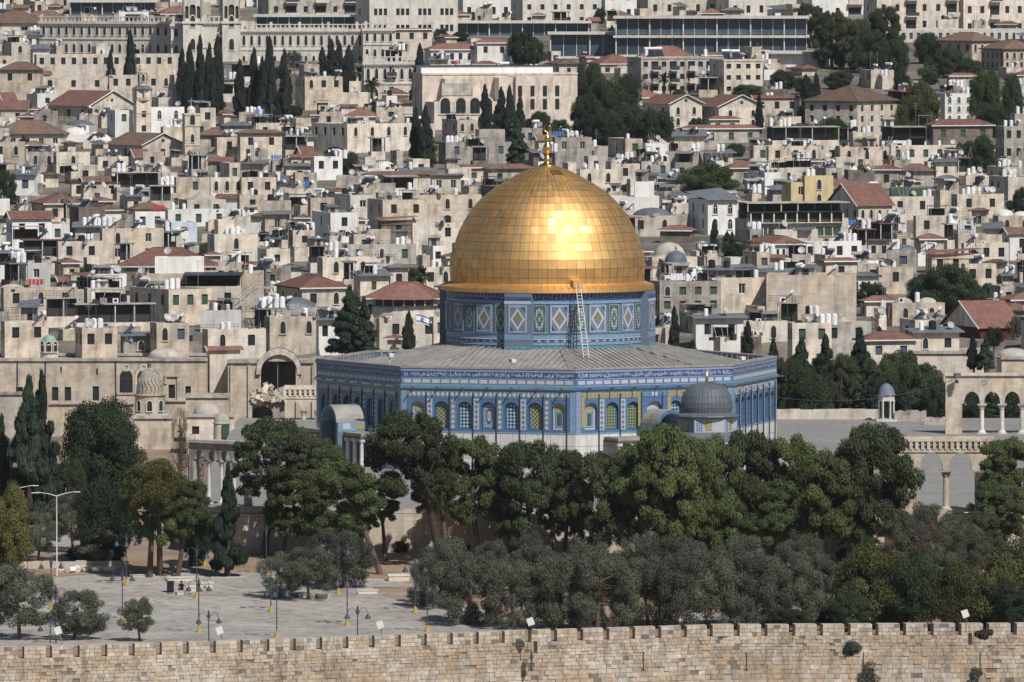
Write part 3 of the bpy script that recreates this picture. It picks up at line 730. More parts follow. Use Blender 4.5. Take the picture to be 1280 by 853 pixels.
# unit crown radius is 1 and height 1: leaves must not be squashed, so scale (r, r, h) keeps them near square for h ~ r..2r
TREES = 0
def tree(kind, base, ctr_x, ctr_y, zb, zt, r, name, phrase, px, py, group, nv=4, trunk_r=None, lean=True, seedv=None):
    """base: point on the ground; crown centred at (ctr_x,ctr_y) from height zb to zt with radius r (world metres)"""
    global TREES
    TREES += 1
    o = thing(name, base, 'tree', pend=(phrase, px, py), group=group)
    me = crown_proto(kind, (TREES if seedv is None else seedv) % nv)
    c = bpy.data.objects.new('crown', me); col.objects.link(c); c.parent = o
    c.location = (ctr_x-base.x, ctr_y-base.y, zb-base.z); c.scale = (r, r, zt-zb); c.rotation_euler = (0, 0, R.uniform(0, 6.28))
    mb = MB(); H = zt-base.z; tr = trunk_r or max(.12, .028*H)
    mt = bark if kind in ('pine', 'olive', 'bare', 'yellow') else barkd
    top = Vector((ctr_x-base.x, ctr_y-base.y, zb-base.z+(zt-zb)*.7))
    k1 = Vector((top.x*.45, top.y*.45, top.z*.5)) + Vector((R.uniform(-.25, .25), 0, 0))
    mb.tube([(0, 0, -.4), (0, 0, .1), k1, top], [tr*1.5, tr, tr*.72, tr*.2], mt, 8)
    if kind not in ('cypress', 'conifer'):
        for i in range(7):
            t = R.uniform(.35, .85); s_ = k1.lerp(top, (t-.35)/.6) if t > .4 else k1*1.0
            a = R.uniform(0, 6.28); q = R.uniform(.45, .8)*r
            e = Vector((top.x+q*math.cos(a), top.y+q*math.sin(a), zb-base.z+(zt-zb)*R.uniform(.3, .8)))
            mb.tube([s_, s_.lerp(e, .5)+Vector((0, 0, -.15)), e], [tr*.45, tr*.3, tr*.08], mt, 5)
    mb.build('trunk', o)
    return o
def fg_tree(kind, cx, yt, yb, hw, bx, by, name, phrase, group='trees on the esplanade', d=None, dd=0):
    b = plaza_pt(bx, by) if d is None else P(bx, by, d)
    if d is None: b.z = plaza_z(b.y)
    d_ = b.y+dd; t = P(cx, yt, d_); u = P(cx, yb, d_)
    return tree(kind, b, t.x, d_, u.z, t.z, hw/S(d_), name, phrase, cx, (yt+yb)/2, group)
pine_ph = 'tall green pine with layered crown'
for i, (cx, yt, yb, hw, bx, by) in enumerate([
    (190, 578, 700, 46, 187, 722), (235, 600, 690, 34, 222, 722), (345, 520, 640, 62, 330, 697), (372, 590, 690, 45, 352, 700), (425, 575, 688, 56, 475, 718), (512, 514, 640, 58, 553, 712), (470, 600, 672, 36, 482, 700),
    (590, 546, 672, 50, 598, 698), (665, 548, 690, 54, 650, 702), (625, 570, 668, 34, 640, 692), (712, 590, 690, 30, 705, 700), (758, 562, 700, 50, 745, 706), (828, 530, 690, 56, 855, 712), (890, 545, 700, 50, 880, 706),
    (935, 535, 700, 56, 915, 702), (985, 545, 690, 50, 967, 702), (1040, 560, 696, 50, 1010, 706), (1092, 530, 690, 58, 1085, 706), (545, 560, 660, 36, 560, 705), (440, 625, 690, 36, 430, 705), (700, 560, 650, 36, 690, 702), (795, 560, 690, 44, 800, 706), (860, 600, 705, 44, 868, 708), (1010, 575, 690, 40, 1020, 704), (1070, 600, 700, 40, 1060, 706), (955, 600, 700, 44, 950, 706), (400, 545, 640, 38, 396, 700), (1262, 548, 650, 44, 1284, 700), (1250, 600, 690, 40, 1262, 706)]):
    fg_tree('pine' if i % 3 != 2 else 'pined', cx, yt, yb-20, hw, bx, by, 'pine_tree', pine_ph if i % 3 != 2 else 'tall dark green pine with full crown', 'pines in front of the shrine')
fg_tree('yellow', 193, 577, 640, 40, 200, 720, 'pine_tree', 'yellow green pine with rounded top', 'pines in front of the shrine', dd=-5)
fg_tree('yellow', 12, 610, 705, 34, 8, 718, 'pine_tree', 'yellow green pine cut by the left edge')
for (cx, yt, yb, hw, by) in [(36, 472, 650, 42, 655), (52, 466, 640, 32, 652), (2, 520, 645, 28, 650), (66, 560, 650, 26, 652)]:
    fg_tree('conifer', cx, yt, yb, hw, cx, by, 'cypress_tree', 'broad dark green cypress on the left', 'cypresses at the left edge')
fg_tree('broad', 127, 503, 606, 54, 127, 640, 'round_tree', 'big round dark green leafy tree')
fg_tree('broad', 132, 518, 612, 46, 134, 642, 'round_tree', 'dark green leafy tree merged with its taller neighbour')
fg_tree('broad', 84, 575, 630, 24, 84, 652, 'round_tree', 'dark green leafy tree')
fg_tree('conifer', 285, 580, 712, 30, 284, 722, 'conifer_tree', 'slender open grey green conifer')
fg_tree('broad', 128, 600, 700, 44, 150, 706, 'round_tree', 'dark leafy tree shading the path')
fg_tree('broad', 245, 640, 700, 26, 238, 708, 'round_tree', 'dark leafy tree')
fg_tree('bare', 236, 545, 625, 30, 236, 668, 'bare_tree', 'grey leafless tree beside the tall arcade')
fg_tree('bare', 225, 508, 560, 12, 225, 600, 'bare_tree', 'small leafless tree against the stone wall')
ol = 'grey green olive tree'
for i, (cx, yt, yb, hw, by) in enumerate([
    (90, 618, 676, 34, 690), (50, 640, 690, 26, 702), (120, 650, 700, 34, 708), (20, 705, 782, 52, 800), (-6, 715, 780, 36, 798), (98, 738, 794, 40, 800), (172, 746, 790, 25, 802), (355, 690, 738, 38, 748), (385, 684, 740, 40, 750), (425, 662, 730, 46, 735),
    (545, 680, 752, 40, 760), (590, 690, 770, 46, 782), (640, 700, 776, 46, 786), (560, 672, 740, 34, 750), (700, 690, 776, 46, 786), (752, 686, 778, 48, 788), (805, 696, 776, 44, 784), (672, 680, 740, 40, 756), (735, 676, 742, 42, 756),
    (850, 690, 768, 46, 786), (905, 700, 776, 46, 786), (945, 692, 776, 46, 786), (990, 700, 772, 42, 784), (880, 676, 740, 44, 758), (935, 670, 740, 42, 752), (1010, 690, 752, 40, 764), (800, 664, 730, 36, 742), (850, 668, 730, 40, 745), (620, 676, 730, 34, 742),
    (1048, 700, 760, 34, 770), (1165, 628, 695, 40, 708), (1128, 640, 700, 36, 712), (1205, 655, 712, 34, 722), (1180, 690, 740, 30, 752), (660, 660, 700, 24, 706), (1000, 668, 712, 34, 730)]):
    fg_tree('olive', cx, yt, (yb if cx < 480 else by-3), hw*1.12, cx+R.uniform(-6, 6), by, 'olive_tree', ol, 'olive trees near the wall')
for (cx, yt, yb, hw, by, kd) in [(1095, 684, 776, 50, 786, 'autumn'), (1140, 700, 778, 44, 788, 'broad'), (1190, 704, 778, 44, 788, 'autumn'), (1235, 690, 778, 52, 788, 'autumn'), (1275, 672, 770, 44, 786, 'autumn'), (1262, 722, 780, 38, 790, 'broad'), (1060, 740, 780, 28, 790, 'broad'), (1084, 672, 720, 16, 730, 'flower'), (985, 762, 782, 24, 790, 'broad'), (1225, 640, 700, 32, 712, 'pined'), (1160, 650, 700, 30, 716, 'bare')]:
    fg_tree(kd, cx, yt, yb, hw, cx, by, 'leafy_tree', 'leafy green tree with yellowing patches' if kd == 'autumn' else 'leafy dark green tree' if kd != 'bare' else 'bare twiggy tree', 'leafy trees on the right behind the wall')
# behind the platform on the right
for (cx, yt, yb, hw, d, kd) in [(967, 424, 540, 16, 1096, 'cypress'), (1002, 424, 545, 40, 1094, 'conifer'), (985, 445, 545, 26, 1090, 'pined'), (1032, 420, 545, 40, 1097, 'conifer'), (1052, 440, 545, 28, 1090, 'pined'), (1075, 412, 545, 40, 1099, 'conifer'), (1015, 465, 545, 30, 1088, 'broad'), (1090, 470, 545, 30, 1088, 'conifer'),
        (1098, 445, 535, 30, 1092, 'pined'), (1125, 436, 530, 36, 1095, 'pined'), (1150, 452, 535, 34, 1093, 'pined'), (1172, 475, 545, 22, 1090, 'broad'), (1110, 470, 540, 30, 1089, 'broad'),
        (1205, 480, 560, 26, 1092, 'broad'), (1235, 485, 560, 30, 1090, 'conifer'), (1262, 480, 560, 28, 1091, 'broad'), (1288, 478, 560, 26, 1092, 'broad'), (1220, 500, 560, 22, 1088, 'broad')]:
    b = P(cx, 500, d); b.z = -3
    t = P(cx, yt, d); u = P(cx, yb, d)
    tree(kd, b, t.x, d, max(u.z, -1.5), t.z, hw/S(d), 'cypress_tree' if kd == 'cypress' else 'conifer_tree' if kd == 'conifer' else 'leafy_tree', {'cypress': 'narrow dark cypress', 'conifer': 'tall grey green conifer', 'pined': 'dark green pine', 'broad': 'dark leafy tree'}[kd]+' behind the paved platform', cx, (yt+yb)/2, 'trees behind the platform')
CITY_TREES = []
def city_tree(kind, cx, yt, yb, hw, phrase, name=None, grp='trees among the city houses', dshift=0):
    d = DY(yb)+dshift; b = P(cx, yb, d); t = P(cx, yt, d)
    CITY_TREES.append((cx-hw, cx+hw, yt, yb))
    b2 = b.copy(); b2.z -= 2
    frac = .04 if kind in ('cypress', 'conifer') else .06
    tree(kind, b2, b.x, d, b.z+(t.z-b.z)*frac, t.z, hw/S(d), name or {'cypress': 'cypress_tree', 'conifer': 'conifer_tree', 'pined': 'pine_tree', 'pine': 'pine_tree', 'bare': 'bare_tree'}.get(kind, 'leafy_tree'), phrase, cx, (yt+yb)/2, grp, nv=3)
for (cx, yt, yb, hw) in [(163, 38, 125, 11), (138, 64, 120, 8), (228, 62, 140, 10), (237, 57, 146, 11), (250, 46, 140, 10), (262, 56, 148, 11), (272, 46, 144, 12), (300, 76, 148, 11), (318, 62, 146, 12), (328, 72, 150, 10), (337, 48, 148, 12), (356, 64, 152, 13),
        (403, 60, 112, 11), (414, 50, 108, 11), (424, 52, 112, 10), (436, 58, 122, 12), (525, 56, 128, 11), (520, 136, 204, 11), (532, 133, 206, 12), (606, 107, 172, 10), (626, 110, 168, 11), (637, 108, 170, 10), (862, 30, 70, 9), (949, 118, 168, 7), (843, 384, 444, 10), (935, 402, 450, 9),
        (511, 390, 440, 11), (866, 425, 446, 7), (1007, 95, 160, 12), (1020, 92, 158, 10), (650, 120, 170, 9), (893, 275, 318, 8), (1216, 420, 462, 10), (662, 4, 26, 5), (722, 4, 28, 8), (877, 6, 18, 6)]:
    city_tree('cypress', cx, yt, yb, hw, 'narrow dark cypress', grp='cypresses on the hillside')
for (cx, yt, yb, hw) in [(437, 358, 448, 34), (455, 372, 448, 26), (648, 150, 212, 20), (642, 134, 180, 14), (1232, 420, 464, 16), (915, 290, 322, 14), (1075, 98, 160, 12)]:
    city_tree('conifer', cx, yt, yb, hw, 'bushy dark conifer')
for i, (cx, yt, yb, hw, kd) in enumerate([(735, 82, 150, 26, 'broad'), (758, 100, 175, 28, 'broad'), (785, 95, 140, 20, 'broad'), (790, 130, 180, 28, 'broad'), (820, 138, 182, 24, 'broad'), (755, 140, 186, 24, 'broad'), (730, 120, 170, 20, 'broad'), (650, 40, 82, 16, 'broad'), (668, 50, 84, 14, 'broad'),
        (1012, 4, 60, 20, 'pined'), (1040, 12, 86, 26, 'pined'), (1070, 22, 88, 24, 'pined'), (1105, 8, 80, 26, 'pined'), (1090, 40, 92, 24, 'broad'), (1120, 50, 96, 18, 'broad'), (1160, 42, 80, 20, 'broad'), (1185, 60, 98, 22, 'broad'), (1212, 74, 100, 20, 'broad'),
        (1152, 104, 168, 26, 'yellow'), (1135, 118, 168, 20, 'yellow'), (1232, 86, 170, 22, 'flower'), (1265, 96, 168, 16, 'broad'), (1240, 130, 172, 24, 'broad'), (1128, 92, 120, 12, 'broad'), (980, 88, 112, 18, 'broad'), (1050, 90, 112, 22, 'broad'), (1160, 82, 100, 14, 'flower'),
        (886, 206, 248, 40, 'flower'), (1185, 332, 392, 42, 'broad'), (1160, 345, 388, 30, 'broad'), (1210, 350, 392, 26, 'broad'), (1088, 354, 384, 22, 'broad'), (8, 214, 250, 14, 'broad'), (437, 196, 222, 12, 'broad'), (418, 184, 200, 14, 'broad'), (1225, 172, 216, 22, 'broad'), (1205, 180, 214, 18, 'broad'),
        (520, 335, 362, 14, 'flower'), (1155, 274, 292, 10, 'broad'), (250, 310, 328, 9, 'broad'), (330, 290, 308, 12, 'broad'), (1276, 236, 268, 12, 'broad'), (103, 104, 118, 12, 'flower'), (935, 106, 122, 22, 'flower'), (965, 140, 165, 10, 'bare'), (870, 148, 170, 12, 'broad'), (1040, 148, 176, 20, 'broad'), (1000, 155, 172, 24, 'broad'),
        (575, 40, 52, 12, 'broad'), (1195, 8, 30, 10, 'broad'), (800, 88, 118, 14, 'bare'), (750, 10, 30, 8, 'broad'), (460, 80, 100, 10, 'flower'), (350, 84, 98, 12, 'flower'), (920, 180, 196, 14, 'broad'), (1268, 395, 425, 12, 'olive'), (920, 305, 325, 12, 'broad'), (675, 140, 168, 16, 'broad'), (700, 150, 172, 14, 'broad')]):
    city_tree(kd, cx, yt, yb, hw, {'broad': 'bushy dark green tree', 'pined': 'tall spreading pine', 'yellow': 'yellow green leafy tree', 'flower': 'bright green leafy tree', 'bare': 'bare twiggy tree', 'olive': 'grey green tree'}[kd])
# palms
def palm(cx, yt, yb, d, base, phrase, hh=None):
    s_ = S(d); H = (yb-yt)/s_; o = thing('palm_tree', base, 'palm', pend=(phrase, cx, (yt+yb)/2), group='palms on the hillside')
    mb = MB(); mb.tube([(0, 0, -2), (0, 0, H*.75)], [.32, .24], barkd, 8); mb.build('trunk', o)
    mb = MB(); fr = fol['flower']
    for k in range(34):
        a = k*2.4; e = R.uniform(-.3, 1.3); L = H*.42
        prev = Vector((0, 0, H*.75)); d_ = Vector((math.cos(a)*math.cos(e), math.sin(a)*math.cos(e), math.sin(e)))
        for t in range(4):
            nx = prev + d_*(L/4); side = d_.cross(Vector((0, 0, 1))).normalized()*(.34 if t < 3 else .12)
            mb.poly([prev-side, prev+side, nx+side*.8, nx-side*.8], fr); prev = nx; d_ = (d_+Vector((0, 0, -.28))).normalized()
    mb.build('fronds', o)
for cx, yt, yb, ph in [(465, 98, 128, 'low wide palm with drooping fronds'), (450, 82, 118, 'palm with bushy fronds'), (577, 130, 156, 'short palm in front of the arches'), (830, 92, 122, 'shaggy palm with a thick trunk'), (528, 336, 364, 'short palm beside the cream house')]:
    d = DY(yb); palm(cx, yt, yb, d, P(cx, yb, d), ph); CITY_TREES.append((cx-12, cx+12, yt, yb))
# ------------------------------------------------------------------ structures round the platform
def wall_thing(name, px0, px1, d, zb, zt, cat, label, dep=8.0, mt='tan', ops=(), holes=(), rz=0, name2='wall_face', cop=True):
    """stone building front between two photo columns at distance d; holes in px/py"""
    a = P(px0, 500, d); W = (px1-px0)/S(d)
    o = thing(name, (a.x, d, zb), cat, label, rz=rz)
    hs = []
    for (x0, x1, y0, y1) in holes:
        hs.append(((x0-px0)/S(d), (x1-px0)/S(d), P(0, y1, d).z-zb, P(0, y0, d).z-zb))
    mb = MB(); cells(mb, (0, 0, 0), (1, 0, 0), W, -2, zt-zb, hs, .35, stone[mt])
    H = zt-zb
    mb.box(0, 0, -2, W, dep, H, stone[mt], skip='ft')
    mb.box(0, .4, H-.4, W, dep-.4, H-.38, roofflat, skip='blrfk')
    mb.build(name2, o)
    if cop:
        mb = MB(); mb.box(-.1, -.25, H-.25, W+.1, .35, H+.12, stone['grey']); mb.box(-.1, dep-.3, H-.25, W+.1, dep+.1, H+.1, stone['grey']); mb.build('cornice', o)
    for (u0, u1, z0, z1) in hs: window_box(o, (u0+u1)/2, z0, u1-u0, z1-z0, .3, 'bars')
    return o, W, H
def _win(kind):
    mb = MB(); fr = {'white': frame_w, 'dark': frame_d, 'bars': frame_d, 'blue': shutter_b, 'green': shutter_g}[kind]
    mb.box(-.5, .0, 0, .5, .06, 1, glass if kind not in ('blue', 'green') else fr)
    if kind == 'bars':
        for i in range(1, 4): mb.box(-.5+i*.25-.02, -.04, 0, -.5+i*.25+.02, 0, 1, fr)
        for i in range(1, 5): mb.box(-.5, -.04, i*.2-.015, .5, 0, i*.2+.015, fr)
    else:
        for x0, z0, x1, z1 in ((-.5, 0, .5, .06), (-.5, .94, .5, 1), (-.5, .06, -.42, .94), (.42, .06, .5, .94), (-.03, .06, .03, .94)): mb.box(x0, -.05, z0, x1, 0, z1, fr)
    return Proto(mb, 'window')
WP_ = {k: _win(k) for k in ('white', 'dark', 'bars', 'blue', 'green')}
def window_box(parent, xc, z0, w, h, y, kind, rz=0.0, loc=None):
    return WP_[kind].put('window', parent, loc if loc else (xc, y, z0), rz, (w, 1, h))
def arch_proto(ring, fr=frame_d):
    mb = MB(); arch_fill(mb, 0, .8, 0, .75, .4, -.02, glass)
    arch_wall(mb, -.5, .5, -.08, 1.22, [(0, .8, 0, .75, .4, 0)], .1, ring, y0=-.12) if False else None
    ar_o = arch_pts(0, 1.04, .75, .52); ar_i = arch_pts(0, .8, .75, .4)
    for (a, b), (c, d) in zip(zip(ar_o, ar_i), list(zip(ar_o, ar_i))[1:]):
        mb.poly([(b[0], -.1, b[1]), (a[0], -.1, a[1]), (c[0], -.1, c[1]), (d[0], -.1, d[1])][::-1], ring)
        mb.poly([(b[0], -.1, b[1]), (d[0], -.1, d[1]), (d[0], 0, d[1]), (b[0], 0, b[1])], ring); mb.poly([(a[0], -.1, a[1]), (a[0], 0, a[1]), (c[0], 0, c[1]), (c[0], -.1, c[1])], ring)
    for sx in (-1, 1): mb.box(min(sx*.4, sx*.52), -.1, 0, max(sx*.4, sx*.52), 0, .75, ring)
    mb.box(-.56, -.16, -.1, .56, 0, 0, ring); mb.box(-.02, -.05, 0, .02, -.02, 1.1, fr); mb.box(-.4, -.05, .7, .4, -.02, .74, fr)
    return Proto(mb, 'arched_window')
AW = {'tan': arch_proto(stone['tan']), 'cream': arch_proto(stone['cream']), 'white': arch_proto(stone['white'], frame_w), 'pale': arch_proto(stone['pale'])}
def arched_window(parent, xc, z0, w, h, ring='cream', loc=None, rz=0.0):
    return AW[ring if ring in AW else 'cream'].put('arched_window', parent, loc or (xc, 0, z0), rz, (w, 1, h/1.15))
# --- long stone building on the left
D3 = 1098.0
zz = lambda y, d=D3: P(0, y, d).z
o, W, H = wall_thing('stone_building', -40, 259, D3, zz(575), zz(449), 'building', 'long old stone building with barred windows behind the left trees', 14, 'tan',
    holes=[(65, 73, 484, 501), (81, 89, 484, 501), (116, 124, 483, 501), (211, 219, 481, 498), (232, 239, 483, 495), (20, 29, 484, 490), (75.5, 77.5, 459, 466), (120.5, 122.5, 461, 469)])
fx = lambda px, d=D3, p0=-40: (px-p0)/S(d)
fz = lambda py: zz(py)-zz(575)
mb = MB()
for y in (504.5,): mb.box(fx(62), -.3, fz(y+1), fx(168), -.003, fz(y-1), stone['grey']); mb.box(fx(205), -.3, fz(y-2.5), W, -.003, fz(y-4.5), stone['grey'])
mb.box(fx(206), -.28, fz(471), fx(225), -.003, fz(468), stone['grey']); mb.box(fx(206), -.2, fz(480), fx(209), -.003, fz(471), stone['grey']); mb.box(fx(222), -.2, fz(501), fx(225), -.003, fz(471), stone['grey'])
for px in (22, 57, 145, 186): mb.tube([(fx(px), -.1, fz(560)), (fx(px), -.1, fz(451))], [.08, .08], darkmetal, 5)
mb.build('string_course', o)
for px in (158, 180):
    arched_window(o, fx(px), fz(491), 2.1, 2.9, 'tan')
    mb = MB(); r0, r1 = .28, .48
    ring = [(math.cos(t), math.sin(t)) for t in [2*math.pi*i/20 for i in range(20)]]
    for i in range(20):
        a, b = ring[i], ring[(i+1) % 20]; mb.poly([(a[0]*r0, -.12, a[1]*r0), (b[0]*r0, -.12, b[1]*r0), (b[0]*r1, -.12, b[1]*r1), (a[0]*r1, -.12, a[1]*r1)], stone['cream']); mb.poly([(a[0]*r1, -.12, a[1]*r1), (b[0]*r1, -.12, b[1]*r1), (b[0]*r1, 0, b[1]*r1), (a[0]*r1, 0, a[1]*r1)], stone['cream'])
    q = mb.build('roundel', o); q.location = (fx(px), 0, fz(460))
def dome_thing(name, px, d, ytop, ybase, hw, ydrum, hwd, mt, mtd, cat, label, fin=True, sides=24, windows=0, carved=0.0):
    s_ = S(d); z0 = P(0, ydrum, d).z; o = thing(name, (P(px, 500, d).x, d+hwd/s_, z0), cat, label)
    r = hw/s_; zb = (ydrum-ybase)/s_; h = (ybase-ytop)/s_
    mb = MB(); pr = [(r*math.cos(t), zb + h*math.sin(t)**.9) for t in [math.pi/2*i/12 for i in range(13)]]; pr[-1] = (.02, zb+h)
    mb.lathe([(r*1.0, zb-.05)]+pr, mt, 32); mb.build('dome', o, smooth=True)
    if carved:
        mb = MB()
        for k in range(20):
            a = 2*math.pi*k/20
            pts = [(math.cos(a+.16*math.sin(i*1.1))*rr*1.02, math.sin(a+.16*math.sin(i*1.1))*rr*1.02, z) for i, (rr, z) in enumerate(pr[:10])]
            mb.tube(pts, [.09]*len(pts), stone['grey'], 4, cap=False)
        mb.build('carving', o)
    rd = hwd/s_; mb = MB(); mb.lathe([(rd, -3), (rd, zb-.15), (rd*1.1, zb-.1), (rd*1.1, zb+.05), (r*.9, zb+.08)], mtd, sides); mb.build('drum', o)
    for k in range(windows):
        a = rad(-90+(k-(windows-1)/2)*360/8); arched_window(o, 0, 0, .8, 1.3, 'cream', loc=(rd*1.0*math.cos(a), rd*1.0*math.sin(a), zb*.25), rz=a+math.pi/2)
    if fin: mb = MB(); mb.tube([(0, 0, zb+h-.1), (0, 0, zb+h+.8)], [.08, .03], darkmetal, 5); mb.lathe([(0, zb+h+.2), (.16, zb+h+.36), (0, zb+h+.52)], darkmetal, 8); mb.build('finial', o)
    return o
dome_thing('domed_fountain', 187, 1075, 461, 494, 16.5, 521, 19, M('carved_stone_dome', (.36, .32, .26), ns=5, na=.3, bump=1), stone['tan'], 'fountain', 'tall carved stone dome on a round tower before the stone building', windows=3, carved=1)
wall_thing('podium', 168, 215, 1070, P(0, 575, 1070).z, P(0, 521, 1070).z, 'wall', 'square stone base under the tall carved dome', 5, 'tan', holes=[(205, 208, 523, 526)])
dome_thing('small_dome', 61, 1102, 419, 431, 10, 443, 11, M('green_copper', rgb(128, 160, 148), .6, na=.15), stone['cream'], 'dome', 'small pale green dome on the long stone building roof', windows=3, sides=8)
dome_thing('small_dome', 207, 1103, 436, 447, 22, 449, 22, domestone, stone['grey'], 'dome', 'low wide stone dome on the long stone building roof', fin=False)
wall_thing('low_house', 233, 292, 1060, P(0, 590, 1060).z, P(0, 519, 1060).z, 'house', 'low cream walled house with a dark window under two domes', 7, 'cream', holes=[(240, 249, 533, 543)])
dome_thing('small_dome', 259, 1062, 503, 519, 18, 521, 19, domestone, stone['cream'], 'dome', 'bigger of two pale domes on the low cream house', fin=False)
o = dome_thing('small_dome', 277, 1050, 518, 529, 10, 548, 10.5, domestone, stone['cream'], 'dome', 'small domed turret with a green door', fin=False)
window_box(o, 0, .1, .9, 1.6, 0, 'green', rz=0, loc=(.5, -1.18, .1))
wall_thing('terrace_wall', 232, 286, 1085, P(0, 575, 1085).z, P(0, 495, 1085).z, 'wall', 'plain stone terrace wall above the two pale domes', 5, 'tan')
# iwan
D4 = 1096.0; a = P(285, 500, D4); z0 = P(0, 560, D4).z; s4 = S(D4)
o = thing('arched_hall', (a.x, D4, z0), 'building', 'old stone hall open through one huge pointed arch')
g = lambda px: (px-285)/s4
h_ = lambda py: P(0, py, D4).z-z0
mb = MB()
arch_wall(mb, g(285), g(392), -2, h_(452), [(g(349), 46/s4, h_(500), h_(468), 25/s4, .4)], 1.2, stone['tan'])
mb.box(g(285), 1.2, -2, g(392), 1.25, h_(452), stone['tan'], skip='f') if False else None
mb.box(g(285), 7, -2, g(392), 7.4, h_(452), stone['grey']); mb.box(g(285), 0, -2, g(285)+.4, 7, h_(452), stone['tan'], skip='f'); mb.box(g(392)-.4, 1.2, -2, g(392), 7, h_(452), stone['tan'])
for px in (290, 312, 372, 392): mb.box(g(px)-.2, -.3, -2, g(px)+.2, -.003, h_(457), stone['tan'])
mb.box(g(284), -.3, h_(454), g(322), .6, h_(450), stone['grey']); mb.box(g(376), -.3, h_(454), g(394), .6, h_(450), stone['grey'])
ri = arch_pts(g(349), 46/s4, h_(468), 25/s4, 16, .4); ro_ = arch_pts(g(349), 57/s4, h_(468), 33/s4, 16, .4)
two = [stone['cream'], stone['brown'], stone['tan']]
for i in range(16):
    m_ = two[0] if i % 2 else two[2]
    mb.poly([(ri[i][0], -.45, ri[i][1]), (ri[i+1][0], -.45, ri[i+1][1]), (ro_[i+1][0], -.45, ro_[i+1][1]), (ro_[i][0], -.45, ro_[i][1])], m_)
    mb.poly([(ro_[i][0], -.45, ro_[i][1]), (ro_[i+1][0], -.45, ro_[i+1][1]), (ro_[i+1][0], 1.8, ro_[i+1][1]), (ro_[i][0], 1.8, ro_[i][1])], lead)
    mb.poly([(ri[i][0], -.45, ri[i][1]), (ri[i][0], 0, ri[i][1]), (ri[i+1][0], 0, ri[i+1][1]), (ri[i+1][0], -.45, ri[i+1][1])], m_)
mb.build('arch_wall', o)
mb = MB(); mb.box(g(285), 1.2, h_(452)-.1, g(392), 7, h_(452)+.05, roofflat, skip='f'); mb.build('roof', o)
mb = MB(); mb.tube([(g(347), .5, h_(443)), (g(347), .5, h_(490))], [.06, .06], metal, 5); mb.build('hanging_cable', o)
# rubble, broken arch and dentilled gallery in front
D5 = 1088.0; s5 = S(D5)
o = thing('ruined_arch', (P(315, 500, D5).x, D5, P(0, 560, D5).z), 'ruin', 'broken stone arch with rubble in front of the huge pointed arch')
mb = MB(); zb5 = P(0, 560, D5).z
arch_wall(mb, 0, 45/s5, -2, P(0, 494, D5).z-zb5, [(13/s5, 26/s5, P(0, 525, D5).z-zb5, P(0, 517, D5).z-zb5, 9/s5, 0)], 2, stone['grey'])
mb.box(0, 2, -2, 45/s5, 2.3, P(0, 496, D5).z-zb5, stone['brown'])
rr = random.Random(4)
for i in range(90):
    x = rr.uniform(-2, 48)/s5; z = P(0, rr.uniform(482, 500)+abs(x*s5-22)*.3, D5).z-zb5; q = rr.uniform(.2, .55)
    mb.box(-q, -q*.7, -q*.6, q, q*.7, q*.6, stone[rr.choice(('tan', 'grey', 'cream'))], X=Matrix.Translation((x, rr.uniform(-.6, 1.5), z)) @ Matrix.Rotation(rr.uniform(0, 3), 4, 'Y') @ Matrix.Rotation(rr.uniform(0, 3), 4, 'Z'))
mb.build('masonry', o)
def arcade(name, px0, px1, d, yb, yt, nar, label, cat='arcade', yspring=None, pier=.9, cw=None, dent=False, mt='tan', rz=0, endpier=None, col_m=None, roseta=(), zb=None):
    s_ = S(d); zb = P(0, yb, d).z if zb is None else zb; o = thing(name, (P(px0, 500, d).x, d, zb), cat, label, rz=rz)
    W = (px1-px0)/s_/math.cos(rz); H = P(0, yt, d).z-zb; e = endpier if endpier is not None else pier*1.6
    span = (W-2*e)/nar; zs = P(0, yspring, d).z-zb
    mb = MB(); ops = []
    w = span-pier*.55
    for i in range(nar): ops.append((e+span*(i+.5), w, zs-.0, zs, w*.78, .45))
    arch_wall(mb, 0, W, zs-.0, H, ops, 1.0, stone[mt], back=True)
    mb.box(0, 0, -1, e+.02, 1.0, zs, stone[mt], skip='t'); mb.box(W-e-.02, 0, -1, W, 1.0, zs, stone[mt], skip='t')
    mb.box(0, 0, zs, 0, 1, H, stone[mt]); mb.box(W-.001, 0, zs, W, 1, H, stone[mt]); mb.box(-.15, -.25, H, W+.15, 1.25, H+.32, stone['cream'])
    if dent:
        mb.box(-.1, -.12, H-1.15, W+.1, -.003, H-.95, stone['cream']); mb.box(-.05, .0, H+.32, W, 1.0, H+.5, stone['tan'])
        n = int(W/.62)
        for i in range(n): mb.box((i+.5)*W/n-.12, -.02, H-.72, (i+.5)*W/n+.12, .0, H-.4, frame_d, skip='k'); mb.box((i)*W/n-.16, -.2, H-.85, i*W/n+.16, -.003, H, stone['cream'])
    mb.build('arch_wall', o)
    cm = col_m or marble
    for i in range(1, nar):
        x = e+span*i; mb = MB(); r_ = pier*.3
        mb.lathe([(r_*1.7, 0), (r_*1.7, .25), (r_*1.2, .4), (r_, .5), (r_*.9, zs-.75), (r_*1.1, zs-.7), (r_*1.6, zs-.2), (r_*1.9, zs-.15)], cm, 12, o=(x, .5, 0)); mb.box(x-r_*2, .5-r_*2, zs-.2, x+r_*2, .5+r_*2, zs, stone['grey']); mb.box(x-r_*2, .5-r_*2, -.3, x+r_*2, .5+r_*2, .12, cm)
        mb.build('column', o, smooth=False)
    for x in roseta:
        mb = MB(); q = (x-px0)/s_
        for k in range(8):
            t = k*math.pi/4; mb.poly([(q+.08*math.cos(t-.5), -.015, zs+2.55+.08*math.sin(t-.5)), (q+.42*math.cos(t-.16), -.015, zs+2.55+.42*math.sin(t-.16)), (q+.42*math.cos(t+.16), -.015, zs+2.55+.42*math.sin(t+.16))], frame_d)
        mb.build('rosette', o)
    return o
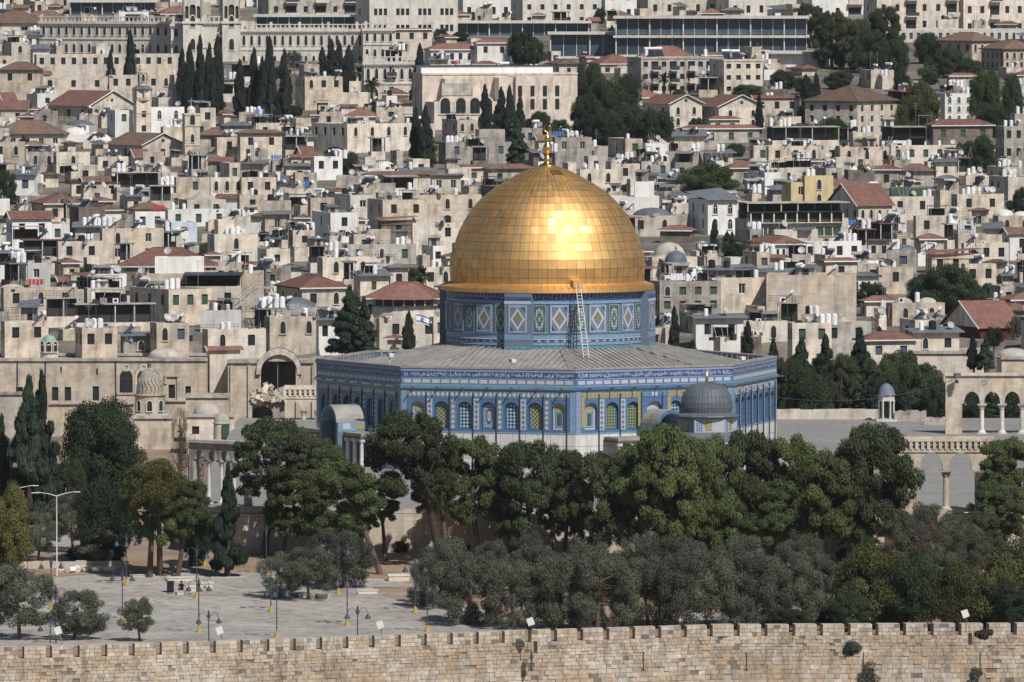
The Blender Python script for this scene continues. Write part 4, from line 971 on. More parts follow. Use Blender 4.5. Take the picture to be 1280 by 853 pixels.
arcade('arcade', 1182, 1324, 1051, 543.5, 470, 4, 'tall stone arcade with white columns and a small rosette on the right', yspring=505, pier=.95, endpier=2.0, roseta=(1230,), zb=0, col_m=stone['pale'])
arcade('arcade', 1124, 1242, 908.5, 640, 552, 2, 'two arched stone arcade at the platform edge with a row of square holes', yspring=588, pier=1.1, endpier=1.9, dent=True, col_m=stone['tan'], zb=0)
arcade('arcade', 236, 312, 921, 633, 553, 4, 'slender shaded arcade at the left corner of the platform', yspring=574, pier=.7, endpier=.6, mt='grey', zb=0, rz=rad(-38), dent=False)
arcade('gallery', 356, 420, 1082, 560, 487, 3, 'low stone gallery with small square holes left of the shrine', yspring=512, pier=1.0, endpier=.6, dent=True)
o = thing('floodlight', P(1195, 470, 1050), 'floodlight', 'grey floodlights fixed to the corner of the three arched arcade')
mb = MB(); mb.box(-.4, -.5, -.2, .4, -.1, .35, lead, X=Matrix.Rotation(rad(30), 4, 'Z')); mb.box(-.15, -.4, -.9, .3, -.05, -.5, darkmetal); mb.tube([(0, -.1, -.9), (0, -.1, .2)], [.05, .05], darkmetal, 5); mb.build('lamp_housing', o)
# kiosk
d = 1079.0; b = P(1108, 527, d); b.z = 0; o = thing('domed_kiosk', b, 'kiosk', 'small open kiosk with slim columns and a blue grey dome')
mb = MB(); r = 1.05; mb.lathe([(r*1.05, 3.3), (r, 3.45), (.95, 3.9), (.75, 4.3), (.42, 4.62), (.02, 4.78)], M('blue_grey_dome', rgb(104, 112, 126), .6), 20); mb.build('dome', o, smooth=True)
mb = MB(); mb.lathe([(.98, 2.55), (1.0, 3.2), (1.12, 3.25), (1.12, 3.38), (.9, 3.42)], marble, 6); mb.box(-1.3, -1.3, -.1, 1.3, 1.3, .25, marble); mb.build('canopy', o)
for k in range(6):
    a = k*math.pi/3; mb = MB(); mb.tube([(.92*math.cos(a), .92*math.sin(a), .2), (.92*math.cos(a), .92*math.sin(a), 2.7)], [.11, .1], marble, 8); mb.box(.92*math.cos(a)-.15, .92*math.sin(a)-.15, 2.45, .92*math.cos(a)+.15, .92*math.sin(a)+.15, 2.65, marble); mb.build('column', o)
# low walls at the far edge of the platform
def lowwall(px0, y0, px1, y1, d, h, mt, lab):
    a = P(px0, y0, d); o = thing('low_wall', (a.x, d, 0), 'wall', lab); W = (px1-px0)/S(d); mb = MB(); n = 8
    for i in range(n): mb.box(i*W/n, 0, -.3, (i+1)*W/n, .7, h*R.uniform(.92, 1.06), stone[mt])
    mb.build('masonry', o)
lowwall(968, 540, 1098, 526, 1083, 1.25, 'cream', 'pale low parapet wall between the shrine and the domed kiosk')
lowwall(1118, 526, 1158, 526, 1078, 1.35, 'grey', 'grey low parapet wall right of the domed kiosk')
lowwall(1155, 533, 1186, 533, 1071, .9, 'grey', 'lower end of the grey parapet wall beside the arcade')
def cable(p, q, sag, lab, r=.035):
    o = thing('cable', p, 'cable', lab); v = q-p; mb = MB()
    mb.tube([v*t + Vector((0, 0, -sag*4*t*(1-t))) for t in [i/20 for i in range(21)]], [r]*21, darkmetal, 4); mb.build('wire', o)
cable(P(966, 496, 1000), P(1190, 476, 1050), 1.3, 'thin dark cable sagging from the shrine to the arcade')
# right side walls
D6 = 1106.0
wall_thing('stone_building', 1140, 1236, D6, P(0, 530, D6).z, P(0, 440, D6).z, 'building', 'pale stone building with one green window above the right arcade', 9, 'pink', holes=[(1154, 1163, 456, 468)])
wall_thing('stone_house', 1252, 1300, D6-6, P(0, 530, D6).z, P(0, 447, D6-6).z, 'house', 'stone house corner cut by the right edge above the arcade', 9, 'tan')
dome_thing('small_dome', 1268, D6-4, 436, 447, 20, 448, 21, domestone, stone['cream'], 'dome', 'low grey stone dome at the right edge above the arcade', fin=False)
wall_thing('garden_wall', 985, 1160, 1109, P(0, 530, 1109).z, P(0, 462, 1109).z, 'wall', 'long plain wall behind the conifers right of the shrine', 6, 'grey')
wall_thing('terrace_house', -45, 30, 1094, P(0, 575, 1094).z, P(0, 491, 1094).z, 'house', 'low grey stone house at the far left edge', 6, 'grey')
wall_thing('shed', 258, 288, 1106, P(0, 560, 1106).z, P(0, 468, 1106).z, 'shed', 'shaded lean-to shed between the long stone building and the arched hall', 4, 'brown', holes=[(260, 270, 470, 480), (272, 278, 462+10, 484)])
wall_thing('city_backdrop_wall', 390, 420, 1100, P(0, 560, 1100).z, P(0, 448, 1100).z, 'wall', 'plain pale wall just left of the shrine', 5, 'tan')
# ------------------------------------------------------------------ roof furniture shared by the houses
def _clut():
    out = {}
    mb = MB(); mb.tube([(0, 0, .15), (0, 0, 1.5)], [.36, .36], whitep, 10); mb.tube([(0, 0, 1.5), (0, 0, 1.6)], [.3, .1], whitep, 10); mb.box(-.35, -.35, 0, .35, .35, .14, metal); out['water_tank'] = Proto(mb, 'water_tank')
    mb = MB(); mb.tube([(0, 0, .3), (0, 0, 1.5)], [.55, .55], blackp, 12); mb.tube([(0, 0, 1.5), (0, 0, 1.65)], [.5, .2], blackp, 12); mb.box(-.5, -.5, 0, .5, .5, .3, metal); out['black_tank'] = Proto(mb, 'black_tank')
    mb = MB(); X = Matrix.Rotation(rad(40), 4, 'X')
    mb.box(-.9, -1.0, 0, -.02, 1.0, .08, panelm, X=Matrix.Translation((0, 0, .75)) @ X); mb.box(.02, -1.0, 0, .9, 1.0, .08, panelm, X=Matrix.Translation((0, 0, .75)) @ X)
    mb.tube([(-.95, .85, 1.75), (.95, .85, 1.75)], [.27, .27], whitep, 10)
    for x in (-.85, .85): mb.tube([(x, .8, 0), (x, .8, 1.5)], [.04, .04], metal, 4); mb.tube([(x, -.7, 0), (x, .8, 1.4)], [.04, .04], metal, 4)
    out['solar_heater'] = Proto(mb, 'solar_heater')
    mb = MB(); mb.tube([(0, 0, 0), (0, 0, .9)], [.04, .04], metal, 5)
    mb.lathe([(.02, 0), (.3, .05), (.55, .17), (.62, .24)], M('dish_grey', (.42, .42, .42), .5, orand=.25), 14); k = len(mb.v)
    X = Matrix.Translation((0, -.1, 1.1)) @ Matrix.Rotation(rad(62), 4, 'X') @ Matrix.Rotation(0, 4, 'Z')
    mb.v = [p if i < 10 else tuple(X @ Vector(p)) for i, p in enumerate(mb.v)]; out['satellite_dish'] = Proto(mb, 'satellite_dish')
    mb = MB(); mb.tube([(0, 0, 0), (0, 0, 4.5)], [.04, .025], metal, 4)
    for z, w in ((4.3, .5), (3.9, .6), (3.5, .4)): mb.tube([(-w, 0, z), (w, 0, z)], [.02, .02], metal, 4)
    out['antenna'] = Proto(mb, 'antenna')
    mb = MB(); mb.box(-.4, -.2, .1, .4, .2, .75, whitep); mb.tube([(0, -.21, .42), (0, -.2, .42)], [.25, .25], frame_d, 10); mb.box(-.4, -.2, 0, .4, .2, .1, metal); out['air_conditioner'] = Proto(mb, 'air_conditioner')
    for v in range(6):
        rg = random.Random(40+v); mb = MB(); w, d, h = rg.uniform(1.4, 2.8), rg.uniform(1.2, 2.2), rg.uniform(1.3, 2.1); am = (tile['grey'], roofflat, metal, darkmetal, stone['grey'], tile['red'])[v]
        mb.box(-w/2, 0, 0, w/2, d, h, (stone['grey'], stone['white'], stone['brown'], stone['cream'])[v % 4]); mb.box(-w*.3, -.03, .1, w*.15, 0, h*.8, frame_d, skip='k')
        mb.poly([(-w/2-.3, -.5, h-.05), (w/2+.3, -.5, h-.05), (w/2+.3, d+.2, h+.35), (-w/2-.3, d+.2, h+.35)], am); out['shed%d' % v] = Proto(mb, 'shed')
    for v in range(6):
        rg = random.Random(60+v); mb = MB()
        for j in range(9):
            q = rg.uniform(.12, .45); x, y = rg.uniform(-1.6, 1.6), rg.uniform(-.8, .8)
            mb.box(-q, -q*.6, 0, q, q*.6, q*rg.uniform(.8, 2.6), rg.choice((metal, frame_d, stone['grey'], darkmetal, tile['brown'], roofflat, blackp)), X=Matrix.Translation((x, y, 0)) @ Matrix.Rotation(rg.uniform(0, 3), 4, 'Z'))
        for j in range(4): x = rg.uniform(-1.8, 1.8); mb.tube([(x, rg.uniform(-.6, .6), 0), (x+rg.uniform(-.8, .8), 0, rg.uniform(1.0, 2.4))], [.035, .035], rg.choice((metal, frame_w, darkmetal)), 4)
        out['roof_junk%d' % v] = Proto(mb, 'roof_junk')
    for v in range(3):
        mb = MB(); w = (2.5, 4, 5.5)[v]
        for z in (.35, .7, 1.05): mb.tube([(-w/2, 0, z), (w/2, 0, z)], [.025, .025], darkmetal, 4)
        for j in range(int(w/.5)+1): mb.tube([(-w/2+j*.5, 0, 0), (-w/2+j*.5, 0, 1.05)], [.02, .02], darkmetal, 4)
        out['roof_railing%d' % v] = Proto(mb, 'roof_railing')
    for v in range(3):
        rg = random.Random(80+v); mb = MB(); w, d, h = (2.6, 3.6, 4.6)[v], 2.2, rg.uniform(1.9, 2.3); am = (tile['grey'], darkmetal, roofflat)[v]
        mb.box(-w/2, 0, h, w/2, d, h+.1, am)
        for x in (-w/2+.1, w/2-.1):
            for y in (.1, d-.1): mb.tube([(x, y, 0), (x, y, h)], [.05, .05], metal, 4)
        mb.box(-w/2+.3, d*.7, 0, w/2-.5, d*.95, h*.8, frame_d); out['roof_shelter%d' % v] = Proto(mb, 'roof_shelter')
    for i, c in enumerate(clothes):
        mb = MB(); mb.tube([(-1.2, 0, 0), (-1.2, 0, 1.7)], [.03, .03], metal, 4); mb.tube([(1.2, 0, 0), (1.2, 0, 1.7)], [.03, .03], metal, 4)
        for j in range(4): mb.box(-1.1+j*.56, -.02, .7+.15*(j % 2), -.65+j*.56, .02, 1.65, c)
        out['washing_line%d' % i] = Proto(mb, 'washing_line')
    return out
CL = _clut()
WSTY = ['dark', 'dark', 'white', 'bars', 'bars', 'blue', 'green', 'dark']
COLN = {'cream': 'cream stone', 'tan': 'tan stone', 'grey': 'weathered grey', 'white': 'white plastered', 'pink': 'pale pinkish stone', 'brown': 'dark stone', 'yellow': 'ochre', 'pale': 'pale limestone', 'blue': 'pale blue'}
ROOFN = {'F': 'flat roof', 'R': 'red hipped roof', 'B': 'brown hipped roof', 'H': 'grey hipped roof', 'G': 'red gabled roof', 'A': 'red gabled front', 'C': 'brown gabled front', 'D': 'low stone dome', 'W': 'white roof dome', 'S': 'grey metal dome roof', 'M': 'sloping metal roof', 'T': 'covered roof terrace', 'N': 'brown gabled roof', 'K': 'red sloping roof', 'P': 'pyramid stone roof'}
HOUSES = []
def roof_shape(o, kind, w, d, h, R_):
    """pitched and domed roofs over a w x d box whose eaves are at h"""
    tm = {'R': 'red', 'G': 'red', 'A': 'red', 'K': 'red', 'B': 'brown', 'C': 'brown', 'N': 'brown', 'H': 'grey', 'M': 'grey'}.get(kind)
    m_ = tile.get(tm); e = .45; mb = MB()
    if kind in 'RBH':
        rise = R_ or .24*min(w, d); i = min(w, d)/2; 
        if w >= d: r0, r1 = (i*.9, d/2), (w-i*.9, d/2)
        else: r0, r1 = (w/2, i*.9), (w/2, d-i*.9)
        a, b, c, f = (-e, -e), (w+e, -e), (w+e, d+e), (-e, d+e); z = h+.02; q0 = (*r0, h+rise); q1 = (*r1, h+rise)
        v = lambda p: (p[0], p[1], z)
        if w >= d: F_ = [[v(a), v(b), q1, q0], [v(b), v(c), q1], [v(c), v(f), q0, q1], [v(f), v(a), q0]]
        else: F_ = [[v(a), v(b), q0], [v(b), v(c), q1, q0], [v(c), v(f), q1], [v(f), v(a), q0, q1]]
        for p in F_: mb.poly(p, m_)
        mb.poly([v(a), v(f), v(c), v(b)], frame_d)
        rdg = [(v(a), q0), (v(b), q1 if w >= d else q0), (q0, q1)]
        for p, q in rdg: mb.tube([p, q], [.09, .09], m_, 5)
        mb.box(-e, -e-.05, h-.12, w+e, -e, h+.06, stone['white'] if tm == 'red' else frame_d); mb.box(-e-.05, -e, h-.12, -e, d+e, h+.06, frame_d)
        mb.build('roof', o)
        if R_ is None and w > 6 and kind != 'H':
            for k in range(random.choice((0, 1, 2))): CL['solar_heater'].put('solar_heater', o, (w*(.3+.25*k), 1.0, h+rise*.35), 0)
    elif kind in 'GN':
        rise = R_ or .28*d; z = h
        for s0, s1, y0, y1, z0, z1 in ((-e, w+e, -e, d/2, z-.1, z+rise), (-e, w+e, d/2, d+e, z+rise, z-.1)):
            mb.poly([(s0, y0, z0), (s1, y0, z0), (s1, y1, z1), (s0, y1, z1)], m_)
        mb.build('roof', o); mb = MB()
        for x in (0, w): mb.poly([(x, 0, h), (x, d, h), (x, d/2, h+rise-.12)], stone['cream']); mb.build('gable', o); mb = MB()
        mb.box(-e-.08, -e, h-.2, -e, -e+.1, h-.05, frame_w); mb.tube([(-e, -e, h-.1), (-e, d/2, h+rise)], [.1, .1], frame_w, 4); mb.build('verge', o)
    elif kind in 'AC':
        rise = R_ or .24*w; z = h
        mb.poly([(-e, -e, z-.1), (w/2, -e, z+rise), (w/2, d+e, z+rise), (-e, d+e, z-.1)], m_); mb.poly([(w/2, -e, z+rise), (w+e, -e, z-.1), (w+e, d+e, z-.1), (w/2, d+e, z+rise)], m_)
        mb.build('roof', o); mb = MB(); mb.poly([(0, d, h), (w, d, h), (w/2, d, h+rise-.1)], stone['cream']); mb.build('gable', o); mb = MB(); mb.poly([(0, -.01, h), (w, -.01, h), (w/2, -.01, h+rise-.1)], stone['cream'])
        for a, b in (((-e, -e, h-.1), (w/2, -e, h+rise)), ((w/2, -e, h+rise), (w+e, -e, h-.1))): mb.tube([a, b], [.1, .1], stone['white'], 4)
        t = [2*math.pi*i/12 for i in range(12)]; mb.poly([(w/2+.35*math.cos(x), -.03, h+rise*.35+.35*math.sin(x)) for x in t][::-1], frame_d); mb.build('gable', o)
    elif kind in 'DWSP':
        r = min(w, d)*.45; 
        if kind == 'P':
            mb.lathe([(r*1.1, h-.1), (.05, h+(R_ or r*.55))], domestone, 8, o=(w/2, d/2, 0)); mb.build('roof', o); return
        if kind == 'S': r = min(w, d)*.5
        hh = R_ or r*(.62 if kind != 'S' else .42)
        pr = [(r*math.cos(t), h-.1+hh*math.sin(t)) for t in [math.pi/2*i/8 for i in range(9)]]; pr[-1] = (.02, h-.1+hh)
        mt = {'D': domestone, 'W': white_dome, 'S': lead}[kind]; n = 2 if (max(w, d) > 2.1*min(w, d) and kind != 'S') else 1
        for k in range(n):
            mb = MB(); cx = w/2 if n == 1 else w*(.27+.46*k); mb.lathe([(r+.15, h-.12), (r+.1, h)]+pr, mt, 28 if kind != 'S' else 16, o=(cx, d/2, 0)); mb.build('dome', o, smooth=kind != 'S')
    elif kind in 'MK':
        rise = R_ or .12*d+.3
        mb.poly([(-.5, -.7, h+.1), (w+.5, -.7, h+.1+(.0 if kind == 'M' else rise)), (w+.5, d+.3, h+.1+rise), (-.5, d+.3, h+.1+rise*.6)], m_)
        mb.box(-.5, -.74, h-.02, w+.5, -.7, h+.1, m_); mb.build('roof', o)
        mb = MB(); mb.poly([(0, 0, h), (w, 0, h), (w, 0, h+.1), (0, 0, h+.1)], frame_d); mb.poly([(w, 0, h), (w, d, h), (w, d, h+rise)], stone['grey']); mb.build('eave', o)
    elif kind == 'T':
        ph = 2.4; mb.box(-.2, -.2, h+ph, w+.2, d*.9, h+ph+.16, R.choice([tile['grey'], roofflat, tile['red']])); 
        mb.box(.3, d*.55, h, w-.3, d*.85, h+ph, frame_d)
        n = max(2, int(w/2.5))
        for i in range(n+1): x = .1+(w-.2)*i/n; mb.tube([(x, .05, h), (x, .05, h+ph)], [.09, .09], frame_w if R.random() < .5 else darkmetal, 4)
        mb.build('roof_terrace', o)
        mb = MB(); 
        for z in (.4, .7, 1.0): mb.tube([(0, 0, h+z), (w, 0, h+z)], [.03, .03], darkmetal, 4)
        mb.build('railing', o)
def volume(o, x0, y0, z0, w, d, h, mt, name='walls', wins=None, side_wins=True, sty=None, par=.45, rr=R, arched=.12, dens=.6):
    """one box of a house with recessed windows in the front and the left side"""
    mb = MB(); fh = [];
    base = z0
    vis0 = 0
    def lay(W):
        out = []
        nc = max(1, int(W/rr.uniform(2.6, 3.6))) if wins is None else wins[0]
        nr = max(1, int((h-.5)/3.1)) if wins is None else wins[1]
        if W < 1.8: return out
        for r_ in range(nr):
            zt = h-.75-(h-.75)/nr*r_ if wins else h-.85-3.1*r_
            hh = min(1.4, (h/nr)*.5) if wins else rr.uniform(1.0, 1.5)
            if zt-hh < .2: continue
            for c in range(nc):
                if wins is None and rr.random() > dens: continue
                xc = W*(c+.5)/nc + (0 if wins else rr.uniform(-.2, .2)); ww = min(.95, W/nc*.45) if wins else rr.uniform(.7, 1.15)
                if xc-ww/2 < .2 or xc+ww/2 > W-.2: continue
                out.append((xc-ww/2, xc+ww/2, zt-hh, zt))
        return out
    hf = lay(w); hs = lay(d) if side_wins else []
    ar = [q for q in hf if (rr.random() < arched if wins is None or len(wins) < 3 else wins[2])]; hf = [q for q in hf if q not in ar]
    m_ = stone[mt]
    cells(mb, (x0, y0, z0), (1, 0, 0), w, -(4 if z0 == 0 else .05), h, hf, .28, m_)
    cells(mb, (x0, y0+d, z0), (0, -1, 0), d, -(4 if z0 == 0 else .05), h, hs, .28, m_)
    B = lambda x, y, z: (x0+x, y0+y, z0+z); lo = -(4 if z0 == 0 else .05)
    mb.poly([B(w, 0, lo), B(w, d, lo), B(w, d, h), B(w, 0, h)], m_); mb.poly([B(w, d, lo), B(0, d, lo), B(0, d, h), B(w, d, h)], m_)
    t = .25
    if par > 0 and w > 1 and d > 1:
        for q in ([B(0, 0, h), B(w, 0, h), B(w-t, t, h), B(t, t, h)], [B(w, 0, h), B(w, d, h), B(w-t, d-t, h), B(w-t, t, h)], [B(w, d, h), B(0, d, h), B(t, d-t, h), B(w-t, d-t, h)], [B(0, d, h), B(0, 0, h), B(t, t, h), B(t, d-t, h)]): mb.poly(q, m_)
        z = h-par
        for a, b in (((t, t), (w-t, t)), ((w-t, t), (w-t, d-t)), ((w-t, d-t), (t, d-t)), ((t, d-t), (t, t))): mb.poly([B(*b, z), B(*a, z), B(*a, h), B(*b, h)], m_)
        mb.poly([B(t, t, z), B(w-t, t, z), B(w-t, d-t, z), B(t, d-t, z)], roofflat)
    else: mb.poly([B(0, 0, h), B(w, 0, h), B(w, d, h), B(0, d, h)], roofflat)
    mb.build(name, o)
    sty = sty or rr.choice(WSTY)
    for (a, b, c, e) in hf: window_box(o, 0, 0, b-a, e-c, 0, sty, loc=(x0+(a+b)/2, y0+.22, z0+c))
    for (a, b, c, e) in ar: arched_window(o, 0, 0, (b-a)*.95, (e-c)*1.15, mt, loc=(x0+(a+b)/2, y0-.002, z0+c-.1))
    for (a, b, c, e) in hs: window_box(o, 0, 0, b-a, e-c, 0, sty, loc=(x0+.22, y0+d-(a+b)/2, z0+c), rz=-math.pi/2)
def clutter(o, w, d, z, n, rr=R, x0=0, y0=0):
    for i in range(int(n*1.6+.5)):
        k = rr.choices(['water_tank', 'solar_heater', 'black_tank', 'satellite_dish', 'antenna', 'air_conditioner', 'washing_line%d' % rr.choice((0, 0, 0, 0, 1, 1, 2)), 'shed%d' % rr.randrange(6), 'roof_junk%d' % rr.randrange(6), 'roof_railing%d' % rr.randrange(3), 'roof_shelter%d' % rr.randrange(3)], (5.5, 6, 1.6, 3.5, 3, 2, .6, 2.6, 6, 3.2, 2))[0]
        p = (x0+rr.uniform(.6, max(.7, w-.6)), y0+rr.uniform(.5, max(.6, d-.6)), z)
        CL[k].put(k.rstrip('012345'), o, p, rr.uniform(-.6, .8) if k != 'solar_heater' else rr.uniform(-2.0, -1.0), scale=[rr.uniform(.78, 1.0)]*3)
        if k == 'water_tank' and rr.random() < .4:
            for j in range(rr.choice((1, 1, 2))): CL[k].put(k, o, (p[0]+.85*(j+1), p[1], z), 0)
def house(x0, x1, yt, yb, sf=0.0, roof='F', mt='cream', wins=None, cl=3, label=None, extra=True, yaw=None, d=None, sty=None, name=None, par=.45, rise=None, dens=.6, dep=None, arched=.12, phrase=None, cat='house'):
    d = d or DY(yb); s_ = S(d); W = (x1-x0)/s_
    if sf > 0:
        sd = sf*W; y = yaw or (math.asin(min(.8, max(.28, sd/12.0)))); dp = sd/math.sin(y); w = (1-sf)*W/math.cos(y)
    elif sf < 0:
        sd = -sf*W; y = -(abs(yaw) if yaw else math.asin(min(.8, max(.28, sd/12.0)))); dp = sd/math.sin(-y); w = (1+sf)*W/math.cos(y)
    else: y = rad(yaw if yaw is not None else R.uniform(-3, 3)); w = W; dp = dep or max(5, min(11, W*.8))
    if sf > 0:
        px = x0+sf*(x1-x0); b = P(px, yb, d)
    else: b = P(x0, yb, d)
    ph = label and None or phrase or f"{COLN[mt]} house with a {ROOFN[roof]}"
    o = thing(name or 'stone_house' if mt in ('cream', 'tan', 'grey', 'pink', 'pale', 'brown') else name or 'plastered_house', b, cat, label, rz=y, pend=None if label else (ph, (x0+x1)/2, (yt+yb)/2), group=None if label else 'houses of the old city')
    h = (yb-yt)/s_
    if roof in 'RBH': rise_ = rise or .24*min(w, dp); hw = h-rise_
    elif roof in 'GN': rise_ = rise or .28*dp; hw = h-rise_*.8
    elif roof in 'AC': rise_ = rise or .24*w; hw = h-rise_
    elif roof in 'DWSP': rise_ = rise; hw = h-(rise or min(w, dp)*.45*(.62 if roof != 'S' else .45))
    elif roof == 'T': rise_ = None; hw = h-2.5
    else: rise_ = rise; hw = h
    hw = max(1.5, hw)
    flat = roof in 'FDWT'
    volume(o, 0, 0, 0, w, dp, hw, mt, wins=wins, sty=sty, par=par if roof in 'FT' else 0, dens=dens, arched=arched)
    if roof != 'F': roof_shape(o, roof, w, dp, hw if roof in 'RBHGNACMKT' else hw, rise_)
    if roof in 'FT' and cl: clutter(o, w, dp, hw-par if roof == 'F' else hw+2.5, cl)
    elif roof in 'DWMS' and cl: clutter(o, w, 1.5, hw, min(2, cl))
    if R.random() < .5 and roof == 'F' and extra and w > 5 and dp > 4:      # rooftop room
        ww = w*R.uniform(.3, .5); q = R.uniform(.3, w-ww-.3); hh = R.uniform(1.8, 2.6)
        volume(o, q, dp*.35, hw-par, ww, dp*.55, hh+par, R.choice((mt, mt, 'white', 'grey')), name='rooftop_room', par=0.2, dens=.5, side_wins=False)
        if R.random() < .5: clutter(o, ww, 1.2, hw+hh-.2, 1, x0=q, y0=dp*.5)
    if wins is None and extra and w > 4.5 and h > 3.5:
        for q_ in range(R.choice((0, 1, 1, 2))):
            aw = w*R.uniform(.3, .55); ax = R.uniform(0.05, w-aw-.05); ad_ = R.uniform(1.6, 4.2); ah = hw*R.uniform(.35, .78)
            amt = R.choice((mt, mt, 'grey', 'white', 'cream')); volume(o, ax, -ad_-q_*.03, 0, aw, ad_, ah, amt, name='annex', par=.25, dens=.55, side_wins=R.random() < .5)
            rr_ = R.random()
            if rr_ < .35: clutter(o, aw, ad_, ah-.25, R.choice((1, 2)), x0=ax, y0=-ad_)
            elif rr_ < .65:
                mb = MB(); zt_ = ah+R.uniform(1.7, 2.2); am = R.choice((tile['grey'], tile['red'], darkmetal, metal, roofflat))
                mb.poly([(ax-.2, -ad_-.3, zt_-.2), (ax+aw+.2, -ad_-.3, zt_-.2), (ax+aw+.2, -.01, zt_+.15), (ax-.2, -.01, zt_+.15)], am)
                for xx in (ax, ax+aw): mb.tube([(xx, -ad_, ah-.3), (xx, -ad_, zt_-.2)], [.05, .05], darkmetal, 4)
                mb.build('awning', o); mb = MB(); mb.box(ax+.2, -.25, ah-.2, ax+aw-.2, -.05, ah+1.6, frame_d); mb.build('doorway', o)
    HOUSES.append((x0, x1, yt, yb, d)); return o
def strip_windows(o, x0, x1, z0, z1, y, n, gm=glass, fm=frame_w, name='window_band', y0=None):
    mb = MB(); mb.box(x0, y, z0, x1, y+.08, z1, gm)
    for i in range(n+1): x = x0+(x1-x0)*i/n; mb.box(x-.06, y-.08, z0, x+.06, y, z1, fm)
    mb.box(x0-.06, y-.1, z0-.08, x1+.06, y, z0, fm); mb.box(x0-.06, y-.1, z1, x1+.06, y, z1+.08, fm)
    return mb.build(name, o)
# ------------------------------------------------------------------ the big buildings along the top
def long_front(name, px0, px1, yt, yb, rows_, cols, mt, label, rz, d=None, balust=True, dep=14, sill_frac=.3, wshape='a', cat='building', cornice=True):
    d = d or DY(yb); s_ = S(d); W = (px1-px0)/s_/math.cos(rz); b = P(px0, yb, d); o = thing(name, b, cat, label, rz=rz)
    H = (yb-yt)/s_; mb = MB(); hs = []
    for r_ in range(rows_):
        for c in range(cols):
            xc = W*(c+.5)/cols; zt = H*(1-(r_+.28)/rows_)
            hs.append((xc, zt))
    fh = H/rows_; ww = min(1.25, W/cols*.42); wh = min(fh*.5, 2.2)
    hol = [(x-ww/2, x+ww/2, z-wh, z) for x, z in hs] if wshape == 'r' else []
    cells(mb, (0, 0, 0), (1, 0, 0), W, -6, H, hol, .35, stone[mt]); mb.box(0, 0, -6, W, dep, H, stone[mt], skip='ft'); mb.box(0, .01, H-.02, W, dep, H, roofflat, skip='blrfk'); mb.build('walls', o)
    for x, z in hs:
        if wshape == 'r': window_box(o, x, z-wh, ww, wh, .28, 'dark')
        elif wshape == 'a': arched_window(o, x, z-wh, ww*1.1, wh, 'pale')
    mb = MB()
    for r_ in range(1, rows_): mb.box(-.05, -.18, H*(1-r_/rows_)-.12, W+.05, -.002, H*(1-r_/rows_)+.12, stone[mt])
    if cornice: mb.box(-.3, -.5, H-.5, W+.3, -.002, H+.05, stone[mt])
    if balust:
        n = int(W/1.0)
        for i in range(n): x = (i+.5)*W/n; mb.box(x-.14, -.35, H+.05, x+.14, -.1, H+.95, stone[mt])
        mb.box(-.2, -.42, H+.95, W+.2, -.02, H+1.15, stone[mt])
        for i in range(0, n, 6): x = (i+.5)*W/n; mb.box(x-.3, -.45, H+.05, x+.3, 0, H+1.6, stone[mt])
        for i in range(int(W/.55)): x = i*.55; mb.box(x-.12, -.38, H-.85, x+.12, -.003, H-.5, stone[mt])
    mb.build('cornice', o)
    HOUSES.append((px0, px1, yt, yb, d)); return o, W, H
dN = DY(78)
o, W, H = long_front('hotel_wing', 50, 215, 27, 70, 2, 17, 'pale', 'long shaded wing of the old pale hotel, left of its twin turrets', rad(-24), d=dN+28)
o, W, H = long_front('hotel_wing', 214, 262, 30, 92, 3, 4, 'pale', 'central hotel block with a big blind arch between the wings', rad(4), d=dN+6)
o, W, H = long_front('hotel_wing', 300, 455, 37, 88, 2, 16, 'pale', 'long sunlit wing of the old pale hotel with two rows of arched windows', rad(3), d=dN+4)
o, W, H = long_front('hotel_wing', 454, 493, 36, 76, 2, 4, 'pale', 'end block of the sunlit hotel wing with three window columns', rad(3), d=dN-6)
o, W, H = long_front('hotel_annex', 455, 518, 78, 132, 2, 6, 'pale', 'pale hotel annex with tiny balconies below the sunlit wing', rad(3), d=DY(128))
for t in (.55,):
    for z in (H*.68, H*.2): mb = MB(); mb.box(W*t-1, -.9, z-.2, W*t+1, 0, z, stone['grey']); mb.box(W*t-1, -.9, z, W*t+1, -.8, z+.8, darkmetal); mb.box(W*t-.45, -.05, z, W*t+.45, 0, z+2.0, glass); mb.build('balcony', o)
for i, (x0, x1, yt, yb, lab) in enumerate(((229, 253, -22, 80, 'left one of the twin square turrets of the pale hotel'), (278, 301, -22, 80, 'right one of the twin square turrets of the pale hotel'))):
    d = dN+2; s_ = S(d); b = P(x0, yb, d); w = (x1-x0)/s_; H = (yb-yt)/s_; o = thing('hotel_turret', b, 'tower', lab, rz=rad(6))
    mb = MB(); z1 = (yb-28)/s_; mb.box(0, 0, -3, w, w, z1, stone['pale']); mb.box(-.3, -.3, z1-.3, w+.3, w+.3, z1+.2, stone['pale'])
    z2 = (yb-12)/s_
    zt_ = (yb+4)/s_
    for zA, zB in ((z1+.2, z1+6.2), (z1+6.6, z1+11)):
        arch_wall(mb, .15, w-.15, zA, zB, [(w/2, w*.32, zA+.6, zA+3.0, .6, 0), (w*.2, w*.18, zA+.6, zA+2.9, .4, 0), (w*.8, w*.18, zA+.6, zA+2.9, .4, 0)], .4, stone['pale'], y0=.15)
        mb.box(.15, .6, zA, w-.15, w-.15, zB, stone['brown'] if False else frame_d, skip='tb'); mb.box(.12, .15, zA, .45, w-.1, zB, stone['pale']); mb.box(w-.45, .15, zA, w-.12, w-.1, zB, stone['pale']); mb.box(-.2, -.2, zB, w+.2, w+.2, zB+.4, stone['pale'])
    mb.build('walls', o)
    for k in range(2): arched_window(o, w/2, 3+k*5, 1.3, 2.4, 'pale')
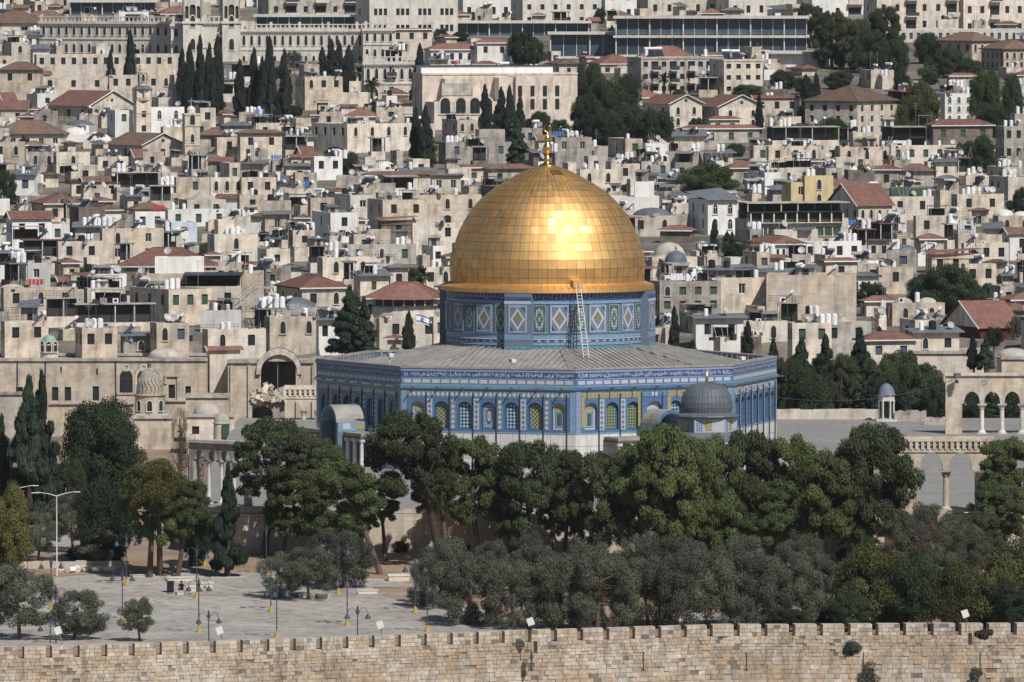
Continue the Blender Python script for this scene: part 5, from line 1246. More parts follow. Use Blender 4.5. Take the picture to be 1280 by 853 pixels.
o, W, H = long_front('hotel_gatehouse', 253, 300, 27, 92, 2, 2, 'pale', 'gabled middle front between the twin turrets of the pale hotel', rad(4), d=dN+3, wshape='')
mb = MB(); ar = arch_pts(W/2, W*.78, H*.45, W*.42, 14); ar2 = arch_pts(W/2, W*.64, H*.45, W*.34, 14)
for i in range(14): mb.poly([(ar2[i][0], -.2, ar2[i][1]), (ar2[i+1][0], -.2, ar2[i+1][1]), (ar[i+1][0], -.2, ar[i+1][1]), (ar[i][0], -.2, ar[i][1])], stone['pale']); mb.poly([(ar2[i][0], -.2, ar2[i][1]), (ar2[i][0], 0, ar2[i][1]), (ar2[i+1][0], 0, ar2[i+1][1]), (ar2[i+1][0], -.2, ar2[i+1][1])], stone['grey'])
mb.build('blind_arch', o)
for k in range(3): arched_window(o, W*(.3+.2*k), H*.08, 1.3, 2.6, 'pale')
mb = MB(); mb.lathe([(0, H), (.9, H+.1), (.7, H+2), (.45, H+2.3), (.5, H+3.4), (.25, H+4.2), (.3, H+4.7), (0, H+5)], stone['pale'], 10, o=(W/2, 1, 0)); mb.build('statue', o)
arched_window(o, W/2, H*.5, 1.6, 3.4, 'pale')
# modern glass pavilions
def glass_block(px0, px1, yt, yb, label, floors, rz=0, d=None, slab=.5, over=1.2, gm=glassb, dep=14, mull=2.4, cat='building'):
    d = d or DY(yb); s_ = S(d); b = P(px0, yb, d); o = thing('glass_building', b, cat, label, rz=rz); W = (px1-px0)/s_; H = (yb-yt)/s_
    fh = H/floors; mb = MB(); mb.box(0, .6, -6, W, dep, H, gm); mb.build('glazing', o)
    for f in range(floors+1):
        mb = MB(); ov = over*(1 if f in (floors,) else .7); mb.box(-.6 if f else 0, -ov, f*fh-slab/2, W+.6, dep+.3, f*fh+slab/2, stone['pale']); mb.build('floor_slab', o)
    mb = MB(); n = int(W/mull)
    for i in range(n+1): x = i*W/n; mb.box(x-.06, .48, 0, x+.06, .6, H, frame_w)
    for i in range(0, n+1, 3): x = i*W/n; mb.tube([(x, -.1, 0), (x, -.1, H)], [.16, .16], frame_w, 6)
    mb.build('mullions', o)
    for f in range(1, floors):
        mb = MB(); z = f*fh+slab/2
        for q in (.35, .7, 1.0): mb.tube([(0, -.6, z+q), (W, -.6, z+q)], [.03, .03], metal, 4)
        for i in range(int(W/1.5)): mb.tube([(i*1.5, -.6, z), (i*1.5, -.6, z+1.0)], [.03, .03], metal, 4)
        mb.build('railing', o)
    HOUSES.append((px0, px1, yt, yb, d)); return o
glass_block(570, 736, 28, 52, 'low modern glass pavilion behind the red roofs, left of the larger glass block', 1, rad(3), d=DY(52)+20)
glass_block(770, 1008, 22, 70, 'wide modern block of stacked glass floors with pale slabs', 2, rad(-2), d=DY(80)+10)
glass_block(640+48, 770, 42, 72, 'lower glass wing left of the stacked glass floors', 1, 0, d=DY(80)+16)
glass_block(960, 1036, 66, 92, 'white terraced end of the glass block reaching the tall pines', 1, rad(-3), d=DY(84), gm=stone['white'])
glass_block(88, 194, 2, 24, 'dark glazed top floor above the shaded hotel wing', 1, 0, d=DY(40)+60)
glass_block(320, 444, 20, 36, 'dark glazed upper storey behind the sunlit hotel wing', 1, 0, d=DY(60)+40)
glass_block(250, 330, 4, 34, 'glazed building seen between the twin turrets', 2, 0, d=DY(30)+100)
glass_block(300, 340, 6, 32, 'glazed block just right of the right turret', 2, 0, d=DY(30)+90)
# plain blocks and flats
def flats(px0, px1, yt, yb, nfl, ncol, mt, label, sf=.15, trip=False, d=None, balc=0, yaw=None):
    d = min(d or DY(yb), DY(yb-2)) if yb < 44 else (d or DY(yb)); s_ = S(d); W = (px1-px0)/s_; y = yaw or .35; w = (1-sf)*W/math.cos(y); dp = max(8, sf*W/math.sin(y)); b = P(px0+sf*(px1-px0), yb, d)
    o = thing('apartment_block', b, 'building', label, rz=y); H = (yb-yt)/s_; fh = H/nfl; mb = MB(); hs = []; bal = []
    for f in range(nfl):
        for c in range(ncol):
            xc = w*(c+.5)/ncol; z = f*fh+fh*.35
            if balc and c % balc == balc-1: bal.append((xc, f*fh)); hs.append((xc-w/ncol*.38, xc+w/ncol*.38, f*fh+.35, f*fh+fh*.8)); continue
            if trip:
                for k in (-1, 0, 1): hs.append((xc+k*1.15-.4, xc+k*1.15+.4, z, z+fh*.42))
            else: hs.append((xc-.5, xc+.5, z, z+fh*.42))
    cells(mb, (0, 0, 0), (1, 0, 0), w, -8, H, hs, .35, stone[mt]); cells(mb, (0, dp, 0), (0, -1, 0), dp, -8, H, [(dp*.3-.5, dp*.3+.5, f*fh+fh*.35, f*fh+fh*.75) for f in range(nfl)] if nfl < 9 else [], .3, stone[mt]); mb.box(0, 0, -8, w, dp, H, stone[mt], skip='fl'); mb.box(-.1, -.15, H, w+.1, dp, H+.35, stone[mt]); mb.build('walls', o)
    for a, b_, c, e in hs: window_box(o, (a+b_)/2, c, b_-a, e-c, .3, 'dark')
    for xc, z in bal:
        mb = MB(); ww = w/ncol*.45; mb.box(xc-ww, -1.4, z, xc+ww, 0, z+.25, stone['pale']); mb.box(xc-ww, -1.4, z+.25, xc+ww, -1.3, z+1.05, R.choice((metal, stone['pale'], darkmetal))); mb.build('balcony', o)
    for i in range(4): CL[R.choice(('water_tank', 'solar_heater'))].put('water_tank' if i % 2 else 'solar_heater', o, (R.uniform(1, w-1), R.uniform(1, dp-1), H+.35), 0)
    HOUSES.append((px0, px1, yt, yb, d)); return o, w, dp, H
flats(444, 572, -14, 47, 3, 4, 'pale', 'big plain pale block with windows in rows of three, left of the glass pavilion', .14, True, d=DY(60)+30)
flats(330, 446, -14, 22, 2, 6, 'grey', 'grey stone flats with balconies at the top edge above the sunlit hotel wing', .05, d=DY(60)+70, balc=2)
flats(640, 752, -30, 34, 4, 6, 'pale', 'tall pale slab of flats at the top edge, left of the glass floors', .12, d=DY(20)+20)
flats(752, 796, -30, 26, 3, 2, 'white', 'narrow white block at the top edge beside the pale slab of flats', .1, d=DY(20))
flats(572, 640, -18, 26, 2, 4, 'white', 'low white and glass flats at the top edge above the glass pavilion', .1, d=DY(20)+40)
flats(800, 900, -20, 22, 2, 5, 'cream', 'cream stone flats above the left half of the glass floors', .1, d=DY(20)+60)
flats(900, 1010, -20, 24, 2, 6, 'pale', 'pale flats above the right half of the glass floors', .1, d=DY(20)+66)
flats(1008, 1080, -30, 24, 3, 3, 'white', 'white flats behind the tall pines at the top edge', .1, d=DY(20)+60, balc=3)
flats(1082, 1200, -40, 42, 4, 6, 'cream', 'apartment block with stacked balconies right of the tall pines', .12, d=DY(44)+10, balc=3)
flats(1196, 1300, -40, 46, 4, 6, 'cream', 'apartment block with dark balconies at the top right corner', .08, d=DY(46)+24, balc=3)
house(1070, 1290, 37, 58, 0, 'F', 'pale', (24, 1), 0, label='long low pale podium under the apartment blocks at top right', dep=20, d=DY(56)+8, extra=False)
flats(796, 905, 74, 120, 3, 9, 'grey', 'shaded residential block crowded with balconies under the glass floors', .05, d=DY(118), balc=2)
flats(903, 954, 77, 119, 3, 4, 'cream', 'sunlit cream end of the residential block with balconies', .04, d=DY(119)-5)
o, w, dp, H = flats(522, 722, 94, 160, 1, 1, 'pink', 'massive blank stone block with a stepped flat front', .03, d=DY(160), yaw=.25)
d = DY(160); s_ = S(d)
mb = MB(); 
for x0, x1, z0, z1, y in ((.02, .46, 0, .50, -7), (.56, .88, .02, .97, -5), (.12, .3, .5, .93, -3), (.46, .56, .5, .95, -4)): mb.box(w*x0, y, -5, w*x1, -.01, H*z1, stone['pink'])
mb.box(w*.1, -3.2, H*.62, w*.3, -2.99, H*.85, stone['grey']); mb.build('front_volumes', o)
for i, x in enumerate((.09, .19, .28, .36)): arched_window(o, 0, 0, 2.4, 3.0, 'cream', loc=(w*x, -7.01, H*.28))
for x in (.62, .7, .78, .86):
    for z in (.35, .6): window_box(o, 0, 0, .8, 2.0, 0, 'dark', loc=(w*x-1, -5.03, H*z))
mb = MB(); mb.box(w*.0, 1, H, w*.85, 5, H+1.6, stone['white']); mb.box(w*.0, .8, H+1.6, w*.86, 5.2, H+1.8, panelm); mb.build('roof_plant', o)
HOUSES.append((522, 722, 90, 160, d))
# ------------------------------------------------------------------ minarets, bell tower, chapel
d = DY(172); s_ = S(d); b = P(178, 172, d); o = thing('minaret', b, 'tower', 'square stone minaret with a covered gallery and round cap', rz=rad(14)); k = 1/s_
mb = MB(); w = 9.5*k; mb.box(-w, -w, -3, w, w, 46*k, stone['cream']); mb.box(-w*1.05, -w*1.05, 30*k, w*1.05, w*1.05, 31*k, stone['tan']); mb.box(-w*.92, -w*.92, 46*k, w*.92, w*.92, 62*k, stone['cream']); mb.build('shaft', o)
mb = MB(); mb.lathe([(w*.9, 42*k), (w*1.35, 46*k), (w*1.35, 47*k)], stone['grey'], 8); mb.lathe([(w*1.3, 47*k), (w*1.3, 50*k)], stone['tan'], 8); mb.lathe([(w*1.0, 60*k), (w*1.5, 60.5*k), (w*.8, 65*k)], lead, 8)
for i in range(8): a = i*math.pi/4; mb.tube([(w*1.25*math.cos(a), w*1.25*math.sin(a), 50*k), (w*1.25*math.cos(a), w*1.25*math.sin(a), 60*k)], [.12, .12], stone['tan'], 5)
mb.build('gallery', o); mb = MB(); mb.lathe([(w*.62, 62*k), (w*.6, 80*k), (w*.72, 80.5*k), (w*.72, 82*k), (w*.5, 82.5*k), (w*.52, 86*k), (w*.4, 90*k), (.05, 93*k)], stone['cream'], 16); mb.build('cap', o)
for z in (8, 26): window_box(o, 0, 0, .8, 1.1, 0, 'dark', loc=(0, -w-.03, z*k))
for i in range(3): arched_window(o, 0, 0, .7, 1.4, 'cream', loc=(w*.62*math.sin(i*1-1), -w*.62*math.cos(i*1-1), 70*k), rz=i*1-1)
HOUSES.append((166, 190, 80, 172, d)); LANDMARKS.append(('the square stone minaret', 178, 130))
d = DY(202); s_ = S(d); k = 1/s_; b = P(239, 202, d); o = thing('bell_tower', b, 'tower', 'slender pale bell tower topped by a cross', rz=rad(12)); w = 9.5*k
mb = MB(); mb.box(-w, -w, -3, w, w, 60*k, stone['cream']); 
for z in (20, 44, 58): mb.box(-w*1.1, -w*1.1, z*k, w*1.1, w*1.1, (z+1.3)*k, stone['cream'])
mb.build('shaft', o); mb = MB(); mb.lathe([(w*.55, 60*k), (w*.55, 64*k), (w*.6, 64.5*k), (w*.4, 68*k), (.03, 70*k)], white_dome, 12); mb.build('cap', o)
mb = MB(); mb.box(-.08, -.08, 69*k, .08, .08, 79*k, metal); mb.box(-.6, -.08, 75*k, .6, .08, 76*k, metal); mb.build('cross', o)
arched_window(o, 0, 0, 1.1, 2.0, 'cream', loc=(0, -w-.01, 46*k)); arched_window(o, 0, 0, .8, 1.5, 'cream', loc=(0, -w-.01, 24*k))
HOUSES.append((228, 250, 130, 202, d)); LANDMARKS.append(('the bell tower with a cross', 239, 170))
d = DY(360); dome_thing('domed_chapel', 845, d-6, 314, 329, 14, 346, 15, M('chapel_lead', rgb(92, 100, 112), .6), stone['cream'], 'chapel', 'small chapel with a slate blue dome and a cross', windows=3)
house(803, 872, 303, 352, .18, 'D', 'tan', None, 0, label='massive old stone block with a shallow dome behind the small chapel', dens=.1, d=d+8, rise=2.2); HOUSES.append((828, 862, 312, 352, d-6))
house(826, 876, 345, 366, .1, 'F', 'white', (4, 1), 2, d=d-12)
# ------------------------------------------------------------------ individually placed houses: x0 x1 top bottom side roof stone windows clutter
HL = '''
0 50 78 128 0 B tan 2,1 0
-20 56 15 48 0 B cream 0 0
20 92 14 40 0 B cream 0 0
33 90 44 68 0 M white 6,1 0
42 230 68 100 0.02 F cream 14,1 1
46 135 96 122 0.02 F tan 3,1 0
135 230 94 140 0.02 F pink 6,1 2
-14 34 128 150 0 G tan 2,1 0
-10 78 151 182 0 B cream 5,1 0
57 166 114 152 0.5 A tan 3,1 0
132 166 138 172 .35 F white 1,1 0
188 230 134 172 .02 F white 2,1,1 2
132 228 167 202 .48 C cream 1,1 0
78 122 150 176 0 S grey 0 0
72 112 168 178 0 W white 2,1 0
104 142 167 186 0 W cream 2,1 1
-10 30 178 212 0 F tan 2,1 2
66 112 186 218 .1 P cream 1,1,1 0
36 70 190 216 0 F grey 2,1,1 3
118 160 196 214 .1 F cream 2,1 4
248 286 161 200 0 B grey 1,1 1
268 302 172 202 .1 F tan 1,1 2
296 352 163 204 .08 B tan 2,1 0
368 428 96 138 .22 F tan 3,1 3
318 366 154 184 .04 F cream 2,1 5
388 516 155 192 .36 F cream 4,1,1 6
424 460 116 134 0 F cream 0 1
346 400 166 186 .3 F tan 1,1 3
366 392 172 190 .1 M white 1,1 1
388 428 196 226 .12 F white 2,1 3
488 540 36 76 .02 R cream 3,1 0
530 602 55 82 .12 R white 6,1 1
592 638 50 82 .1 R white 2,1 1
552 596 150 184 .45 F tan 2,2,1 2
548 640 178 206 .1 F grey 3,1 6
690 740 172 212 .08 F grey 2,1 4
704 790 52 74 .3 R cream 3,1 1
735 800 68 92 .25 R tan 3,1 1
800 868 58 82 0 R cream 4,1 4
764 830 112 132 .2 R white 2,1 1
804 878 119 162 .45 A cream 2,2,1 0
874 956 119 162 .3 A cream 2,2,1 0
940 1000 120 160 .05 G cream 3,1 0
850 950 157 180 .05 R grey 4,1 0
884 925 146 164 .1 R cream 2,1 0
1008 1124 108 172 .55 B cream 4,3 0
1172 1250 41 84 .55 B tan 4,1,1 0
1230 1300 50 90 .35 B tan 5,2,1 0
1176 1228 117 156 .1 F white 4,3,1 5
1158 1242 150 186 .1 R brown 3,1 0
1184 1222 92 118 .1 R cream 2,1 0
958 1052 183 208 .03 F tan 4,1 5
1048 1118 184 208 .03 F tan 3,1,1 4
1112 1202 182 208 .02 F cream 5,1 3
1246 1292 158 208 .2 F grey 3,2 3
1100 1180 164 186 .2 T white 2,1 4
956 1050 166 186 .1 T cream 3,1 4
960 1002 146 164 .02 F pink 1,1,1 1
36 105 243 278 .3 R tan 2,1 0
6 64 266 326 .16 G white 2,2 0
62 80 280 306 .1 F white 1,1 0
26 100 300 334 .04 T cream 3,1 1
70 128 302 334 .05 F cream 2,1 3
166 206 265 296 .08 F white 2,1 1
202 246 278 306 .28 F blue 1,1 0
206 286 262 284 .05 F white 3,1 2
124 204 286 330 .05 F tan 2,2 2
258 322 293 328 .16 F cream 1,1 2
148 268 327 346 0 R brown 0 0
184 330 342 398 .0 F tan 0 2
104 156 360 398 .1 F cream 2,1 3
-14 42 355 386 0 D grey 1,1 0
0 96 360 402 .05 F tan 3,1 2
158 264 362 408 .5 F tan 3,1 3
54 100 383 410 .1 T cream 2,1 1
90 192 392 418 .05 T cream 3,1 4
140 202 216 252 .1 T grey 3,1 3
215 268 222 248 .1 F tan 1,1 3
262 304 222 252 .03 F cream 3,1,1 2
222 282 238 272 .2 P cream 2,1 2
100 150 222 252 .12 N tan 2,1 2
104 138 236 254 .02 F cream 1,1 2
388 448 266 304 .42 F white 1,1 1
458 534 250 292 .27 F tan 2,1 3
514 604 279 320 .02 F cream 1,1 4
538 576 218 258 .05 H cream 2,1 0
455 545 215 244 .05 B cream 0 1
512 602 244 286 .05 F tan 3,1,1 5
472 520 276 296 .1 K brown 1,1 0
328 362 268 298 .1 M tan 1,1 1
343 434 346 396 .38 R cream 2,1 0
456 556 354 412 .0 R cream 8,1 0
528 566 334 364 .04 F cream 2,1 2
396 470 322 352 .1 F cream 2,1 3
430 520 306 332 .05 F grey 3,1 4
560 610 332 362 .1 F cream 1,1 2
300 345 222 252 .05 F tan 2,1 3
366 396 214 240 .1 S tan 1,1 0
354 392 205 224 .1 H cream 1,1 1
460 500 203 222 0 W white 1,1 1
498 538 214 236 .1 M white 2,1 1
420 456 220 240 0 F grey 0 1
340 400 236 260 .05 F cream 2,1 4
296 332 244 272 .1 F tan 1,1 2
604 668 206 240 .1 B grey 2,1 1
786 846 260 296 0 S cream 2,1 0
828 882 244 262 0 S cream 2,1 0
764 824 246 266 0 F white 0 0
724 772 212 238 .02 F cream 2,1,1 2
800 838 202 228 .05 F grey 2,1 3
760 800 205 232 .1 F cream 1,1 2
862 922 250 294 .38 M white 2,2,1 0
920 1062 254 304 .1 T tan 0 0
978 1014 228 262 .3 F yellow 1,1 1
1002 1042 220 262 .1 F yellow 1,2 1
1038 1116 236 294 .45 G cream 4,2,1 0
938 1006 296 330 .45 R white 5,1 0
1000 1078 302 328 .05 F white 4,1 2
872 944 338 362 .1 M grey 3,1 1
944 1012 340 362 .05 M white 3,1 2
958 1070 344 406 .0 F tan 0 3
886 966 348 404 .05 F tan 1,1 2
932 992 370 406 .25 P tan 2,1 1
1028 1072 323 348 .1 R cream 1,1 0
1062 1098 341 370 .15 H white 4,1 0
814 902 352 412 .12 F grey 4,3 3
1110 1168 246 276 .02 F cream 2,1 2
1112 1162 234 250 .02 F brown 0 1
1190 1256 243 274 .1 F tan 2,1 4
1242 1292 264 296 .12 W tan 2,1,1 0
1190 1220 288 304 .25 F white 1,1 0
1202 1262 304 332 .05 F cream 3,1 2
1254 1294 286 326 .2 N white 1,1 0
1096 1142 334 368 .05 F tan 1,1 2
1158 1226 318 342 .1 K tan 3,1 1
1076 1122 371 396 .15 R cream 1,1 0
1108 1182 372 408 .1 D tan 2,1,1 1
1184 1276 386 424 .45 G timber 2,1 0
1202 1246 330 362 .1 F tan 2,1 2
1142 1200 270 300 .05 F cream 2,1 2
1194 1232 292 320 .1 F tan 1,1,1 2
1072 1146 416 448 .15 R cream 2,1 0
1136 1200 416 440 .1 M pink 2,1 3
1084 1112 300 326 .05 B cream 2,1 0
1020 1090 396 430 .1 P grey 2,1 2
985 1040 404 440 .1 F cream 2,1 3
866 930 398 430 .06 M white 2,1 3
906 985 402 428 .1 F cream 2,1 4
566 640 128 150 0 F cream 0 0
186 236 404 444 .2 F tan 2,1 4
92 146 410 446 .2 F tan 2,1 3
0 60 402 444 .1 F tan 2,1 2
150 240 420 440 .05 M grey 2,1 3
252 332 412 440 .1 F cream 2,1 3
258 300 434 452 .1 G cream 2,1 0
330 402 396 430 .1 F tan 2,1,1 4
322 402 372 400 0 S grey 3,1 2
395 430 400 440 .1 M white 2,1 2
470 556 398 432 .05 F cream 2,1 2
540 560 396 440 .1 F tan 1,1 1
'''
stone['timber'] = tile['timber']; COLN['timber'] = 'dark red timber'
SPECIAL = {(456, 354): 'round fronted house with a glazed upper band and red roof', (148, 327): 'long low building under a wide red hipped roof', (184, 342): 'huge bare stone wall block below the wide red roof', (920, 254): 'long house with open dark terraces and green windows',
           (978, 228): 'ochre yellow house with a single small window', (1002, 220): 'bright yellow house with a balcony', (388, 266): 'white cube house with one tiny window', (1184, 386): 'dark red timber house on the right above the arcade', (202, 278): 'pale blue box house on a rooftop',
           (1038, 236): 'cream house with arched windows and red roofs over a bay', (764, 246): 'low building covered by a white sheet', (498, 214): 'small house with a bright blue roof sheet', (1112, 234): 'low roof hut with a dark green screen', (132, 167): 'brown roofed hall with a round gable window left of the bell tower',
           (1008, 108): 'big house with a wide brown hipped roof on the right slope', (804, 119): 'left one of two red roofed stone schools with gabled fronts', (874, 119): 'right one of two red roofed stone schools with gabled fronts', (958, 344): 'tall bare stone wall house with one dark opening'}
for ln in HL.strip().split('\n'):
    t = ln.split(); x0, x1, yt, yb = map(float, t[:4]); sf = float(t[4]); rf = t[5]; mt = t[6]
    wn_ = t[7].split(','); wins = (int(wn_[0]), int(wn_[1]) if len(wn_) > 1 else 1) if wn_[0] != '0' else (1, 0)
    if len(wn_) > 2: wins = (*wins, True)
    if wn_[0] == '0': wins = (0, 0)
    lab = SPECIAL.get((int(x0), int(yt)))
    kw = {}
    if wins == (0, 0): kw = dict(dens=0); wins = None
    o = house(x0, x1, yt, yb, sf, rf, mt, wins, int(t[8]), label=lab, **kw)
    key = (int(x0), int(yt)); d = DY(yb); s_ = S(d)
    if key == (920, 254):
        W = 128/s_*.98; 
        for z0, z1, gm, n in ((.5, 2.7, glass, 9),): pass
        strip_windows(o, .4, W*.58, 8/s_, 19/s_, -.12, 12, glassg); strip_windows(o, W*.62, W-.3, 8/s_, 19/s_, -.12, 4, glassg)
        mb = MB(); mb.box(.3, -.9, 24.5/s_, W, -.01, 25.3/s_, stone['cream']); mb.box(.3, -.12, 25.3/s_, W, -.01, 38/s_, frame_d)
        for i in range(9): mb.box(.3+(W-.5)*i/8-.1, -.9, 25.3/s_, .3+(W-.5)*i/8+.1, -.7, 38/s_, frame_w)
        mb.box(.0, -1.1, 38/s_, W+.2, 0, 39/s_, frame_d); mb.build('terrace', o)
    if key == (456, 354):
        mb = MB(); W = 100/s_; mb.lathe([(W*.52, 30/s_), (W*.52, 38/s_)], glass, 24, o=(W/2, W*.35, 0)); mb.lathe([(W*.56, 29/s_), (W*.56, 30/s_), (W*.5, 30/s_)], frame_d, 24, o=(W/2, W*.35, 0)); mb.lathe([(W*.52, -2), (W*.52, 29/s_)], stone['cream'], 24, o=(W/2, W*.35, 0)); mb.lathe([(W*.58, 38/s_), (.3, 58/s_)], tile['red'], 24, o=(W/2, W*.35, 0))
        for i in range(24): a = i*math.pi/12; mb.box(-.06, -W*.525, 30/s_, .06, -W*.515, 38/s_, frame_w, X=Matrix.Translation((W/2, W*.35, 0)) @ Matrix.Rotation(a, 4, 'Z'))
        mb.build('round_bay', o)
    if key == (498, 214):
        mb = MB(); mb.poly([(0, -.6, 24/s_), (16/s_, -.6, 14/s_), (30/s_, .5, 18/s_), (8/s_, 3, 27/s_)], M('blue_sheet', (.05, .2, .6), .5)); mb.build('blue_sheet', o)
    if key == (1112, 234): mb = MB(); mb.box(0, -.2, 3/s_, 48/s_, -.05, 14/s_, shutter_g); mb.build('green_screen', o)
# small round domes and a staircase
for px, y0, y1, hw, lab in ((57, 107, 127, 14, 'silver metal dome beside the brown roofed hall at the left edge'), (100, 150, 164, 20, None), (377, 225, 238, 13, None), (1255, 262, 274, 13, 'white shallow dome near the right edge of the hillside')):
    if lab:
        d = DY(y1)-8; dome_thing('roof_dome', px, d, y0, y1-2, hw, y1, hw, lead if 'silver' in lab else white_dome, stone['grey'], 'dome', lab, fin=False)
d = DY(398)-4; b = P(283, 390, d); o = thing('outdoor_staircase', b, 'staircase', 'outdoor metal staircase climbing the huge bare stone wall'); s_ = S(d); mb = MB()
n = 16
for i in range(n): x = i*38/s_/n; z = i*30/s_/n; mb.box(x, -1, z, x+38/s_/n+.1, 0, z+.25, stone['grey'])
mb.box(38/s_, -1, 30/s_-.1, 60/s_, 0, 30/s_+.2, stone['grey'])
for x in (20, 38, 58): mb.box(x/s_, -.9, -4, x/s_+.25, -.65, x*.75/s_ if x < 40 else 30/s_, stone['grey'])
mb.build('steps', o); mb = MB()
for q in (.5, 1.0): mb.tube([(0, -1, q), (38/s_, -1, 30/s_+q), (60/s_, -1, 30/s_+q)], [.04]*3, metal, 4)
mb.build('railing', o)
# flags
def flag(px, py, d, w, lab):
    o = thing('flag', P(px, py+18, d), 'flag', lab); mb = MB(); H = 24/S(d); mb.tube([(0, 0, -2), (0, 0, H)], [.05, .04], frame_w, 5); mb.build('pole', o)
    mb = MB(); fw_ = M('flag_white', (.75, .75, .75)) if 'flag_white' not in bpy.data.materials else bpy.data.materials['flag_white']; fb = bpy.data.materials.get('flag_blue') or M('flag_blue', (.05, .12, .45))
    h = w*.68; n = 8
    yv = lambda t: .12*math.sin(t*7)*t*w; dz = lambda t: -.28*w*t*t
    def st(z0, z1, mt, off=0): 
        for i in range(n):
            a, b = i/n, (i+1)/n; mb.poly([(a*w, yv(a)+off, H-h+z0*h+dz(a)), (b*w, yv(b)+off, H-h+z0*h+dz(b)), (b*w, yv(b)+off, H-h+z1*h+dz(b)), (a*w, yv(a)+off, H-h+z1*h+dz(a))], mt)
    st(0, 1, fw_); st(.1, .24, fb, -.012); st(.76, .9, fb, -.012)
    c = (.5*w, yv(.5)-.02, H-h/2+dz(.5)); r = h*.18
    for sgn in (1, -1):
        p = [Vector((c[0]+r*math.sin(k*2.094), c[1]-.01, c[2]+sgn*r*math.cos(k*2.094))) for k in range(3)]
        for i in range(3): mb.tube([p[i], p[(i+1) % 3]], [.03, .03], fb, 4)
    mb.build('cloth', o)
flag(128, 418, 1112, 1.5, 'left one of two blue and white flags above the long stone building'); flag(157, 425, 1112, .9, 'smaller right one of two blue and white flags above the long stone building'); flag(520, 398, 1105, 1.7, 'blue and white flag beside the narrow cypress left of the drum')
# ------------------------------------------------------------------ the rest of the quarter
TREEZ = CITY_TREES + [(966, 1180, 425, 470), (1182, 1290, 440, 470)]
DOMEZ = [(640, 730, 215, 240), (610, 760, 240, 285), (592, 776, 280, 440), (395, 975, 434, 470)]
def overlap(a, b):
    w = min(a[1], b[1])-max(a[0], b[0]); h = min(a[3], b[3])-max(a[2], b[2])
    return max(0, w)*max(0, h)
AUTH = list(HOUSES)
rf_ = random.Random(21); cands = []
y = 8.0
while y < 446:
    x = -70 + rf_.uniform(0, 20)
    while x < 1340:
        w = rf_.uniform(26, 56); h = rf_.uniform(26, 44)*(.8+.3*y/300); cands.append((x, x+w, y-h*.75+rf_.uniform(-4, 4), y+rf_.uniform(-4, 5))); x += w*rf_.uniform(.85, 1.15)
    y += 15
placed = []
for c in sorted(cands, key=lambda c: c[3]):
    area = (c[1]-c[0])*(c[3]-c[2]); cd = DY(c[3]); bad = False
    for z in DOMEZ:
        if overlap(c, z) > .8*area: bad = True
    for t in TREEZ:
        tt = (t[0], t[1], t[2]+.25*(t[3]-t[2]), t[3]-3)
        if c[3] > t[3]-2 and overlap(c, tt) > .12*(t[1]-t[0])*(t[3]-t[2]): bad = True
        if c[3] <= t[3] and overlap(c, t) > .7*area: bad = True
    hid = 0
    for (a0, a1, at, ab, ad) in AUTH:
        ov = overlap(c, (a0, a1, at, ab)); aa = (a1-a0)*(ab-at)
        if ad > cd-6 and ov > .16*aa and c[3] > ab-3: bad = True       # would cover a placed house
        if ad > cd-6 and ov > .4*area: bad = True
        if ad <= cd: hid += ov
        # footprints
        if abs(ad-cd) < 12 and min(c[1], a1)-max(c[0], a0) > 6: bad = True
    if hid > .62*area: bad = True
    if c[3] > 430 and c[0] < 400: bad = True
    for p in placed:
        if abs(p[4]-cd) < 11 and min(c[1], p[1])-max(c[0], p[0]) > 4: bad = True
        if p[3] < c[3] and overlap(c, p) > .62*(p[1]-p[0])*(p[3]-p[2]): bad = True
    if not bad: placed.append((*c, cd))
nA = len(placed); small = []
for _ in range(14000):
    w = rf_.uniform(14, 34); x = rf_.uniform(-50, 1310); y = rf_.uniform(10, 440); small.append((x, x+w, y-rf_.uniform(12, 24)*(.8+.3*y/300), y))
for c in small:
    if nA + len(placed) > 9999: break
    area = (c[1]-c[0])*(c[3]-c[2]); cd = DY(c[3]); bad = c[3] > 430 and c[0] < 400; hid = 0
    for z in DOMEZ: bad = bad or overlap(c, z) > .6*area
    for t in TREEZ: bad = bad or (overlap(c, (t[0], t[1], t[2]+3, t[3]-2)) > .15*area)
    if bad: continue
    for p in AUTH + placed:
        ov = overlap(c, p)
        near = p[4] > cd
        if abs(p[4]-cd) < 9 and min(c[1], p[1])-max(c[0], p[0]) > 2: bad = True; break
        if ov > 0 and near and c[2] < p[2]+.55*(p[3]-p[2]): bad = True; break
        if ov > .5*area and not near: bad = True; break
    if not bad: placed.append((*c, cd))
NF = len(placed)
print('FILL big', nA, 'small', NF-nA)
for c in placed[:NF]:
    zone = c[3]
    kind = rf_.choices('FTDRBSMWHPG', (11, 2.0, 2.6, 2.4 if zone > 200 else 3.5, 1.4, 1.2, 2.2, .8, .8, 1, .7))[0]
    mt = rf_.choices(('cream', 'tan', 'grey', 'white', 'pink', 'brown', 'pale', 'yellow'), (6, 5, 4, 2, 2, .9, 1.2, .2))[0]
    house(*c[:4], rf_.choice((.12, .2, .3, .4, .5, 0, -.15)), kind, mt, None, rf_.choice((2, 3, 4, 6)) if c[1]-c[0] > 30 else rf_.choice((0, 1, 2)), dens=.6, name=None if c[1]-c[0] > 34 else 'small_house')
TREEZ2 = HOUSES[:]
nb = 0
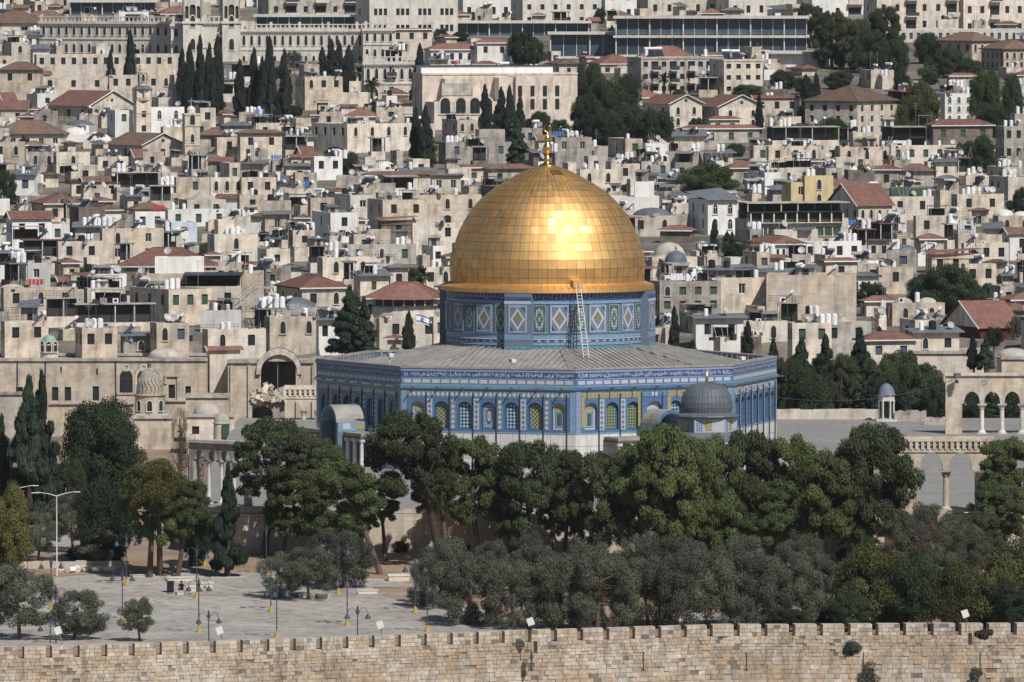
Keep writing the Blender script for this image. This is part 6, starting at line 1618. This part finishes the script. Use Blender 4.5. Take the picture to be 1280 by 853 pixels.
for _ in range(4000):
    if nb > 70: break
    w = rf_.uniform(7, 15); x = rf_.uniform(0, 1280); y = rf_.uniform(12, 440); yt = y-w*rf_.uniform(1.1, 1.9); cd = DY(y); bad = y > 430 and x < 400
    for z in DOMEZ: bad = bad or overlap((x-w, x+w, yt, y), z) > 0
    for p in TREEZ2:
        if abs(p[4]-cd) < 12 and min(x+w, p[1])-max(x-w, p[0]) > 0: bad = True; break
        if p[4] > cd and overlap((x-w, x+w, yt, y), p) > 0 and yt < p[2]+.45*(p[3]-p[2]): bad = True; break
        if p[4] < cd and overlap((x-w, x+w, yt, y), p) > .5*2*w*(y-yt): bad = True; break
    if not bad: nb += 1; kd = rf_.choice(('broad', 'broad', 'flower', 'conifer', 'olive')); city_tree(kd, x, yt, y, w, {'broad': 'bushy dark green tree', 'flower': 'bright green leafy tree', 'conifer': 'bushy dark conifer', 'olive': 'grey green tree'}[kd]); TREEZ2.append((x-w, x+w, yt, y, cd))
print('BUSH', nb)
# clutter masses: low sheds and terraces between the houses are part of them already
LANDMARKS += [('the silver metal dome', 57, 118), ('the right hotel turret', 290, 20), ('the massive blank stone block', 640, 125), ('the glass floors', 880, 45), ('the yellow balcony house', 1020, 240), ('the dark terraced house', 990, 278),
  ('the small slate domed chapel', 845, 330), ('the dark red timber house', 1230, 402), ('the white cube house', 420, 284), ('the round fronted house', 505, 382), ('the wide red hipped roof', 208, 336), ('the bright blue roof sheet', 516, 220), ('the twin red roofed schools', 878, 140),
  ('the wide brown hipped roof', 1066, 135), ('the golden finial', 684, 180), ('the long stone building', 110, 470), ('the huge pointed arch', 348, 465), ('the carved stone dome', 187, 480), ('the domed kiosk', 1108, 505), ('the rosette arcade', 1230, 500), ('the two arched arcade', 1182, 600), ('the white drum ladder', 724, 400),
  ('the ribbed grey dome', 884, 500), ('the tall white lamp mast', 71, 660), ('the seated person', 226, 732), ('the hanging caper bush', 1063, 805), ('the shrine porch', 437, 530), ('the apartment blocks', 1180, 25)]
# ------------------------------------------------------------------ city wall in front: real courses of blocks
wallst = [M('wall_block_'+n, rgb(*c), .9, ns=2.2, na=.2, bump=.8, stain=.4, hue=.05) for n, c in (('pale', (186, 175, 160)), ('cream', (180, 165, 146)), ('ochre', (174, 156, 133)), ('pink', (169, 153, 135)), ('grey', (160, 151, 140)), ('dark', (126, 116, 106)), ('white', (194, 186, 174)))]
joint = M('wall_joint', rgb(138, 124, 108), .95, ns=3, na=.2)
o = thing('city_wall', (0, 830, WTOP), 'wall', 'long crenellated city wall of worn pale blocks along the bottom'); WO = Vector((0, 830, WTOP))
rw = random.Random(9)
L = [0]
for a, b in zip(WP, WP[1:]): L.append(L[-1]+(b-a).length)
def wat(s):
    s = max(0, min(L[-1]-1e-4, s))
    for i in range(len(L)-1):
        if L[i] <= s <= L[i+1]: return WP[i].lerp(WP[i+1], (s-L[i])/(L[i+1]-L[i])), (WP[i+1]-WP[i]).normalized()
def n2(x, y, seed=0):      # cheap smooth noise
    return math.sin(x*.21+seed)*math.cos(y*.5+x*.08+seed*2)+.6*math.sin(x*.63+y*.9+seed*3)+.4*math.sin(x*1.7-y*1.1+seed)
mb = MB(); core = MB(); ZR = WTOP
zrel = -1.15; row = 0
def blk(s0, s1, z0, z1, out, mt):
    (p, u), (q, _) = wat(s0), wat(s1)
    nn = Vector((u.y, -u.x, 0)); P0 = p-WO; P1 = q-WO; P0.z = P1.z = 0
    e = nn*out; up = Vector((0, 0, 1))
    a, b = P0+up*z0, P1+up*z0; c, d = P1+up*z1, P0+up*z1; g = (P1-P0).normalized()*.02
    A, B, C, D = a+e+g+up*.02, b+e-g+up*.02, c+e-g-up*.02, d+e+g-up*.02
    mb.poly([A, B, C, D], mt); mb.poly([D, C, c, d], mt); mb.poly([a, b, B, A], mt); mb.poly([b, c, C, B], mt); mb.poly([d, a, A, D], mt)
z = -1.15
while z > -11.5:
    hgt = rw.uniform(.3, .4) if z > -3.0 else rw.uniform(.36, .52)
    s = rw.uniform(-.5, 0)
    while s < L[-1]:
        w = rw.uniform(.35, .8) if z > -3.0 else rw.uniform(.4, 1.15)
        v = n2(s, z*1.6)+rw.gauss(0, .4); v2 = n2(s*1.9, z*.35, 7)
        k = 2 if v > .95 else 3 if v > .45 else 1 if v > -.3 else 0 if v > -1.1 else 6
        if rw.random() < .07: k = 4
        if v2 > 1.15 and rw.random() < .4 or rw.random() < .012: k = 5
        if rw.random() > .012: blk(max(0, s), min(L[-1], s+w), z-hgt, z, rw.uniform(.03, .12) if k != 5 else rw.uniform(-.0, .03)+.01, wallst[k])
        s += w
    z -= hgt
mb.build('block_courses', o)
for i in range(len(WP)-1):
    a, b = WP[i]-WO, WP[i+1]-WO; a.z = b.z = 0; u = (b-a).normalized(); nn = Vector((u.y, -u.x, 0)); up = Vector((0, 0, 1)); bk = Vector((-.16, 1, 0))*1.7
    core.poly([a-up*19, b-up*19, b-up*1.15, a-up*1.15], joint); core.poly([a-up*1.15, b-up*1.15, b+bk-up*1.15, a+bk-up*1.15], wallst[1]); core.poly([b+bk-up*2.4, a+bk-up*2.4, a+bk-up*1.15, b+bk-up*1.15], wallst[1])
core.build('wall_core', o)
pitch_ = 2.72; s = 1.0; mi = 0; merl = []
while s < L[-1]-3:
    mb = MB(); gapw = .6; s0, s1 = s+gapw, s+pitch_; (p, u), (q, _) = wat(s0), wat(s1); a, b = p-WO, q-WO; a.z = b.z = 0; up = Vector((0, 0, 1)); bk = Vector((-.20, 1, 0))*1.15; h = rw.uniform(-.03, .02)
    nn = Vector((u.y, -u.x, 0))
    z0 = -1.15
    mb.poly([a+up*z0, b+up*z0, b+up*h, a+up*h], joint); mb.poly([b+up*z0, b+bk+up*z0, b+bk+up*h, b+up*h], wallst[1]); mb.poly([a+bk+up*z0, a+up*z0, a+up*h, a+bk+up*h], wallst[4]); mb.poly([b+bk+up*z0, a+bk+up*z0, a+bk+up*h, b+bk+up*h], wallst[1]); mb.poly([a+up*h, b+up*h, b+bk+up*h, a+bk+up*h], wallst[0])
    nr = 3; hh = (h-z0)/nr
    for r_ in range(nr):
        t = 0.0; W_ = (b-a).length; uu = (b-a).normalized()
        while t < W_-.01:
            w = min(rw.uniform(.4, .85), W_-t)
            if W_-t-w < .25: w = W_-t
            A = a+uu*(t+.015)+up*(z0+hh*r_+.015)+nn*.07; B = a+uu*(t+w-.015)+up*(z0+hh*r_+.015)+nn*.07; C = B+up*(hh-.03); D = A+up*(hh-.03)
            mt = wallst[rw.choices((0, 1, 2, 4, 5, 6), (6, 3, 1, 1.5, .5, 3))[0]]
            i3 = nn*.07
            mb.poly([A, B, C, D], mt); mb.poly([D, C, C-i3, D-i3], mt); mb.poly([A-i3, B-i3, B, A], mt); mb.poly([B, B-i3, C-i3, C], mt); mb.poly([A-i3, A, D, D-i3], mt); t += w
    mb.build('merlon', o); s += pitch_
# slits and drain spouts in the wall face
for px in (367, 540, 664, 804, 933, 1079, 1225, 95, 250):
    y0 = 820; p = wpt(px, 790); 
    p = P(px, 826, p.y); mb = MB(); mb.box(-.06, -.13, -.8, .06, .05, .8, frame_d); mb.box(-.12, -.16, -1.0, .12, .05, -.8, frame_d); q = mb.build('arrow_slit', o); q.location = p-WO
# caper bushes
for i, (px, py, r, lab) in enumerate(((1063, 805, 1.05, 'dark caper bush hanging from the city wall below the merlons'), (1084, 849, 1.3, 'caper bush at the bottom edge below the hanging one'), (1231, 791, .6, 'small dry caper plant high on the wall at the right'), (427, 850, 1.1, 'caper bush at the bottom edge left of centre'), (512, 850, 1.0, 'second caper bush at the bottom edge near the centre'), (1220, 845, .7, 'small caper bush at the bottom right'), (663, 741+40, .4, 'tiny tuft of weeds on the wall top near the centre'))):
    y = wpt(px, 790).y; p = P(px, py, y-.5)
    t = thing('wall_plant', p, 'plant', lab); rg = random.Random(i)
    me = leaf_mesh('wall_plant_leaves', [(rg.gauss(0, .35)*r, rg.gauss(0, .15), rg.gauss(-.1, .4)*r, r*.6, r*.35, r*.55) for _ in range(9)], 420, .12, fol['bare'] if i == 2 else fol['olive'], 50+i, 0, .3)
    q = bpy.data.objects.new('foliage', me); col.objects.link(q); q.parent = t
# ------------------------------------------------------------------ lamps
lampblue = M('lamp_post_blue', rgb(66, 72, 82), .6, .1); lampy = M('yellow_base', rgb(165, 142, 72)); lampglass = M('lamp_glass', (.5, .5, .5), .2)
mb = MB(); mb.tube([(0, 0, 0), (0, 0, 1), (0, 0, 5.4)], [.08, .06, .05], lampblue, 8); mb.tube([(0, 0, 4.2), (0, 0, 5.15)], [.11, .11], lampblue, 8); l_pole = Proto(mb, 'pole')
mb = MB(); mb.lathe([(.3, 0), (.26, .2), (.11, .6), (.07, .65)], lampy, 10); l_base = Proto(mb, 'pole_base')
mb = MB(); mb.tube([(.1, 0, 4.55), (.2, 0, 4.95), (.5, 0, 5.2), (.85, 0, 5.05), (1.0, 0, 4.7), (1.0, 0, 4.5)], [.035]*6, lampblue, 6); l_arm = Proto(mb, 'arm')
mb = MB(); mb.lathe([(.05, .12), (.12, .05), (.3, -.28), (.3, -.32), (.05, -.3)], M('lamp_hood', (.04, .045, .06), .5), 12); mb.lathe([(.22, -.3), (.12, -.38), (0, -.4)], lampglass, 10); l_head = Proto(mb, 'lamp_head')
LP = [(248.5, 791), (246, 748), (261, 832), (158, 732), (153, 778), (64, 762), (70, 801), (63, 842), (338.6, 765.5), (346, 797), (333, 720), (423, 743), (434, 783), (447, 826), (519, 766), (534, 790), (641.5, 815), (255, 707)]
for i, (px, py) in enumerate(LP):
    p = plaza_pt(px, py) if py < 800 else None
    if p is None:
        d = 850-(py-800)*.25; p = P(px, py, 846); p.y = 845 + (0 if py < 830 else -6); p = P(px, py, p.y)
        wl_ = wpt(px, 790).y; p = P(px, py, wl_+3.5); top = P(px, py-69, wl_+3.5).z; p.z = -8.0
        sc_z = (top-p.z)/5.4
    else: p.z = plaza_z(p.y); sc_z = 1
    t = thing('street_lamp', p, 'street lamp', pend=('blue grey lamp post with two curled arms', px, py-40), rz=R.uniform(-.25, .25), group='lamp posts on the plaza')
    l_pole.put('pole', t, scale=(1, 1, sc_z))
    if py < 800: l_base.put('pole_base', t)
    dz = 5.4*(sc_z-1)
    for k in ((0, math.pi) if i % 3 else (0, math.pi, -math.pi/2)):
        a = l_arm.put('arm', t, (0, 0, dz), k); l_head.put('lamp_head', a, (1.0, 0, 4.45))
def mast(px, yt, yb, lab, arms, rz=0):
    p = plaza_pt(px, yb); p.z = plaza_z(p.y); H = (yb-yt)/S(p.y); t = thing('lamp_mast', p, 'street lamp', lab, rz=rz); wm = bpy.data.materials.get('mast_white') or M('mast_white', (.6, .6, .58), .5)
    mb = MB(); mb.tube([(0, 0, 0), (0, 0, H)], [.09, .05], wm, 8); mb.build('pole', t)
    for s_ in arms:
        mb = MB(); mb.tube([(0, 0, H), (s_*.8, 0, H+.25), (s_*2.0, 0, H+.45)], [.05, .04, .03], wm, 6); mb.build('arm', t); mb = MB(); mb.box(min(s_*1.9, s_*2.7), -.15, H+.36, max(s_*1.9, s_*2.5), .12, H+.44, wm); mb.build('lamp_head', t)
mast(71, 620, 720, 'tall white double armed lamp mast left of the plaza', (-1, 1), .3)
mast(1236, 645, 700, 'white double armed lamp mast near the right edge', (-1, 1), .2)
mast(1002, 650, 702, 'plain white pole among the pine trunks on the right', ())
mast(19, 612, 690, 'lamp mast behind the yellow green pine at the far left', (1,), .2)
for i, (px, py) in enumerate(((79, 789), (281, 789), (476, 782), (664, 778), (1207, 768))):
    y = wpt(px, 790).y; p = P(px, py+17, y-.35); t = thing('floodlight', p, 'floodlight', pend=('white panel floodlight on a slanted pole on the wall', px, py), group='floodlights on the city wall')
    mb = MB(); mb.tube([(0, -.1, -.4), (-.35*(1 if i < 2 else -.2), -.5, 1.1)], [.05, .05], metal, 6); mb.build('pole', t)
    mb = MB(); mb.box(-.32, -.06, 0, .32, .06, .75, frame_w, X=Matrix.Translation((-.35*(1 if i < 2 else -.2), -.5, 1.05)) @ Matrix.Rotation(rad(-20), 4, 'Y') @ Matrix.Rotation(rad(-15), 4, 'X')); mb.build('panel', t)
    mb = MB(); mb.box(.25, -.5, -1.6, .6, -.05, -.5, frame_d); mb.build('control_box', t)
# ------------------------------------------------------------------ benches, kerbs, planters, bins
def on(px, py): p = plaza_pt(px, py); p.z = plaza_z(p.y); return p
BN = [(362, 737, 2.6, .5, .55), (350, 742, 1.6, .5, .5), (385, 748, 2.0, .45, .6), (405, 749, 1.3, .45, .6), (460, 743, 2.2, .5, .5), (240, 740, 1.1, .6, .7), (285, 724, 3.6, .2, .6), (226, 727, 3.0, .5, .6), (499, 727, 2.4, .75, .9), (250, 736, .9, .7, .4), (262, 736, .9, .7, .4), (90, 716, 1.2, .4, .4), (178, 722, 2.6, .3, .5), (360, 724, 3.2, .35, .5)]
for px, py, w, h, dp in BN:
    t = thing('stone_bench' if w > 1.3 else 'stone_block', on(px, py), 'bench' if w > 1.3 else 'block', pend=('low cream stone bench slab on the plaza' if w > 1.3 else 'small cream stone block on the plaza', px, py), rz=R.uniform(0, .15))
    mb = MB(); mb.box(-w/2+.12, .06, -.1, w/2-.12, dp-.06, h*.7, stone['cream']); mb.build('base', t); mb = MB(); mb.box(-w/2, 0, h*.7, w/2, dp, h, stone['pale']); mb.build('slab', t)
t = thing('litter_bin', on(213, 741), 'bin', 'dark square litter bin left of the seated person'); mb = MB(); mb.box(-.35, -.3, .12, .35, .3, 1.1, M('bin_black', (.015, .015, .02), .6)); mb.build('body', t); mb = MB(); mb.box(-.4, -.35, 1.1, .4, .35, 1.2, darkmetal); mb.box(-.3, -.25, 0, -.2, .25, .12, darkmetal); mb.box(.2, -.25, 0, .3, .25, .12, darkmetal); mb.build('lid', t)
t = thing('signboard', on(215, 726), 'sign', 'blank black signboard on a thin post beside the leaning trunk'); mb = MB(); mb.tube([(0, 0, 0), (0, 0, 1.0)], [.04, .04], darkmetal, 5); mb.build('post', t); mb = MB(); mb.box(-.3, -.04, .95, .3, .04, 1.7, M('sign_black', (.012, .012, .016), .6)); mb.build('board', t)
t = thing('stone_wall', on(0, 711), 'wall', 'low sandy terrace wall behind the tall white lamp mast'); mb = MB()
for i in range(14): mb.box(-2+i*1.1, 0, -.2, -2+(i+1)*1.1, .5, .75+R.uniform(-.06, .08), stone['tan'])
mb.build('masonry', t)
for px, py, n, lab in ((110, 712, 12, 'row of pale rubble stones by the terrace wall'), (1010, 768, 26, 'heap of white rubble behind the city wall on the right'), (850, 772, 10, 'few scattered white stones behind the city wall')):
    t = thing('rubble_heap', on(px, py), 'rubble', lab); mb = MB()
    for i in range(n*3):
        q = R.uniform(.15, .55); mb.box(-q, -q*.7, -q*.4, q, q*.7, q*.5, stone[R.choice(('pale', 'white', 'cream'))], X=Matrix.Translation((R.gauss(0, n*.12), R.gauss(0, 1.2), abs(R.gauss(0, .5 if n > 20 else .1)))) @ Matrix.Rotation(R.uniform(0, 3), 4, 'Z') @ Matrix.Rotation(R.uniform(-.6, .6), 4, 'X'))
    mb.build('stones', t)
# low shrubs under the pines
for i, (px, py, w) in enumerate(((100, 700, 1.6), (120, 702, 2.0), (500, 690, 1.6), (575, 690, 1.4), (690, 705, 1.6), (830, 715, 1.8), (905, 715, 1.5), (1060, 700, 1.6), (965, 780, 1.4), (1035, 778, 1.6), (1110, 780, 1.5))):
    t = thing('shrub', on(px, py), 'shrub', pend=('low dark green shrub', px, py), group='low shrubs on the esplanade'); me = crown_proto('broad', i % 4); q = bpy.data.objects.new('foliage', me); col.objects.link(q); q.parent = t; q.scale = (w, w*.7, w*.8); q.rotation_euler = (0, 0, i)
# ------------------------------------------------------------------ the person sitting by the bin
p = on(227, 743); t = thing('person', p, 'person', 'person in dark red clothes seated on a stone block on the plaza', rz=rad(-25))
skin = M('skin', rgb(168, 120, 92), .6); redc = M('red_cloth', rgb(110, 36, 36), .9); darkc = M('dark_trousers', rgb(44, 40, 46), .9); hair = M('dark_hair', (.02, .015, .012), .8)
def skinned(name, verts, edges, radii, mt, parent, lev=1):
    me = bpy.data.meshes.new(name); me.from_pydata(verts, edges, []); me.materials.append(mt); ob = bpy.data.objects.new(name, me); col.objects.link(ob); ob.parent = parent
    m_ = ob.modifiers.new('skin', 'SKIN'); sv = me.skin_vertices[0].data if me.skin_vertices else None
    if sv is None:
        bpy.context.view_layer.objects.active = ob; bpy.context.view_layer.update(); sv = me.skin_vertices[0].data
    for i, r_ in enumerate(radii): sv[i].radius = r_ if isinstance(r_, tuple) else (r_, r_)
    sv[0].use_root = True
    s2 = ob.modifiers.new('sub', 'SUBSURF'); s2.levels = lev; s2.render_levels = lev
    return ob
V = [(0, 0, .55), (0, .02, .75), (0, .0, .98), (0, -.02, 1.1), (0, -.05, 1.22), (0, -.08, 1.34),   # pelvis, waist, chest, neck, head, crown
     (-.18, 0, 1.02), (-.26, -.1, .8), (-.14, -.32, .68), (.18, 0, 1.02), (.26, -.1, .8), (.14, -.32, .68),
     (-.1, -.1, .55), (-.13, -.46, .55), (-.13, -.5, .1), (-.13, -.62, .05), (.1, -.1, .55), (.13, -.46, .55), (.13, -.44, .1), (.13, -.56, .05)]
E = [(0, 1), (1, 2), (2, 3), (3, 4), (4, 5), (2, 6), (6, 7), (7, 8), (2, 9), (9, 10), (10, 11), (0, 12), (12, 13), (13, 14), (14, 15), (0, 16), (16, 17), (17, 18), (18, 19)]
Rr = [(.16, .13), (.14, .11), (.18, .12), .055, .095, .07, .07, .05, .035, .07, .05, .035, .09, .07, .05, .045, .09, .07, .05, .045]
try:
    body = skinned('body', V, E, Rr, skin, t)
    J = [(0, 0, .52), (0, .02, .75), (0, 0, 1.0), (-.19, 0, 1.02), (-.27, -.1, .8), (-.17, -.27, .7), (.19, 0, 1.02), (.27, -.1, .8), (.17, -.27, .7)]
    skinned('jacket', J, [(0, 1), (1, 2), (2, 3), (3, 4), (4, 5), (2, 6), (6, 7), (7, 8)], [(.19, .16), (.17, .14), (.21, .15), .1, .075, .06, .1, .075, .06], redc, t)
    T = [(0, 0, .55), (-.1, -.1, .55), (-.13, -.46, .55), (-.13, -.49, .15), (.1, -.1, .55), (.13, -.46, .55), (.13, -.45, .15)]
    skinned('trousers', T, [(0, 1), (1, 2), (2, 3), (0, 4), (4, 5), (5, 6)], [(.18, .14), .12, .09, .08, .12, .09, .08], darkc, t)
except Exception as e:
    print('PERSON', e)
mb = MB(); mb.lathe([(.02, 1.40), (.07, 1.385), (.105, 1.33), (.108, 1.27), (.095, 1.2)], hair, 14, o=(0, -.045, 0)); mb.build('hair', t, smooth=True)
mb = MB(); mb.tube([(0, -.165, 1.28), (0, -.19, 1.24), (0, -.165, 1.225)], [.012, .02, .012], skin, 6); mb.build('nose', t)
t = thing('stone_block', on(227, 744), 'block', 'cream stone block the person sits on'); mb = MB(); mb.box(-.45, -.2, -.1, .45, .4, .36, stone['cream']); mb.build('base', t); mb = MB(); mb.box(-.5, -.24, .36, .5, .44, .44, stone['pale']); mb.build('slab', t)
# ------------------------------------------------------------------ labels that single each thing out
ORD = ['', 'second', 'third', 'fourth', 'fifth', 'sixth', 'seventh', 'eighth', 'ninth', 'tenth', 'eleventh', 'twelfth', 'thirteenth', 'fourteenth', 'fifteenth', 'sixteenth', 'seventeenth', 'eighteenth', 'nineteenth', 'twentieth']
from collections import defaultdict
B_ = defaultdict(list)
for o, ph, x, y in LAB:
    l = min(LANDMARKS, key=lambda q: math.hypot(q[1]-x, (q[2]-y)*1.3)); dx, dy = x-l[1], y-l[2]
    ph = ph.replace('house with a ', 'house, ') if ph.count(' ') > 4 else ph
    if abs(dx) > abs(dy): dr = 'left of' if dx < 0 else 'right of'
    else: dr = 'above' if dy < 0 else 'below'
    B_[(ph, l[0].replace('the ', 'the ', 1), dr)].append((math.hypot(dx, dy), o))
for (ph, l, dr), lst in B_.items():
    lst.sort(key=lambda q: q[0])
    for i, (_, o) in enumerate(lst):
        o['label'] = f"{ph}, {dr} {l}" if len(lst) == 1 else f"{ph}, {'nearest' if i == 0 else ORD[min(i, 19)]+' nearest'} {dr} {l}"
bpy.context.view_layer.update()
print('OBJS', len(bpy.data.objects), 'houses', len(HOUSES), 'fill', NF, len(placed))
